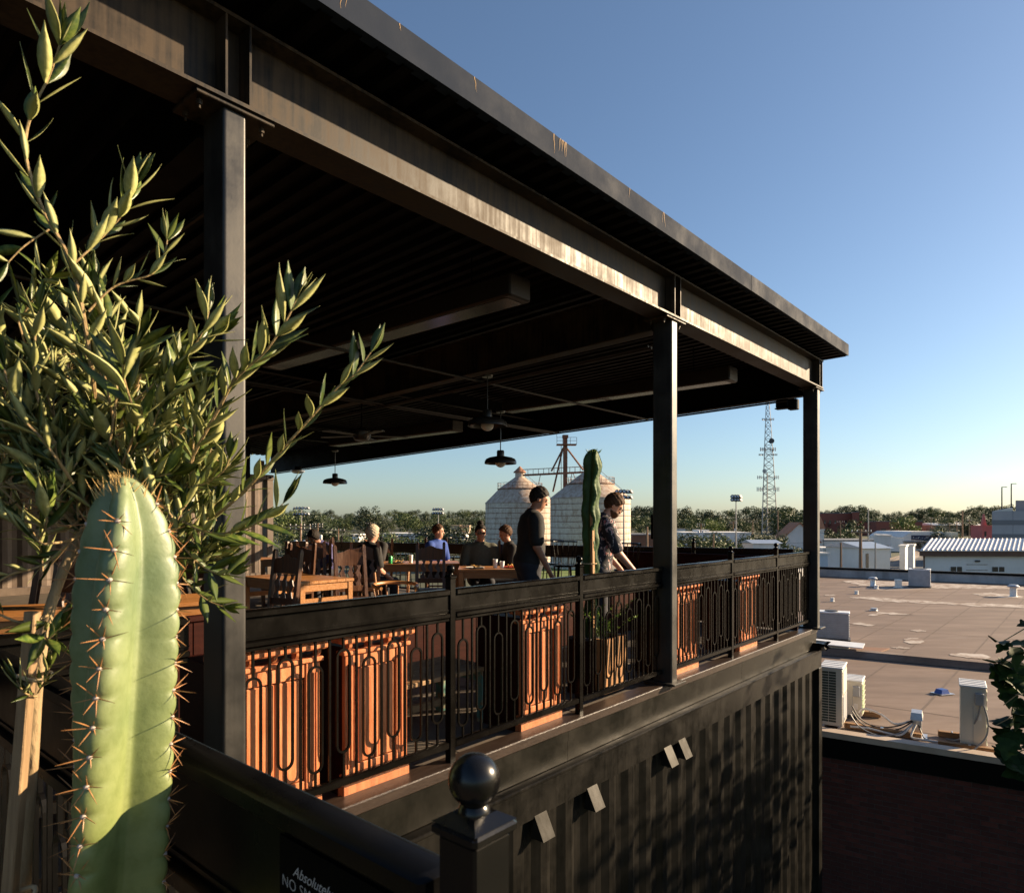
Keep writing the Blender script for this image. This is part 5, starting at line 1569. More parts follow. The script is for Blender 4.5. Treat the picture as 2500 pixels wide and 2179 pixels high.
# pale mineral stains where water stood: own outlines
stain_m = mat('pale_water_stain', (.16, .11, .085), .85, 0, (.42, .38, .35), 2.6, 10, contrast=(.40, .60))
ST = [[(2065, 1457), (2120, 1456), (2190, 1462), (2260, 1466), (2330, 1470), (2420, 1473), (2500, 1477), (2500, 1484), (2420, 1481), (2330, 1477), (2270, 1473), (2190, 1470), (2130, 1464), (2090, 1460)],
      [(2055, 1418), (2100, 1416), (2160, 1419), (2230, 1421), (2300, 1425), (2400, 1428), (2500, 1432), (2500, 1440), (2420, 1437), (2330, 1436), (2250, 1434), (2180, 1431), (2110, 1430), (2080, 1424)],
      [(2205, 1561), (2215, 1557), (2236, 1557), (2254, 1561), (2258, 1567), (2245, 1572), (2226, 1572), (2212, 1568)],
      [(2175, 1579), (2195, 1578), (2225, 1582), (2212, 1584), (2188, 1583)],
      [(2318, 1597), (2345, 1594), (2400, 1597), (2420, 1604), (2405, 1610), (2370, 1606), (2335, 1602)],
      [(2070, 1521), (2100, 1519), (2142, 1525), (2130, 1528), (2090, 1525)],
      [(2118, 1502), (2150, 1492), (2190, 1496), (2232, 1500), (2190, 1501), (2160, 1498), (2135, 1503)],
      [(2222, 1538), (2245, 1536), (2262, 1540), (2240, 1543)],
      [(2370, 1449), (2420, 1446), (2500, 1456), (2500, 1461), (2440, 1458), (2400, 1454)],
      [(2010, 1452), (2035, 1451), (2048, 1454), (2020, 1455)]]
rnd = random.Random(3)
for poly in ST:
    pts = []
    for i, q in enumerate(poly):
        p = Vector(q); nx = Vector(poly[(i + 1) % len(poly)])
        for k in range(4):
            t = k / 4; w_ = p.lerp(nx, t); pts.append(atz(w_.x + rnd.uniform(-5, 5) * (k > 0), w_.y + rnd.uniform(-.9, .9) * (k > 0), ZR) + Vector((0, 0, .0105)))
    MB().face(pts).build('water_stain', stain_m, nb)
# brown mat
q = [atz(2080, 1589, ZR), atz(2150, 1592, ZR), atz(2172, 1584, ZR), atz(2096, 1580, ZR)]
MB().rings([[p + Vector((0, 0, .004)) for p in q], [p + Vector((0, 0, .03)) for p in q]]).build('walk_pad', mat('walk_pad_brown', (.19, .095, .055), .8), nb)
# expansion curb across the roof
a, b = atz(1960, 1592, ZR), atz(2640, 1657, ZR); dd = (b - a).normalized(); pp = dd.cross(Vector((0, 0, 1)))
if pp.y > 0: pp = -pp
q = [a, b, b - pp * .28, a - pp * .28]
MB().rings([[p + pp * .10 + Vector((0, 0, .011)) for p in q[:2]] + [p - pp * .10 + Vector((0, 0, .011)) for p in q[2:]], [p + Vector((0, 0, .17)) for p in q]]).build('expansion_curb', roof_m, nb)
# far parapet with metal cap
F1, F2 = Vector((20, 44, 0)), Vector((43.7, 27.9, 0)); fd = (F2 - F1).normalized(); fn = Vector((fd.y, -fd.x, 0))
par_m = mat('stained_parapet_render', (.36, .36, .37), .85, 0, (.20, .20, .205), .9, 9, .3, 30, (1, 1, .35), contrast=(.4, .62))
q = [F1, F2, F2 + fn * .3, F1 + fn * .3]
MB().rings([[p + Vector((0, 0, ZR + .002)) for p in q], [p + Vector((0, 0, ZR + .47)) for p in q]]).build('parapet', par_m, nb)
q = [F1 - fn * .05 - fd * .1, F2 - fn * .05, F2 + fn * .36, F1 + fn * .36 - fd * .1]
MB().rings([[p + Vector((0, 0, ZR + .472)) for p in q], [p + Vector((0, 0, ZR + .60)) for p in q]]).build('parapet_cap', blackm, nb)
q0 = F1 - UV(30, 0, 0)
q = [F1 - fd * .3, q0 - fd * .3, q0, F1]
MB().rings([[p + Vector((0, 0, ZR + .003)) for p in q], [p + Vector((0, 0, ZR + .62)) for p in q]]).build('parapet', par_m, nb)
# near edge: coping strip, dark flashing band, bricks
cop = mat('pale_coping', (.36, .29, .23), .6, 0, (.45, .37, .30), 3)
a, b = AE - DN * 9.6, AE + DN * 12.4
def strip(o0, o1, z0, z1, name, m_):
    q = [a + NN * o0, b + NN * o0, b + NN * o1, a + NN * o1]
    MB().rings([[p + Vector((0, 0, z0)) for p in q], [p + Vector((0, 0, z1)) for p in q]]).build(name, m_, nb)
strip(-.16, .075, ZR + .005, ZR + .10, 'coping', cop)
strip(.0, .055, ZR - .33, ZR + .004, 'flashing_band', blackm)
bk = MB().cbox(0, .203, -.03, .012, 0, .064, .003).mesh('brick', brick_m)
bl = []
for r_ in range(34):
    for c in range(15):
        bl.append((-.25 + c * .2135 + (r_ % 2) * .107, ZR - .34 - (r_ + 1) * .0765))
rnd = random.Random(6)
extra = MB()
for i, (s, z) in enumerate(bl):
    p = AE + DN * s + NN * (.002 + rnd.uniform(0, .004))
    if i < 300:
        # brick local: x along the wall, -y inward
        inst('brick', bk, nb, (p.x, p.y, z), (0, 0, RZB + PI), 1).location = (p.x + DN.x * .203, p.y + DN.y * .203, z)
    else:
        c_ = [p, p + DN * .203, p + DN * .203 - NN * .03, p - NN * .03]
        extra.rings([[x + NN * .012 + Vector((0, 0, z)) for x in c_], [x + NN * .012 + Vector((0, 0, z + .064)) for x in c_]])
extra.build('lower_bricks', brick_m, nb, kind='stuff')

# ---- condensers near the edge
def on_roof(px, py): return atz(px, py, ZR)
def slim_unit(label, corner, W, D, H, front):
    """corner = front right bottom corner; local x to the left is -W, y back is +D"""
    t = thing('ac_unit', label, 'air conditioner', corner, RZB, 'slim outdoor units at the roof edge')
    MB().cbox(-W, 0, 0, D, .06, H - .03, .008).build('cabinet', cream, t)
    MB().cbox(-W - .012, .012, -.012, D + .012, H - .0295, H, .006).build('top_cover', unit_top, t)
    for k in range(4):
        y = D * (k + .5) / 4; MB().cbox(-W, 0, y - .008, y + .008, H + .0005, H + .008, .002).build('top_rib', unit_top, t)
    for x in (-W + .03, -.07):
        MB().cbox(x, x + .04, -.02, D + .02, 0, .0595, .004).build('foot', galv, t)
    if front == 'coil':
        MB().box(-W + .02, -.09, -.003, -.0005, .12, H - .07).build('coil', coil_dark, t)
        n = 19
        for k in range(n + 1):
            z = .12 + (H - .19) * k / n; MB().box(-W + .018, -.088, -.010, -.0035, z - .004, z + .004).build('grille_slat', cream, t)
        for x in (-W + .018, -W / 2 - .04, -.094):
            MB().box(x, x + .006, -.016, -.0105, .115, H - .065).build('grille_bar', cream, t)
        MB().cbox(.0005, .012, .06, D * .9, .55 * H, H - .08, .004).build('side_panel', cream, t)
        MB().cbox(.0005, .014, .06, D * .9, .12, .53 * H, .004).build('side_panel', unit_grey, t)  # lower half grey: shadow of the next unit put into the colour
    else:
        MB().cbox(-.14, -.03, -.07, -.0005, H - .28, H - .10, .006).build('disconnect_box', unit_grey, t)
        MB().box(-.13, -.06, -.006, -.0006, H - .52, H - .42).build('data_plate', white_p, t)
        MB().box(-W * .5 - .003, -W * .5 + .003, -.004, -.0005, .08, H - .3).build('panel_joint', unit_grey, t)
        MB().box(.0005, .006, .03, D - .03, .10, H - .08).build('coil', coil_green, t)
        for k in range(7):
            z = .10 + (H - .18) * k / 6; MB().box(.0062, .018, .02, D - .02, z - .004, z + .004).build('grille_slat', cream, t)
    return t
c1 = on_roof(2056, 1783); u1 = slim_unit('tall cream outdoor unit with dark slatted coil beside the container corner', c1, .345, .62, 1.06, 'coil')
c2 = on_roof(2104, 1757); u2 = slim_unit('small cream outdoor unit with green coil behind the tall one', c2, .30, .5, .70, 'plain')
c3 = on_roof(2408, 1836); u3 = slim_unit('cream outdoor unit with grey disconnect box and two cables near the dark leaves', c3, .335, .52, 1.0, 'plain')
# timber sleepers
def sleeper(label, a_, b_, w_=.09, h_=.09):
    p, q = on_roof(*a_), on_roof(*b_)
    t = thing('timber_sleeper', label, 'timber', p, math.atan2(q.y - p.y, q.x - p.x), 'timbers under the outdoor units')
    L = (q - p).length
    MB().cbox(0, L, -w_ / 2, w_ / 2, .012, .012 + h_, .006).build('timber_bar', timber, t)
    MB().cbox(L * .48, L * .52, -w_ / 2 - .003, w_ / 2 + .003, .013 + h_, .018 + h_, .001).build('strap', galv, t)
sleeper('long brown timber along the roof edge below the left unit', (2062, 1776), (2250, 1806))
sleeper('brown timber under the right outdoor unit', (2290, 1822), (2448, 1846))
sleeper('short brown timber behind the small unit', (2100, 1747), (2150, 1752))
sleeper('brown timber behind the right outdoor unit', (2290, 1797), (2360, 1806))
# gooseneck hood where the cables enter
gh = thing('cable_hood', 'galvanised square cable hood on the roof between the units', 'vent', on_roof(2238, 1797), RZB)
MB().cbox(-.07, .07, -.02, .12, .012, .32, .004).build('hood_shaft', galv, gh)
MB().quadbox([(-.09, -.14, .30), (.09, -.14, .30), (.09, .14, .33), (-.09, .14, .33), (-.075, -.10, .41), (.075, -.10, .41), (.075, .12, .42), (-.075, .12, .42)]).build('hood_cap', galv, gh)
MB().box(-.15, .15, -.1, .2, .008, .0115).build('flange', galv, gh)
def cable(label, pts, r, m_, nm='cable', cat='cable'):
    """pts: (px, py on roof, height)"""
    P_ = [on_roof(px, py) + Vector((0, 0, h_)) for px, py, h_ in pts]
    o = MB().tube(smooth(P_, 5), r, 7).build(nm, m_, None, True)
    tag(o, label, cat, 'lines running to the cable hood')
cable('thick white insulated pipe curving from the small unit to the hood', [(2098, 1770, .22), (2112, 1772, .30), (2150, 1780, .26), (2185, 1790, .16), (2222, 1795, .24)], .020, pvc, 'insulated_pipe', 'pipe')
cable('upper black cable sagging from the left unit to the hood', [(2080, 1782, .42), (2100, 1785, .22), (2140, 1788, .10), (2190, 1792, .14), (2226, 1796, .26)], .011, rubber)
cable('middle black cable sagging from the left unit to the hood', [(2080, 1784, .34), (2105, 1788, .15), (2150, 1792, .06), (2195, 1796, .12), (2228, 1797, .25)], .011, rubber)
cable('lowest black cable sagging from the left unit to the hood', [(2076, 1786, .30), (2100, 1792, .12), (2150, 1800, .03), (2200, 1802, .10), (2230, 1798, .24)], .010, grey_cable)
cable('white plastic pipe along the timber from the left unit', [(2076, 1787, .10), (2120, 1790, .09), (2170, 1797, .05), (2200, 1802, .06), (2228, 1800, .22)], .017, pvc, 'plastic_pipe', 'pipe')
cable('white plastic pipe running from the hood to the right unit', [(2236, 1800, .22), (2225, 1806, .06), (2250, 1812, .05), (2300, 1818, .04), (2352, 1826, .06)], .018, pvc, 'plastic_pipe', 'pipe')
cable('black cable dropping from the hood to the roof', [(2240, 1797, .25), (2246, 1800, .14), (2256, 1806, .04), (2268, 1808, .02)], .010, rubber)
cable('grey flexible conduit from the right unit down to the roof on its left', [(2394, 1836, .74), (2385, 1834, .50), (2360, 1822, .20), (2335, 1812, .04), (2310, 1806, .02)], .013, grey_cable)
cable('grey flexible conduit looping down the front of the right unit', [(2402, 1840, .74), (2412, 1842, .50), (2408, 1842, .28), (2385, 1842, .12), (2374, 1842, .06)], .013, grey_cable)
# condenser left, half behind the corner column
def box_unit(label, p, rz, W, D, H, m_):
    t = thing('condenser', label, 'air conditioner', p, rz)
    MB().cbox(-W / 2, W / 2, -D / 2, D / 2, .05, H - .05, .02).build('cabinet', m_, t)
    MB().cbox(-W / 2 - .02, W / 2 + .02, -D / 2 - .02, D / 2 + .02, H - .0495, H, .015).build('top_cover', unit_top, t)
    for sd in range(4):
        a_ = sd * PI / 2; g = MB(); hw = (W if sd % 2 == 0 else D) / 2; dd_ = (D if sd % 2 == 0 else W) / 2
        for k in range(10):
            z = .12 + (H - .25) * k / 9
            c_, s_ = math.cos(a_), math.sin(a_)
            def q(x, y): return (c_ * x - s_ * y, s_ * x + c_ * y)
            P4 = [q(-hw * .93, -dd_ - .012), q(hw * .93, -dd_ - .012), q(hw * .93, -dd_ - .0005), q(-hw * .93, -dd_ - .0005)]
            g.rings([[(x, y, z) for x, y in P4], [(x, y, z + .03) for x, y in P4]])
        g.build('louvre', unit_grey, t)
    MB().lathe([(min(W, D) * .40, H + .001), (min(W, D) * .40, H + .02), (min(W, D) * .36, H + .025)], 20).build('fan_guard', rubber, t)
    MB().box(-W / 2 - .04, W / 2 + .04, -D / 2 - .04, D / 2 + .04, .013, .0495).build('base_pad', rubber, t)
    return t
box_unit('grey condenser half hidden behind the corner column', on_roof(2030, 1560), RZB + .1, .95, .45, .85, unit_grey)
box_unit('square louvred grey condenser standing by the far parapet', on_roof(2245, 1432), RZB, 1.0, .9, .98, unit_grey)
dk = thing('sheet_metal_curb', 'pale sheet-metal curb in front of the half hidden condenser', 'curb', on_roof(2018, 1592), RZB)
MB().cbox(-.6, .55, -.2, .15, .012, .22, .01).build('curb_box', cream, dk)
MB().quadbox([(-.7, -.3, .26), (.9, -.3, .24), (.9, .3, .27), (-.7, .3, .29), (-.7, -.3, .28), (.9, -.3, .26), (.9, .3, .29), (-.7, .3, .31)]).build('sheet_cover', unit_top, dk)
def vent_pipe(label, px, py, r, h_, m_, hat=False):
    t = thing('roof_vent', label, 'vent', on_roof(px, py), 0, 'vents on the flat roof')
    h_ *= .72; r *= .85
    MB().lathe([(r * 1.5, .011), (r * 1.05, .02), (r, .03), (r, h_)], 14).build('pipe', m_, t, True)
    if hat: MB().lathe([(r * 1.6, h_), (r * 1.7, h_ + .05), (r * 1.1, h_ + .12)], 14).build('cap', galv, t, True)
    else: MB().lathe([(r * 1.08, h_ - .06), (r * 1.08, h_ + .004)], 14).build('rim', m_, t)
vent_pipe('short white roof pipe nearest the corner column', 2032, 1468, .09, .24, pvc)
vent_pipe('short white roof pipe, second from the corner column', 2091, 1450, .10, .24, pvc)
vent_pipe('capped metal roof vent left of the louvred condenser', 2131, 1431, .16, .55, galv, True)
vent_pipe('tiny white roof pipe beside the capped vent', 2139, 1437, .12, .26, pvc)
vent_pipe('white roof box pipe just left of the louvred condenser', 2193, 1434, .2, .6, pvc)
vent_pipe('white capped roof vent at the right edge', 2474, 1456, .17, .62, pvc, True)
vent_pipe('low grey roof drain in the middle of the roof', 2134, 1490, .14, .14, galv)
bv = thing('blue_roof_vent', 'small bright blue roof vent on a pale flange', 'vent', on_roof(2299, 1693), .3)
MB().box(-.16, .2, -.14, .14, .012, .018).build('flange', galv, bv)
MB().quadbox([(-.10, -.09, .019), (.11, -.09, .019), (.11, .09, .019), (-.10, .09, .019), (-.07, -.07, .10), (.085, -.07, .10), (.085, .07, .10), (-.07, .07, .10)]).build('vent_body', blue_p, bv)

# ================================================================== GROUND AND TOWN
def gz(Y):
    ks = [(-400, GZ), (300, GZ), (380, -6.5), (480, -3.5), (620, 0.5), (820, 3.0), (1600, 5.0), (6000, 4.0)]
    for (a, za), (b, zb) in zip(ks, ks[1:]):
        if Y <= b: return za + (zb - za) * (Y - a) / (b - a)
    return ks[-1][1]
ys = [-400, -100, 0, 50, 100, 150, 200, 250, 300, 340, 380, 430, 480, 550, 620, 720, 820, 1100, 1600, 3000, 6000]
xs = [-6000, -2500, -1200, -600, -300, -150, -75, 0, 75, 150, 300, 600, 1200, 2500, 6000]
m = MB(); m.v = [(x, y, gz(y)) for y in ys for x in xs]
for j in range(len(ys) - 1):
    for i in range(len(xs) - 1):
        m.f.append((j * len(xs) + i, j * len(xs) + i + 1, (j + 1) * len(xs) + i + 1, (j + 1) * len(xs) + i)); m.mi.append(0)
gr = m.build('ground', mat('dry_grass_ground', (.060, .060, .026), .95, 0, (.035, .045, .015), .03, 9, contrast=(.4, .6)), None)
tag(gr, 'dry grass and earth around the town', kind='structure')
def sheet(name, pts, z, m_, label):
    o = MB().face([(p[0], p[1], z) for p in pts]).build(name, m_, None); tag(o, label, kind='structure'); return o
def G(px, py): return atz(px, py, GZ)
sheet('street', [G(2020, 1392), G(2290, 1396), G(2262, 1352), G(2150, 1372)], GZ + .02, asphalt, 'grey street beyond the flat roof')
sheet('parking_lot', [G(1540, 1400), G(1990, 1400), G(1990, 1335), G(1640, 1335)], GZ + .02, asphalt, 'asphalt lot behind the terrace')
sheet('side_street', [G(2280, 1352), G(2440, 1335), G(2440, 1322), G(2310, 1335)], GZ + .024, asphalt, 'far street running past the grey building')
lawn = mat('lawn_grass', (.10, .15, .025), .95, 0, (.13, .18, .035), .2, 6)
sheet('lawn', [G(1300, 1412), G(1480, 1412), G(1480, 1375), G(1300, 1375)], GZ + .03, lawn, 'green lawn seen under the far railing')
# railway
rl = thing('railway_track', 'railway line running diagonally past the white sheds', 'railway', G(2105, 1392))
a, b = G(2105, 1392) - G(2105, 1392), G(2265, 1345) - G(2105, 1392); dd = b.normalized(); sd = Vector((-dd.y, dd.x, 0))
MB().rings([[a - sd * 2, a + sd * 2, b + sd * 2, b - sd * 2], [p + Vector((0, 0, .35)) for p in (a - sd * 1.3, a + sd * 1.3, b + sd * 1.3, b - sd * 1.3)]]).build('ballast', mat('track_ballast', (.12, .10, .09), .95, 0, (.2, .17, .15), 2), rl)
for s in (-.75, .75):
    MB().bar(a + sd * s + Vector((0, 0, .45)), b + sd * s + Vector((0, 0, .45)), .09, .16).build('rail', mat('rail_steel', (.25, .2, .17), .35, .8), rl)

# ---- trees
leafA = mat('tree_leaf_dark', (.022, .036, .010), .6, 0, (.045, .066, .017), .35, 4, trans=.1, per_obj=.25)
leafB = mat('tree_leaf_mid', (.036, .056, .013), .6, 0, (.065, .092, .021), .35, 4, trans=.12, per_obj=.25)
leafC = mat('tree_leaf_bright', (.070, .100, .018), .6, 0, (.115, .150, .030), .35, 4, trans=.15, per_obj=.2)
trunk_m = mat('tree_trunk', (.06, .045, .032), .9)
def crown_mesh(seed, lobes, spread, quads, size, m_):
    rnd = random.Random(seed); m = MB()
    cs = []
    for k in range(lobes):
        a = rnd.uniform(0, 2 * PI); q = rnd.uniform(0, 1) ** .6 * spread; zz = rnd.uniform(.14, .82)
        q *= (1.15 - abs(zz - .55) * 1.6)
        cs.append((Vector((q * math.cos(a), q * math.sin(a), zz)), rnd.uniform(.11, .20)))
    for c, r in cs:
        for k in range(quads):
            v = Vector((rnd.gauss(0, 1), rnd.gauss(0, 1), rnd.gauss(0, 1))).normalized()
            p = c + v * r * rnd.uniform(.72, 1.06)
            n_ = (v + Vector((rnd.uniform(-.8, .8), rnd.uniform(-.8, .8), rnd.uniform(-.4, .9)))).normalized()
            x = n_.orthogonal().normalized(); y = n_.cross(x); an = rnd.uniform(0, PI); x, y = x * math.cos(an) + y * math.sin(an), y * math.cos(an) - x * math.sin(an)
            s = size * rnd.uniform(.6, 1.3)
            m.face([p - x * s, p - y * s * .55, p + x * s, p + y * s * .55])
    return m.mesh('crown', m_)
def trunk_mesh(seed):
    rnd = random.Random(seed); m = MB(); m.tube([(0, 0, 0), (.01, 0, .2), (-.01, .01, .42), (0, 0, .6)], [.026, .02, .015, .006], 6)
    for k in range(5):
        a = rnd.uniform(0, 2 * PI); z = rnd.uniform(.22, .4); m.tube([(0, 0, z), (.1 * math.cos(a), .1 * math.sin(a), z + .12), (.22 * math.cos(a), .22 * math.sin(a), z + .25)], [.012, .008, .003], 5)
    return m.mesh('trunk', trunk_m)
CR = {}
for ci, mm in (('dark', leafA), ('mid', leafB), ('bright', leafC)):
    CR[ci] = [crown_mesh(s, 20, .38, 85, .030, mm) for s in (1, 2, 3, 4)]
TRK = [trunk_mesh(s) for s in (1, 2, 3)]
rnd = random.Random(77)
def tree(name, label, px, base_Y, h_, kind='mid', group=None, wide=1.0, z=None):
    X = (px - CX) / F * base_Y
    t = thing(name, label, 'tree' if 'bush' not in name else 'bush', (X, base_Y, gz(base_Y) if z is None else z), rnd.uniform(0, 6.28), group)
    v = rnd.randrange(4)
    inst('crown', CR[kind][v], t, (0, 0, -.12 * h_ if 'bush' in name else 0), (0, 0, 0), (h_ * wide, h_ * wide, h_))
    inst('trunk', TRK[v % 3], t, (0, 0, 0), (0, 0, 0), (h_, h_, h_))
    return t
# far tree line, two ranks
def line(n, p0, p1, y0, y1, h0, h1, kinds, label, group, name='treeline_tree', wide=(1.1, 1.7)):
    for k in range(n):
        px = p0 + (p1 - p0) * (k + rnd.uniform(-.35, .35)) / (n - 1)
        tree(name, label, px, rnd.uniform(y0, y1), rnd.uniform(h0, h1), rnd.choice(kinds), group, rnd.uniform(*wide))
line(37, 690, 1200, 560, 700, 4.5, 11.5, ['dark', 'mid'], 'far tree in the wooded skyline left of the silos', 'skyline trees left of the silos')
line(34, 700, 1200, 330, 480, 7, 10.5, ['dark', 'mid', 'mid'], 'mid-distance tree behind the low white roofs left of the silos', 'trees left of the silos')
line(36, 1535, 1970, 420, 560, 6, 15.5, ['dark', 'mid'], 'far tree in the wooded skyline between the silos and the corner column', 'skyline trees behind the radio tower')
line(24, 1535, 1970, 300, 380, 7, 11, ['dark', 'mid', 'mid'], 'mid-distance tree below the radio tower skyline', 'trees below the radio tower')
line(38, 1990, 2500, 520, 680, 6.5, 16.5, ['dark', 'mid'], 'far tree in the wooded skyline right of the corner column', 'skyline trees right of the corner column')
line(24, 1990, 2440, 330, 430, 7.5, 10, ['dark', 'mid'], 'mid-distance tree right of the corner column', 'trees right of the corner column')
for a in ((905, 330, 15.5, 'dark', 1.15, 'tall round tree standing above the skyline left of the silos'), (995, 340, 12, 'mid', 1.2, 'lower round tree just right of the tall skyline tree'),
          (740, 250, 12.5, 'dark', 1.15, 'big dark tree behind the left floodlight mast'), (690, 160, 11.5, 'bright', .8, 'bright green tree beside the tan container edge'),
          (1930, 260, 14.5, 'dark', 1.3, 'tall dark tree behind the white gabled house'), (2215, 290, 10.5, 'bright', 1.2, 'bright round tree in front of the low brick buildings'),
          (2080, 250, 8.5, 'mid', 1.2, 'green tree in front of the red brick building'), (1735, 260, 9, 'bright', 1.2, 'bright green tree left of the stadium light pole'),
          (2362, 330, 9, 'mid', 1.6, 'wide tree behind the curved white building'), (2300, 190, 7, 'dark', 1.3, 'very dark tree right of the navy sign'),
          (1690, 230, 8, 'mid', 1.1, 'tree at the left of the opening beside the middle column')):
    tree('leafy_tree', a[5], a[0], a[1], a[2], a[3], None, a[4])
# bushes close behind the far railing
BUSH = [(720, 140, 6.0, 'mid'), (770, 150, 7.5, 'dark'), (800, 145, 7.5, 'dark'), (850, 120, 5.2, 'bright'), (890, 120, 5.0, 'bright'), (930, 130, 5.8, 'mid'), (960, 135, 5.5, 'mid'), (1010, 125, 5.0, 'bright'), (1040, 150, 6.8, 'dark'),
        (1080, 150, 7.4, 'dark'), (1120, 150, 7.2, 'dark'), (1160, 120, 4.5, 'mid'), (1200, 120, 4.6, 'dark'), (1670, 130, 5.4, 'mid'), (1700, 125, 5.6, 'mid'), (1735, 130, 5.8, 'mid'), (1650, 110, 4.2, 'bright'), (1760, 110, 3.8, 'bright'),
        (1780, 130, 4.9, 'mid'), (1835, 130, 5.6, 'mid'), (1860, 130, 5.5, 'mid'), (1890, 130, 5.2, 'mid'), (1925, 100, 3.6, 'mid'), (1955, 100, 3.8, 'mid'), (2060, 200, 6, 'mid'), (2030, 190, 6, 'mid'), (1800, 110, 3.9, 'bright'), (1550, 150, 4.4, 'dark'),
        (2245, 170, 4.2, 'dark'), (2275, 165, 4.0, 'mid'), (2310, 165, 6, 'dark')]
ORD = ['first', 'second', 'third', 'fourth', 'fifth', 'sixth', 'seventh', 'eighth', 'ninth', 'tenth', 'eleventh', 'twelfth', 'thirteenth', 'fourteenth', 'fifteenth', 'sixteenth']
cnt_ = {}
for px, Y, h_, k in sorted(BUSH):
    side_ = 'far railing left of the silos' if px < 1250 else ('far railing right of the silos' if px < 1990 else 'sheds right of the corner column')
    i_ = cnt_.get(side_, 0); cnt_[side_] = i_ + 1
    tree('bush', {'dark': 'dark', 'mid': 'olive green', 'bright': 'bright green'}[k] + ' bush, ' + ORD[i_] + ' from the left along the ' + side_, px, Y, h_ * 1.15, k, 'bushes by the ' + side_, rnd.uniform(1.25, 1.6))

# ---- grain silos
silo_m = bpy.data.materials.new('weathered_silo'); silo_m.use_nodes = True
nt = silo_m.node_tree; bs = nt.nodes['Principled BSDF']; bs.inputs['Roughness'].default_value = .8
tc = nt.nodes.new('ShaderNodeTexCoord')
mpA = nt.nodes.new('ShaderNodeMapping'); mpA.inputs['Scale'].default_value = (.9, .9, .22); nt.links.new(tc.outputs['Object'], mpA.inputs['Vector'])
mpB = nt.nodes.new('ShaderNodeMapping'); mpB.inputs['Scale'].default_value = (1.3, 1.3, 1.6); nt.links.new(tc.outputs['Object'], mpB.inputs['Vector'])
nA = nt.nodes.new('ShaderNodeTexNoise'); nA.inputs['Scale'].default_value = 1.6; nA.inputs['Detail'].default_value = 9; nA.inputs['Roughness'].default_value = .72; nt.links.new(mpA.outputs['Vector'], nA.inputs['Vector'])
nB = nt.nodes.new('ShaderNodeTexNoise'); nB.inputs['Scale'].default_value = 1.9; nB.inputs['Detail'].default_value = 8; nB.inputs['Roughness'].default_value = .75; nt.links.new(mpB.outputs['Vector'], nB.inputs['Vector'])
rA = ramp_node(nt, [(.30, (.66, .61, .54)), (.52, (.55, .48, .40)), (.66, (.32, .20, .13)), (.80, (.16, .085, .05))])
rB = ramp_node(nt, [(.52, (0, 0, 0)), (.62, (1, 1, 1))])
nt.links.new(nA.outputs['Fac'], rA.inputs['Fac']); nt.links.new(nB.outputs['Fac'], rB.inputs['Fac'])
mx = nt.nodes.new('ShaderNodeMix'); mx.data_type = 'RGBA'; mx.inputs[7].default_value = (.24, .17, .13, 1)
mm_ = nt.nodes.new('ShaderNodeMath'); mm_.operation = 'MULTIPLY'; mm_.inputs[1].default_value = .55
nt.links.new(rB.outputs['Color'], mm_.inputs[0]); nt.links.new(mm_.outputs[0], mx.inputs[0]); nt.links.new(rA.outputs['Color'], mx.inputs[6]); nt.links.new(mx.outputs[2], bs.inputs['Base Color'])
cone_m = mat('silo_roof_rusty', (.46, .38, .31), .7, 0, (.26, .16, .10), .8, 9, 0, 40, (2.2, 2.2, .25), contrast=(.4, .68))
rustm = mat('rusted_iron', (.13, .055, .03), .8, 0, (.22, .10, .055), 2, 6)
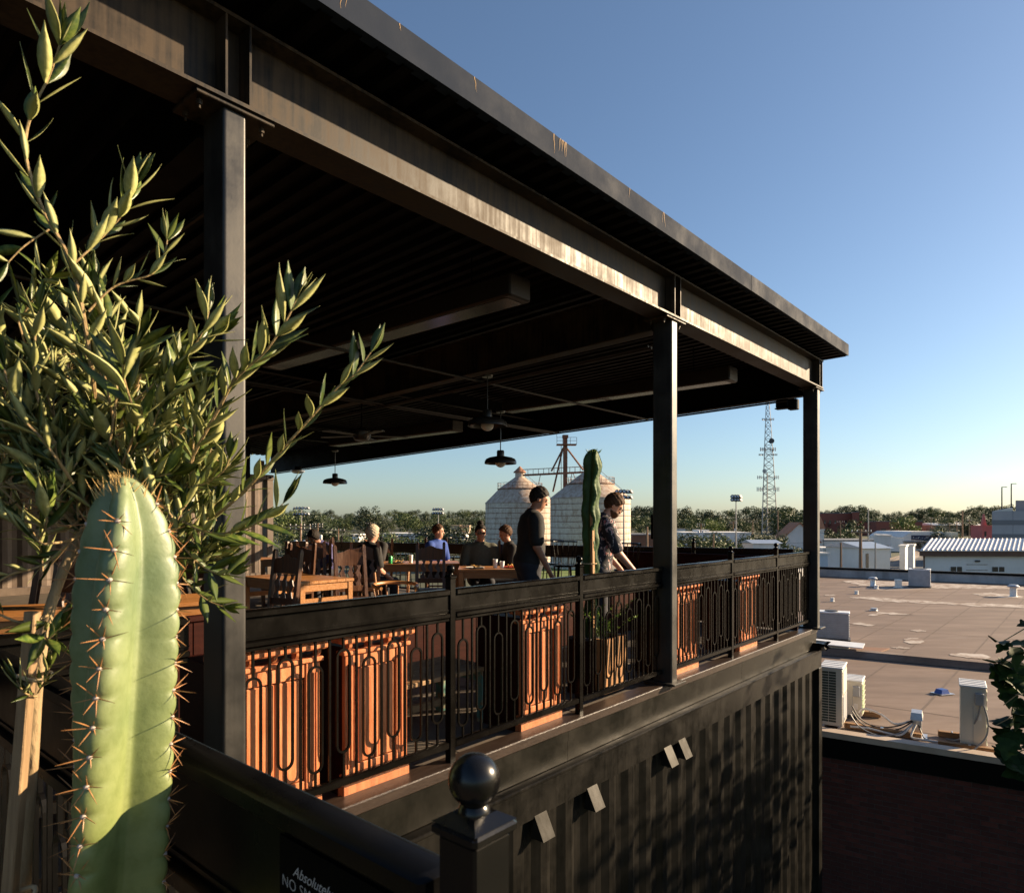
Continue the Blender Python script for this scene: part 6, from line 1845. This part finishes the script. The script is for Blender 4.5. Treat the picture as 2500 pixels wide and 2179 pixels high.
def silo(label, px, Y, r, z_e, z_r, r_r, z_n, r_n, z_cb, z_ap):
    X = (px - CX) / F * Y
    t = thing('grain_silo', label, 'silo', (X, Y, GZ), R(20), 'twin grain silos'); o = -GZ
    n = 44
    H = z_e + o
    # block courses between hoops; each course a hair in or out
    nc = 12
    for k in range(nc):
        za, zb = H * k / nc, H * (k + 1) / nc
        MB().lathe([(r - .02, za), (r, za + .05), (r, zb - .07), (r - .03, zb - .04), (r - .03, zb)], n, (0, 0, 0), False, False).build('wall_course', silo_m, t, True)
        if k: MB().lathe([(r + .005, za - .05), (r + .045, za - .045), (r + .045, za + .02), (r + .005, za + .025)], n, (0, 0, 0), False, False).build('hoop', rustm, t)
    MB().lathe([(r + .12, H - .02), (r + .10, H + .06), (r_r, z_r + o - .1)], n, (0, 0, 0), False, False).build('lower_roof', cone_m, t, True)
    MB().lathe([(r_r + .25, z_r + o - .12), (r_r + .25, z_r + o)], n, (0, 0, 0), True, True).build('walkway', rustm, t)
    for k in range(28):
        a = 2 * PI * k / 28
        MB().tube([((r_r + .2) * math.cos(a), (r_r + .2) * math.sin(a), z_r + o), ((r_r + .2) * math.cos(a), (r_r + .2) * math.sin(a), z_r + o + 1.0)], .03, 4).build('rail_post', rustm, t)
    for hz in (.5, 1.0):
        MB().tube([((r_r + .2) * math.cos(2 * PI * k / 36), (r_r + .2) * math.sin(2 * PI * k / 36), z_r + o + hz) for k in range(37)], .03, 4).build('guard_rail', rustm, t)
    MB().lathe([(r_r, z_r + o + .001), (r_n, z_n + o)], n, (0, 0, 0), False, False).build('upper_roof', cone_m, t, True)
    MB().lathe([(r_n, z_n + o), (r_n, z_cb + o)], 24, (0, 0, 0), False, True).build('neck', silo_m, t, True)
    MB().lathe([(r_n * 1.35, z_cb + o - .1), (r_n * 1.38, z_cb + o), (.03, z_ap + o)], 24).build('cap', mat('rust_cap', (.33, .16, .09), .75, 0, (.24, .11, .06), 1.5, 6), t, True)
    # roof stair on the right flank
    for s in (-.35, .35):
        MB().bar((r_n, s, z_n + o), (r + .1, s, H + .2), .12, .10).build('stair_stringer', rustm, t)
    for k in range(14):
        q = k / 13; MB().bar((r_n + (r - r_n) * q, -.35, z_n + o + (H - z_n - o) * q), (r_n + (r - r_n) * q, .35, z_n + o + (H - z_n - o) * q), .2, .05).build('stair_tread', rustm, t)
    MB().tube([(r_n, .35, z_n + o + 1), (r + .1, .35, H + 1.2)], .035, 4).build('stair_rail', rustm, t)
    return t
silo('left weathered white grain silo with conical rusty cap', 1269, 122, 6.2, 3.18, 5.84, 3.84, 7.95, .85, 8.85, 9.95)
silo('right weathered white grain silo behind the wavy cactus', 1441, 110, 6.5, 3.67, 6.07, 3.7, 8.2, .85, 8.95, 9.6)
el = thing('elevator_leg', 'rusty grain elevator tower standing between the two silos', 'tower', ((1380 - CX) / F * 117, 117, GZ)); o = -GZ
MB().box(-.36, .36, -.3, .3, 0, 14.4 + o).build('leg_casing', rustm, el)
MB().box(-.5, .5, -.5, .5, 14.4 + o, 14.9 + o).build('head', rustm, el)
MB().box(-1.5, 1.9, -.9, .9, 13.15 + o, 13.3 + o).build('platform', rustm, el)
for x in (-1.5, -.5, .8, 1.9):
    MB().tube([(x, -.9, 13.3 + o), (x, -.9, 14.4 + o)], .045, 4).build('rail_post', rustm, el)
for hz in (.55, 1.1): MB().tube([(-1.5, -.9, 13.3 + hz + o), (1.9, -.9, 13.3 + hz + o)], .04, 4).build('guard_rail', rustm, el)
MB().tube([(-1.5, -.9, 14.3 + o), (-1.6, -.9, 15.2 + o)], .04, 4).build('mast', rustm, el)
sc = 117 / F
def ep(px, py): return Vector(((px - 1380) * sc, 0, (HY - py) * sc - GZ))
for a, b in (((1376, 1092), (1346, 1150)), ((1384, 1094), (1424, 1147)), ((1374, 1094), (1350, 1200))):
    MB().tube([ep(*a), ep(*b)], .16, 6).build('spout', rustm, el)
for s in (-.5, .5): MB().tube([(-.7, s, 5 + o), (-.7, s, 13.2 + o)], .035, 4).build('ladder_rail', rustm, el)
cw = thing('silo_catwalk', 'rusty catwalk bridging the two silo tops', 'catwalk', ((1276 - CX) / F * 119, 119, (HY - 1160) / F * 119))
L = (1432 - 1276) / F * 117; rise = .55
for s in (-.5, .5):
    MB().bar((0, s, 0), (L, s, rise), .12, .25).build('girder', rustm, cw)
    MB().bar((0, s, 1.0), (L, s, rise + 1.0), .06, .06).build('guard_rail', rustm, cw)
    for k in range(13):
        x = L * k / 12; MB().bar((x, s, rise * k / 12), (x, s, rise * k / 12 + 1), .05, .05).build('rail_post', rustm, cw)
MB().bar((0, 0, .14), (L, 0, rise + .14), 1.0, .05).build('deck', rustm, cw)
for a, b in (((L * .28, -.5, 0), (L * .25, -.5, -1.6)), ((L * .78, -.5, .3), (L * .74, -.5, -1.7)), ((L * .8, -.5, .3), (L * .87, -.5, -1.7))):
    MB().tube([a, b], .06, 5).build('brace', rustm, cw)

# ---- radio tower
YT = 300.0
rt_ = thing('radio_tower', 'tall grey lattice radio mast with antenna clusters', 'tower', ((1873 - CX) / F * YT, YT, gz(YT)))
tw = mat('mast_galvanised', (.25, .24, .24), .5, .4)
HT = (HY - 960) / F * YT - gz(YT)
def half(z):
    t = z / HT; return 4.0 * (1 - t) ** .82 + .40
def leg(k, z):
    a = R(100 + 120 * k); return Vector((half(z) * 1.0 * math.cos(a), half(z) * math.sin(a), z))
NS = 22
zs = [HT * (1 - (1 - k / NS) ** 1.15) for k in range(NS + 1)]
for k in range(3):
    MB().tube([leg(k, z) for z in zs], [.26 - .14 * z / HT for z in zs], 5).build('mast_leg', tw, rt_)
for i in range(NS):
    m = MB()
    for k in range(3):
        a, b = leg(k, zs[i]), leg((k + 1) % 3, zs[i]); c, d = leg(k, zs[i + 1]), leg((k + 1) % 3, zs[i + 1]); rr = .10 - .04 * i / NS
        m.tube([a, d], rr, 4); m.tube([b, c], rr, 4); m.tube([c, d], rr, 4)
    m.build('lattice_section', tw, rt_)
MB().tube([(0, 0, 0), (0, 0, HT * .45)], .25, 6).build('cable_run', tw, rt_)
def zpy(py): return (HY - py) / F * YT - gz(YT)
for py, n, R_, hgt in ((1194, 7, 4.8, 1.9), (1165, 5, 4.6, 1.5), (1110, 6, 3.9, .9), (1097, 6, 3.3, 1.6), (1024, 5, 2.5, 1.0)):
    z = zpy(py)
    MB().tube([((half(z) + .6) * math.cos(2 * PI * k / 12), (half(z) + .6) * math.sin(2 * PI * k / 12), z) for k in range(13)], .09, 5).build('antenna_ring', tw, rt_)
    for s in (-1, 1):
        MB().bar((s * half(z), -.3, z), (s * R_, -.8, z), .12, .12).build('antenna_arm', tw, rt_)
        for k in range(n // 2 + 1):
            x = s * (R_ - k * .75); MB().cbox(x - .16, x + .16, -1.1, -.85, z - hgt / 2, z + hgt / 2, .03).build('panel_antenna', white_p if py > 1150 else tw, rt_)
for px, py, m_, r_ in ((1881, 1077, mat('dish_dark', (.05, .05, .055), .6), 1.15), (1864, 1150, white_p, .95)):
    z = zpy(py); d = MB().lathe([(.05, -.5), (r_ * .8, -.15), (r_, 0), (r_, .25), (r_ * .3, .3)], 20).build('dish', m_, rt_, True)
    d.location = ((px - 1873) / F * YT, -1.4, z); d.rotation_euler = (R(90), 0, R(-25))

# ---- light masts and poles
mast_m = mat('pole_grey', (.30, .29, .28), .5, .5); wood_pole = mat('pole_wood', (.20, .12, .075), .9, 0, (.27, .17, .11), 3, 6)
lens = mat('flood_lens', (.5, .52, .55), .25)
def flood_mast(label, px, Y, py_top, rows, cols, wd):
    X = (px - CX) / F * Y; zt = (HY - py_top) / F * Y
    t = thing('floodlight_mast', label, 'light mast', (X, Y, gz(Y)), 0, 'stadium light masts'); o = -gz(Y)
    MB().tube([(0, 0, 0), (0, 0, zt + o)], [.16, .07], 8).build('mast_pole', mast_m, t, True)
    for r_ in range(rows):
        z = zt + o - r_ * wd * .42
        MB().bar((-wd / 2, 0, z), (wd / 2, 0, z), .1, .1).build('crossarm', mast_m, t)
        for c in range(cols):
            x = -wd / 2 + wd * c / (cols - 1); hd = MB().lathe([(.12, -.25), (.16, -.1), (.30, .05), (.32, .2)], 12); h_ = hd.build('lamp_head', rubber, t, True)
            h_.location = (x, -.15, z - .05); h_.rotation_euler = (R(62), 0, R(25 * (c - (cols - 1) / 2)))
            l_ = MB().lathe([(.20, .201), (.20, .215)], 12).build('lens', lens, h_)
flood_mast('stadium light mast standing left above the dark tree', 736, 145, 1240, 2, 6, 3.0)
flood_mast('stadium light mast rising left of the grain silos', 1070, 150, 1243, 2, 5, 2.0)
flood_mast('stadium light mast left of the radio tower', 1797, 105, 1212, 2, 4, 1.15)
flood_mast('stadium light mast in front of the right silo', 1523, 95, 1200, 2, 5, 1.9)
def util_pole(label, px, Y, py_top, arm=2.4, trans=0, r=.16, metal=False, py_base=None):
    X = (px - CX) / F * Y; zt = (HY - py_top) / F * Y; o = -gz(Y)
    t = thing('utility_pole', label, 'pole', (X, Y, gz(Y)), 0, 'utility poles'); mm = mast_m if metal else wood_pole
    MB().tube([(0, 0, 0), (0, 0, zt + o)], [r, r * .7], 8).build('pole_shaft', mm, t, True)
    if arm:
        for dz in (.35, ) if not trans else (.3, .75):
            MB().box(-arm / 2, arm / 2, -.26, -.14, zt + o - dz - .07, zt + o - dz + .07).build('crossarm', wood_pole, t)
            for x in (-arm * .46, -arm * .2, arm * .2, arm * .46):
                MB().lathe([(.05, 0), (.07, .1), (.04, .2)], 8, (x, -.2, zt + o - dz + .071)).build('insulator', white_p, t)
    for k in range(trans):
        s = -1 if k % 2 else 1
        MB().lathe([(.26, 0), (.28, .05), (.28, 1.0), (.2, 1.1)], 14, (s * .62, -.1, zt + o - 3.3)).build('transformer', mat('transformer_grey', (.55, .56, .57), .4), t, True)
        MB().box(min(0, s * .4), max(0, s * .4), -.14, -.06, zt + o - 2.9, zt + o - 2.8).build('bracket', mast_m, t)
    return t
util_pole('wooden utility pole with two grey transformers near the tan container', 734, 92, 1278, 2.9, 2)
util_pole('wooden utility pole with transformer right of the double transformer pole', 776, 130, 1277, 2.0, 1)
util_pole('short wooden utility pole with bright crossarm above the dark bushes', 826, 130, 1290, 2.6, 0)
util_pole('thin wooden pole in front of the tall skyline tree', 904, 230, 1275, 3.2, 0)
util_pole('stout brown utility pole with crossarm beside the white sheds', 2101, 75, 1291, 2.3, 0, .22)
util_pole('tall slim metal pole left of the stout brown utility pole', 2120, 120, 1240, 0, 0, .13, True)
util_pole('pale leaning pole in front of the white storage boxes', 2053, 72, 1324, 0, 0, .15)
util_pole('thin grey pole in front of the blue-roofed shed', 2137, 72, 1324, 0, 0, .10, True)
util_pole('tall wooden pole behind the corrugated white building', 2350, 170, 1246, 0, 0, .2)
util_pole('wooden pole left of the tall one behind the white building', 2336, 180, 1272, 1.2, 0, .14)
util_pole('wooden pole right of the tall one behind the white building', 2366, 200, 1268, 1.2, 0, .14)
util_pole('distant pole left of the curved white building', 2273, 220, 1262, 1.4, 0, .13)
util_pole('distant wooden pole right of the curved white building', 2318, 190, 1276, 1.2, 0, .13)
util_pole('wooden pole in front of the red brick building', 2052, 190, 1271, 2.2, 0, .14)
util_pole('pale straight pole right of the radio tower', 1899, 150, 1247, 0, 0, .17)
util_pole('wooden pole with bright top left of the radio tower', 1838, 210, 1271, 3.0, 0, .16)
util_pole('wooden pole with transformer left of the stadium light mast', 1790, 210, 1272, 2.4, 1, .16)
util_pole('wooden pole with two transformers above the long white building', 1711, 190, 1277, 2.2, 2, .16)
util_pole('short brown pole in front of the bushes by the middle column', 1742, 100, 1302, 0, 0, .14)
util_pole('pale pole beside the brown shed right of the silo', 1580, 100, 1285, 0, 0, .2)
# street lamps on the grey building
for px, py, lb in ((2446, 1188, 'left tall street lamp on top of the grey concrete building'), (2469, 1180, 'right tall street lamp on top of the grey concrete building')):
    Y = 122; X = (px - CX) / F * Y; zt = (HY - py) / F * Y
    t = thing('street_lamp', lb, 'street lamp', (X, Y, 1.85), 0, 'lamps on the grey building')
    MB().tube([(0, 0, 0), (0, 0, zt - 1.85)], [.12, .09], 8).build('lamp_pole', rubber, t)
    MB().bar((0, 0, zt - 1.9), (.75, 0, zt - 1.86), .2, .1).build('lamp_arm', rubber, t)
    MB().cbox(.3, .9, -.12, .12, zt - 1.93, zt - 1.85, .01).build('lamp_head', rubber, t)
# power lines
wire_m = rubber
def wire(label, a, b, sag, r=.022):
    pts = [Vector(a).lerp(Vector(b), k / 14) - Vector((0, 0, sag * 4 * (k / 14) * (1 - k / 14))) for k in range(15)]
    tag(MB().tube(pts, r, 4).build('power_line', wire_m, None), label, 'cable', 'power lines over the town')
wire('power line running from the transformer pole towards the silos', at(734, 1286, 92), at(1300, 1300, 120), .8)
wire('lower power line running from the transformer pole past the bushes', at(734, 1294, 92), at(1300, 1312, 120), .8)
wire('power line left from the transformer pole', at(600, 1280, 80), at(734, 1283, 92), .3)
wire('power line between the silo and the corner column', at(1560, 1300, 110), at(2010, 1322, 110), .8)
wire('power line from the stout brown pole to the right', at(2101, 1294, 75), at(2460, 1318, 150), 1.2)
wire('power line from the stout brown pole to the left', at(1960, 1292, 80), at(2101, 1294, 75), .4)
wire('power line in front of the curved white building', at(2250, 1305, 150), at(2440, 1312, 160), .6)

# ---- buildings
blu_roof = mat('blue_grey_metal_roof', (.30, .36, .44), .4, .3, (.36, .42, .5), 1)
wh_wall = mat('white_town_wall', (.70, .69, .67), .7, 0, (.62, .61, .58), .5, 6)
red_wall = mat('red_brick_far', (.28, .085, .055), .85, 0, (.22, .07, .05), .8, 6)
tan_wall = mat('tan_town_wall', (.45, .33, .22), .8, 0, (.38, .28, .19), .6, 6)
grey_wall = mat('grey_concrete_wall', (.36, .37, .40), .8, 0, (.31, .32, .35), .3, 8)
dgrey = mat('dark_grey_band', (.17, .18, .20), .8)
brn_wall = mat('brown_far_wall', (.16, .09, .06), .85, 0, (.12, .07, .05), .6)
pink_wall = mat('coral_red_wall', (.62, .14, .12), .7, 0, (.55, .12, .1), .5)
org_roof = mat('orange_shingle_roof', (.42, .19, .10), .8, 0, (.35, .15, .08), .8)
def bld(name, label, px0, px1, py_top, Y, depth, wall, roof='flat', roof_m_=None, rz=0.0, wins=(), py_eave=None, zb=None):
    """front wall px0..px1 at depth Y; wins: (x0,x1,z0,z1) fractions of the front"""
    X0, X1 = (px0 - CX) / F * Y, (px1 - CX) / F * Y; zt = (HY - py_top) / F * Y; base_ = gz(Y) if zb is None else zb
    t = thing(name, label, 'building', (X0, Y, base_), rz); W = X1 - X0; H = zt - base_
    if roof == 'flat':
        MB().box(0, W, 0, depth, 0, H).build('wall', wall, t)
        MB().box(-.15, W + .15, -.15, depth + .15, H + .002, H + .25).build('roof', roof_m_ or white_p, t)
    elif roof == 'gable_x':     # ridge along x
        He = (HY - py_eave) / F * Y - base_
        MB().box(0, W, 0, depth, 0, He).build('wall', wall, t)
        MB().prism([(-.4, He + .002), (depth + .4, He + .002), (depth / 2, H)], -.3, W + .3, 'x').build('roof', roof_m_, t)
    elif roof == 'gable_y':     # gable faces the camera
        He = (HY - py_eave) / F * Y - base_
        MB().prism([(0, 0), (W, 0), (W, He), (W / 2, H), (0, He)], 0, depth, 'y').build('wall', wall, t)
        for s in (0, 1):
            x0, x1 = (0, W / 2) if s == 0 else (W, W / 2); ex = -.5 if s == 0 else .5; ez = -.5 * (H - He) / (W / 2)
            MB().quadbox([(x0 + ex, -.4, He + ez + .003), (x1, -.4, H + .003), (x1, depth + .4, H + .003), (x0 + ex, depth + .4, He + ez + .003), (x0 + ex, -.4, He + ez + .25), (x1, -.4, H + .25), (x1, depth + .4, H + .25), (x0 + ex, depth + .4, He + ez + .25)]).build('roof', roof_m_, t)
    for (a, b, c, d) in wins:
        w_ = MB().box(a * W, b * W, -.05, -.001, c * H, d * H).build('window', glass_dk, t)
        MB().box(a * W - .08, b * W + .08, -.09, -.051, c * H - .12, c * H - .001).build('sill', white_p, w_)
    return t
bld('long_white_building', 'long low white flat-roofed building left of the silos', 930, 1135, 1303, 240, 20, wh_wall, 'flat', white_p, 0, [(.1, .13, .3, .6), (.3, .33, .3, .6), (.6, .63, .3, .6)])
bld('small_tan_building', 'small tan block building left of two just left of the silos', 1100, 1122, 1283, 330, 12, tan_wall, 'flat', tan_wall, 0, [(.3, .6, .5, .7)])
bld('small_tan_building', 'small tan block building right of two just left of the silos', 1126, 1146, 1283, 335, 12, tan_wall, 'flat', tan_wall, 0, [(.3, .6, .5, .7)])
bld('pale_far_building', 'pale far building between the skyline trees on the left', 790, 835, 1279, 520, 20, wh_wall, 'flat', white_p, 0, [(.2, .4, .5, .7)])
bld('white_warehouse', 'small white warehouse behind the dark bushes on the left', 850, 875, 1306, 200, 12, wh_wall, 'flat', white_p)
bld('low_white_store', 'long low white building between the middle column and light mast', 1668, 1830, 1301, 190, 18, wh_wall, 'flat', white_p, R(-4), [(.1, .16, .3, .6), (.4, .46, .3, .6)])
bld('white_roof_plant_room', 'small white plant room on the low white building', 1705, 1730, 1295, 200, 6, wh_wall, 'flat', white_p)
bld('white_gabled_house', 'white gabled house with orange roof left of the corner column', 1905, 1998, 1277, 150, 5, wh_wall, 'gable_y', org_roof, 0, [(.42, .48, .12, .22), (.52, .58, .12, .22), (.62, .68, .12, .22)], 1320)
tr = bld('white_turret', 'white turret with pointed roof right of the corner column', 2001, 2012, 1294, 150, 2, wh_wall, 'flat', white_p)
MB().rings([[(-.2, -.2, 5.9), (1.2, -.2, 5.9), (1.2, 2.2, 5.9), (-.2, 2.2, 5.9)], [(.4, .9, 8.6), (.6, .9, 8.6), (.6, 1.1, 8.6), (.4, 1.1, 8.6)]]).build('spire', org_roof, tr)
bld('red_brick_building', 'large red brick building on the wooded skyline', 2004, 2080, 1253, 350, 25, red_wall, 'flat', dgrey, 0, [(.1 + .17 * k, .15 + .17 * k, .55, .68) for k in range(5)])
bld('red_brick_tower', 'sunlit red brick stair block beside the large red building', 2081, 2096, 1250, 345, 14, red_wall, 'flat', dgrey, R(-25), [(.4, .6, .5, .7)])
bld('brown_brick_shop', 'low brown brick building behind the bright round tree', 2140, 2252, 1273, 330, 20, red_wall, 'flat', dgrey, 0, [(.1, .2, .2, .5), (.3, .4, .2, .5), (.7, .8, .2, .5)])
bld('long_white_roof_store', 'far long building with white metal roof', 2285, 2405, 1276, 330, 18, tan_wall, 'gable_x', white_p, 0, [(.1, .16, .2, .6), (.5, .56, .2, .6)], 1282)
cr_ = bld('coral_building', 'coral red building beside the grey concrete building', 2398, 2420, 1284, 230, 10, pink_wall, 'flat', pink_wall, R(-15), [(.2, .4, .4, .7)])
MB().prism([(.3, 5.9), (1.8, 5.9), (1.05, 10)], 1, 2.5, 'y').build('gablet', pink_wall, cr_)
bld('white_storage', 'white storage block behind the leaning pole', 2010, 2060, 1341, 95, 6, wh_wall, 'flat', white_p, R(-8), [(.7, .78, .3, .6)])
bld('white_storage', 'white storage block beside the stout brown pole', 2062, 2092, 1346, 92, 6, wh_wall, 'flat', white_p, R(12))
bld('blue_roof_shed', 'white shed with pale blue hipped roof right of the brown pole', 2107, 2186, 1324, 88, 7, wh_wall, 'gable_x', blu_roof, R(14), [(.1, .2, .3, .7)], 1338)
bld('bright_white_garage', 'sunlit white garage at the right end of the blue-roofed shed', 2196, 2208, 1334, 100, 4, wh_wall, 'flat', white_p, R(-35))
bld('bright_white_box', 'small sunlit white box shed nearest the corrugated building', 2216, 2228, 1332, 108, 3, wh_wall, 'flat', white_p, R(-35))
bld('flat_white_shop', 'wide white shop with flat awning behind the brown pole', 2010, 2150, 1320, 150, 12, wh_wall, 'flat', dgrey, 0, [(.1 + .15 * k, .2 + .15 * k, .2, .6) for k in range(5)])
bld('white_block_house', 'tall white block behind the blue-roofed shed', 2146, 2172, 1308, 135, 6, wh_wall, 'flat', white_p, R(-20), [(.2, .4, .4, .6), (.6, .8, .4, .6)])
bld('left_low_store', 'low pale store with dark windows behind the bushes by the middle column', 1640, 1712, 1292, 260, 10, wh_wall, 'flat', dgrey, 0, [(.5, .9, .3, .8)])
bld('blue_box_trailer', 'pale blue box trailer just right of the corner column', 2003, 2021, 1354, 78, 3, mat('pale_blue_panel', (.5, .58, .66), .5), 'flat', white_p, 0)
bld('brown_shed', 'brown shed with dark roof right of the silo', 1543, 1600, 1306, 140, 10, brn_wall, 'flat', dgrey, 0, [(.2, .4, .3, .6)])
bld('metal_roof_shed', 'low shed with pale metal roof below the radio tower', 1838, 1905, 1318, 110, 5, wh_wall, 'gable_x', blu_roof, 0, (), 1326)
# curved white building with the navy sign
Yq = 165
q = thing('curved_white_building', 'curved-roof white building with a navy sign', 'building', ((2205 - CX) / F * Yq, Yq, gz(Yq))); Wq = (2322 - 2205) / F * Yq; Hq = (HY - 1297) / F * Yq - gz(Yq)
arc = [(0, 0), (Wq, 0), (Wq, Hq * .72)] + [(Wq * (1 - k / 10), Hq * (.72 + .28 * min(1, 1.9 * math.sin(PI * k / 10)))) for k in range(1, 10)] + [(0, Hq * .72)]
MB().prism(arc, 0, 16, 'y').build('wall', wh_wall, q)
sgn = MB().box(Wq * .17, Wq * .72, -.12, -.002, Hq * .58, Hq * .82).build('sign_board', mat('navy_sign', (.012, .02, .06), .5), q)
mk = MB(); rnd = random.Random(1)
x = Wq * .20
while x < Wq * .68:
    w_ = rnd.uniform(.22, .42); h_ = Hq * rnd.uniform(.66, .76)
    mk.box(x, x + .09, -.15, -.121, Hq * .65, h_); mk.box(x, x + w_ * .8, -.15, -.121, h_ - .08, h_)
    x += w_ + .12
mk.build('lettering', white_p, sgn)
MB().box(-.2, Wq * .8, -1.2, -.002, Hq * .50, Hq * .54).build('awning', dgrey, q)
for k in range(4): MB().box(Wq * (.1 + .17 * k), Wq * (.2 + .17 * k), -.05, -.001, Hq * .15, Hq * .42).build('window', glass_dk, q)
MB().box(Wq * .86, Wq, -2.5, -.003, 0, Hq * .98).build('corner_block', mat('cream_wall', (.72, .66, .52), .7), q)
def pbox(x0, x1, y0, y1, z0, z1, sh):
    return MB().quadbox([(x0 + sh * y0, y0, z0), (x1 + sh * y0, y0, z0), (x1 + sh * y1, y1, z0), (x0 + sh * y1, y1, z0), (x0 + sh * y0, y0, z1), (x1 + sh * y0, y0, z1), (x1 + sh * y1, y1, z1), (x0 + sh * y1, y1, z1)])
# white building with ribbed roof
Yw = 67.0
t = thing('ribbed_roof_building', 'white building with brown eaves and ribbed metal roof on the right', 'building', ((2250 - CX) / F * Yw, Yw, gz(Yw)), R(-3)); Ww = 22.0
def zw(py): return (HY - py) / F * Yw - gz(Yw)
pbox(.1, Ww, .3, 9, 0, zw(1357), .68).build('wall', wh_wall, t)
pbox(-.2, Ww + .2, -.1, 9.2, zw(1357) + .003, zw(1345), .68).build('eaves_band', brn_wall, t)
ribroof = mat('pale_ribbed_metal', (.50, .49, .50), .38, .4, (.42, .41, .42), .8, 6)
MB().quadbox([(-.3, -.25, zw(1345) + .003), (Ww, -.25, zw(1345) + .003), (Ww + 3.6, 5, zw(1345) + 1.05), (3.6, 5, zw(1345) + 1.05), (-.3, -.25, zw(1345) + .08), (Ww, -.25, zw(1345) + .08), (Ww + 3.6, 5, zw(1345) + 1.13), (3.6, 5, zw(1345) + 1.13)]).build('roof', ribroof, t)
for k in range(48):
    x = -.1 + k * .45
    MB().quadbox([(x, -.26, zw(1345) + .081), (x + .14, -.26, zw(1345) + .081), (x + 3.94, 5, zw(1345) + 1.131), (x + 3.8, 5, zw(1345) + 1.131), (x + .03, -.26, zw(1345) + .17), (x + .11, -.26, zw(1345) + .17), (x + 3.91, 5, zw(1345) + 1.22), (x + 3.83, 5, zw(1345) + 1.22)]).build('roof_rib', ribroof, t)
for p0, p1 in ((2323, 2349), (2421, 2449)):
    x0, x1 = (p0 - 2250) / F * Yw, (p1 - 2250) / F * Yw
    w_ = MB().box(x0, x1, .24, .299, zw(1395), zw(1383)).build('window', glass_dk, t); MB().box(x0 - .08, x1 + .08, .2, .239, zw(1395) - .1, zw(1395) - .002).build('sill', white_p, w_)
    MB().box((x0 + x1) / 2 - .03, (x0 + x1) / 2 + .03, .22, .239, zw(1395), zw(1383)).build('mullion', white_p, w_)
x0 = (2380 - 2250) / F * Yw
MB().box(x0, x0 + .4, .1, .298, zw(1371), zw(1367)).build('wall_lamp', rubber, t)
MB().box(x0 - .8, x0 + 1.2, .26, .298, zw(1378), zw(1377)).box(x0 - .8, x0 + 1.2, .26, .298, zw(1391.5), zw(1390.5)).build('wall_trim', brn_wall, t)
MB().tube([(.35, .2, 0), (.35, .2, zw(1357))], .07, 6).build('downpipe', brn_wall, t)
# grey concrete building
Yg = 118.0
g = thing('grey_concrete_building', 'grey banded concrete building at the right edge', 'building', ((2422 - CX) / F * Yg, Yg, gz(Yg)), R(-6)); Wg = 22.0
def zg(py): return (HY - py) / F * Yg - gz(Yg)
pbox(0, Wg, 0, 20, 0, zg(1247), .80).build('wall', grey_wall, g)
for a, b in ((1281, 1269), (1311, 1303)):
    MB().box(-.03, Wg, -.04, -.002, zg(a), zg(b)).build('dark_band', dgrey, g)
for k in range(1, 5):
    MB().box(k * 3.4 - .03, k * 3.4 + .03, -.02, -.001, 0, zg(1247)).build('panel_joint', dgrey, g)
pbox(3.2, Wg, 3, 20, zg(1247) + .002, zg(1220), .80).build('upper_storey', mat('mauve_grey_wall', (.30, .27, .27), .8), g)
MB().prism([(1.4, zg(1247) + .002), (4.5, zg(1247) + .002), (4.5, zg(1238))], 1.9, 2.4, 'y').build('ramp_wall', cream, g)
for k in range(4): MB().box(.6 + k * .35, .75 + k * .35, -.06, -.041, zg(1330), zg(1312)).build('louvre', dgrey, g)
# parked cars
def car(label, px, Y, rz, col):
    t = thing('parked_car', label, 'car', ((px - CX) / F * Y, Y, gz(Y) + .02), rz, 'parked cars behind the terrace')
    prof = [(-2.15, .35), (-2.2, .62), (-1.95, .85), (-1.35, .95), (-.85, 1.38), (.75, 1.42), (1.45, .98), (2.1, .82), (2.2, .55), (2.15, .30), (-2.1, .28)]
    MB().prism(prof, -.85, .85, 'y').build('body', col, t)
    MB().prism([(-1.18, .98), (-.78, 1.31), (.68, 1.35), (1.2, 1.0)], -.862, .862, 'y').build('window', glass_dk, t)
    for x in (-1.35, 1.35):
        for y in (-.8, .8):
            w_ = MB().lathe([(.20, -.1), (.32, -.09), (.32, .09), (.20, .1)], 16).build('wheel', rubber, t); w_.location = (x, y, .32); w_.rotation_euler = (R(90), 0, 0)
            MB().lathe([(.19, -.108), (.19, .108)], 12).build('rim', galv, w_)
    for y in (-.6, .6): MB().cbox(2.15, 2.22, y - .15, y + .15, .6, .72, .02).build('headlight', lens, t)
car('white car parked behind the far railing near the man in glasses', 1530, 112, R(15), mat('car_white', (.7, .7, .7), .25, 0, None, coat=.6))
car('dark car parked beside the brown shed', 1612, 105, R(-10), mat('car_dark', (.04, .05, .06), .25, 0, None, coat=.6))
car('white car on the street left of the corrugated building', 2030, 110, R(5), MATS['car_white'])
car('silver car on the far street beside the grey building', 2375, 190, R(20), mat('car_silver', (.4, .41, .43), .3, .5, None, coat=.5))
car('blue car among the white storage blocks', 2048, 120, R(-15), mat('car_blue', (.04, .12, .3), .25, 0, None, coat=.6))
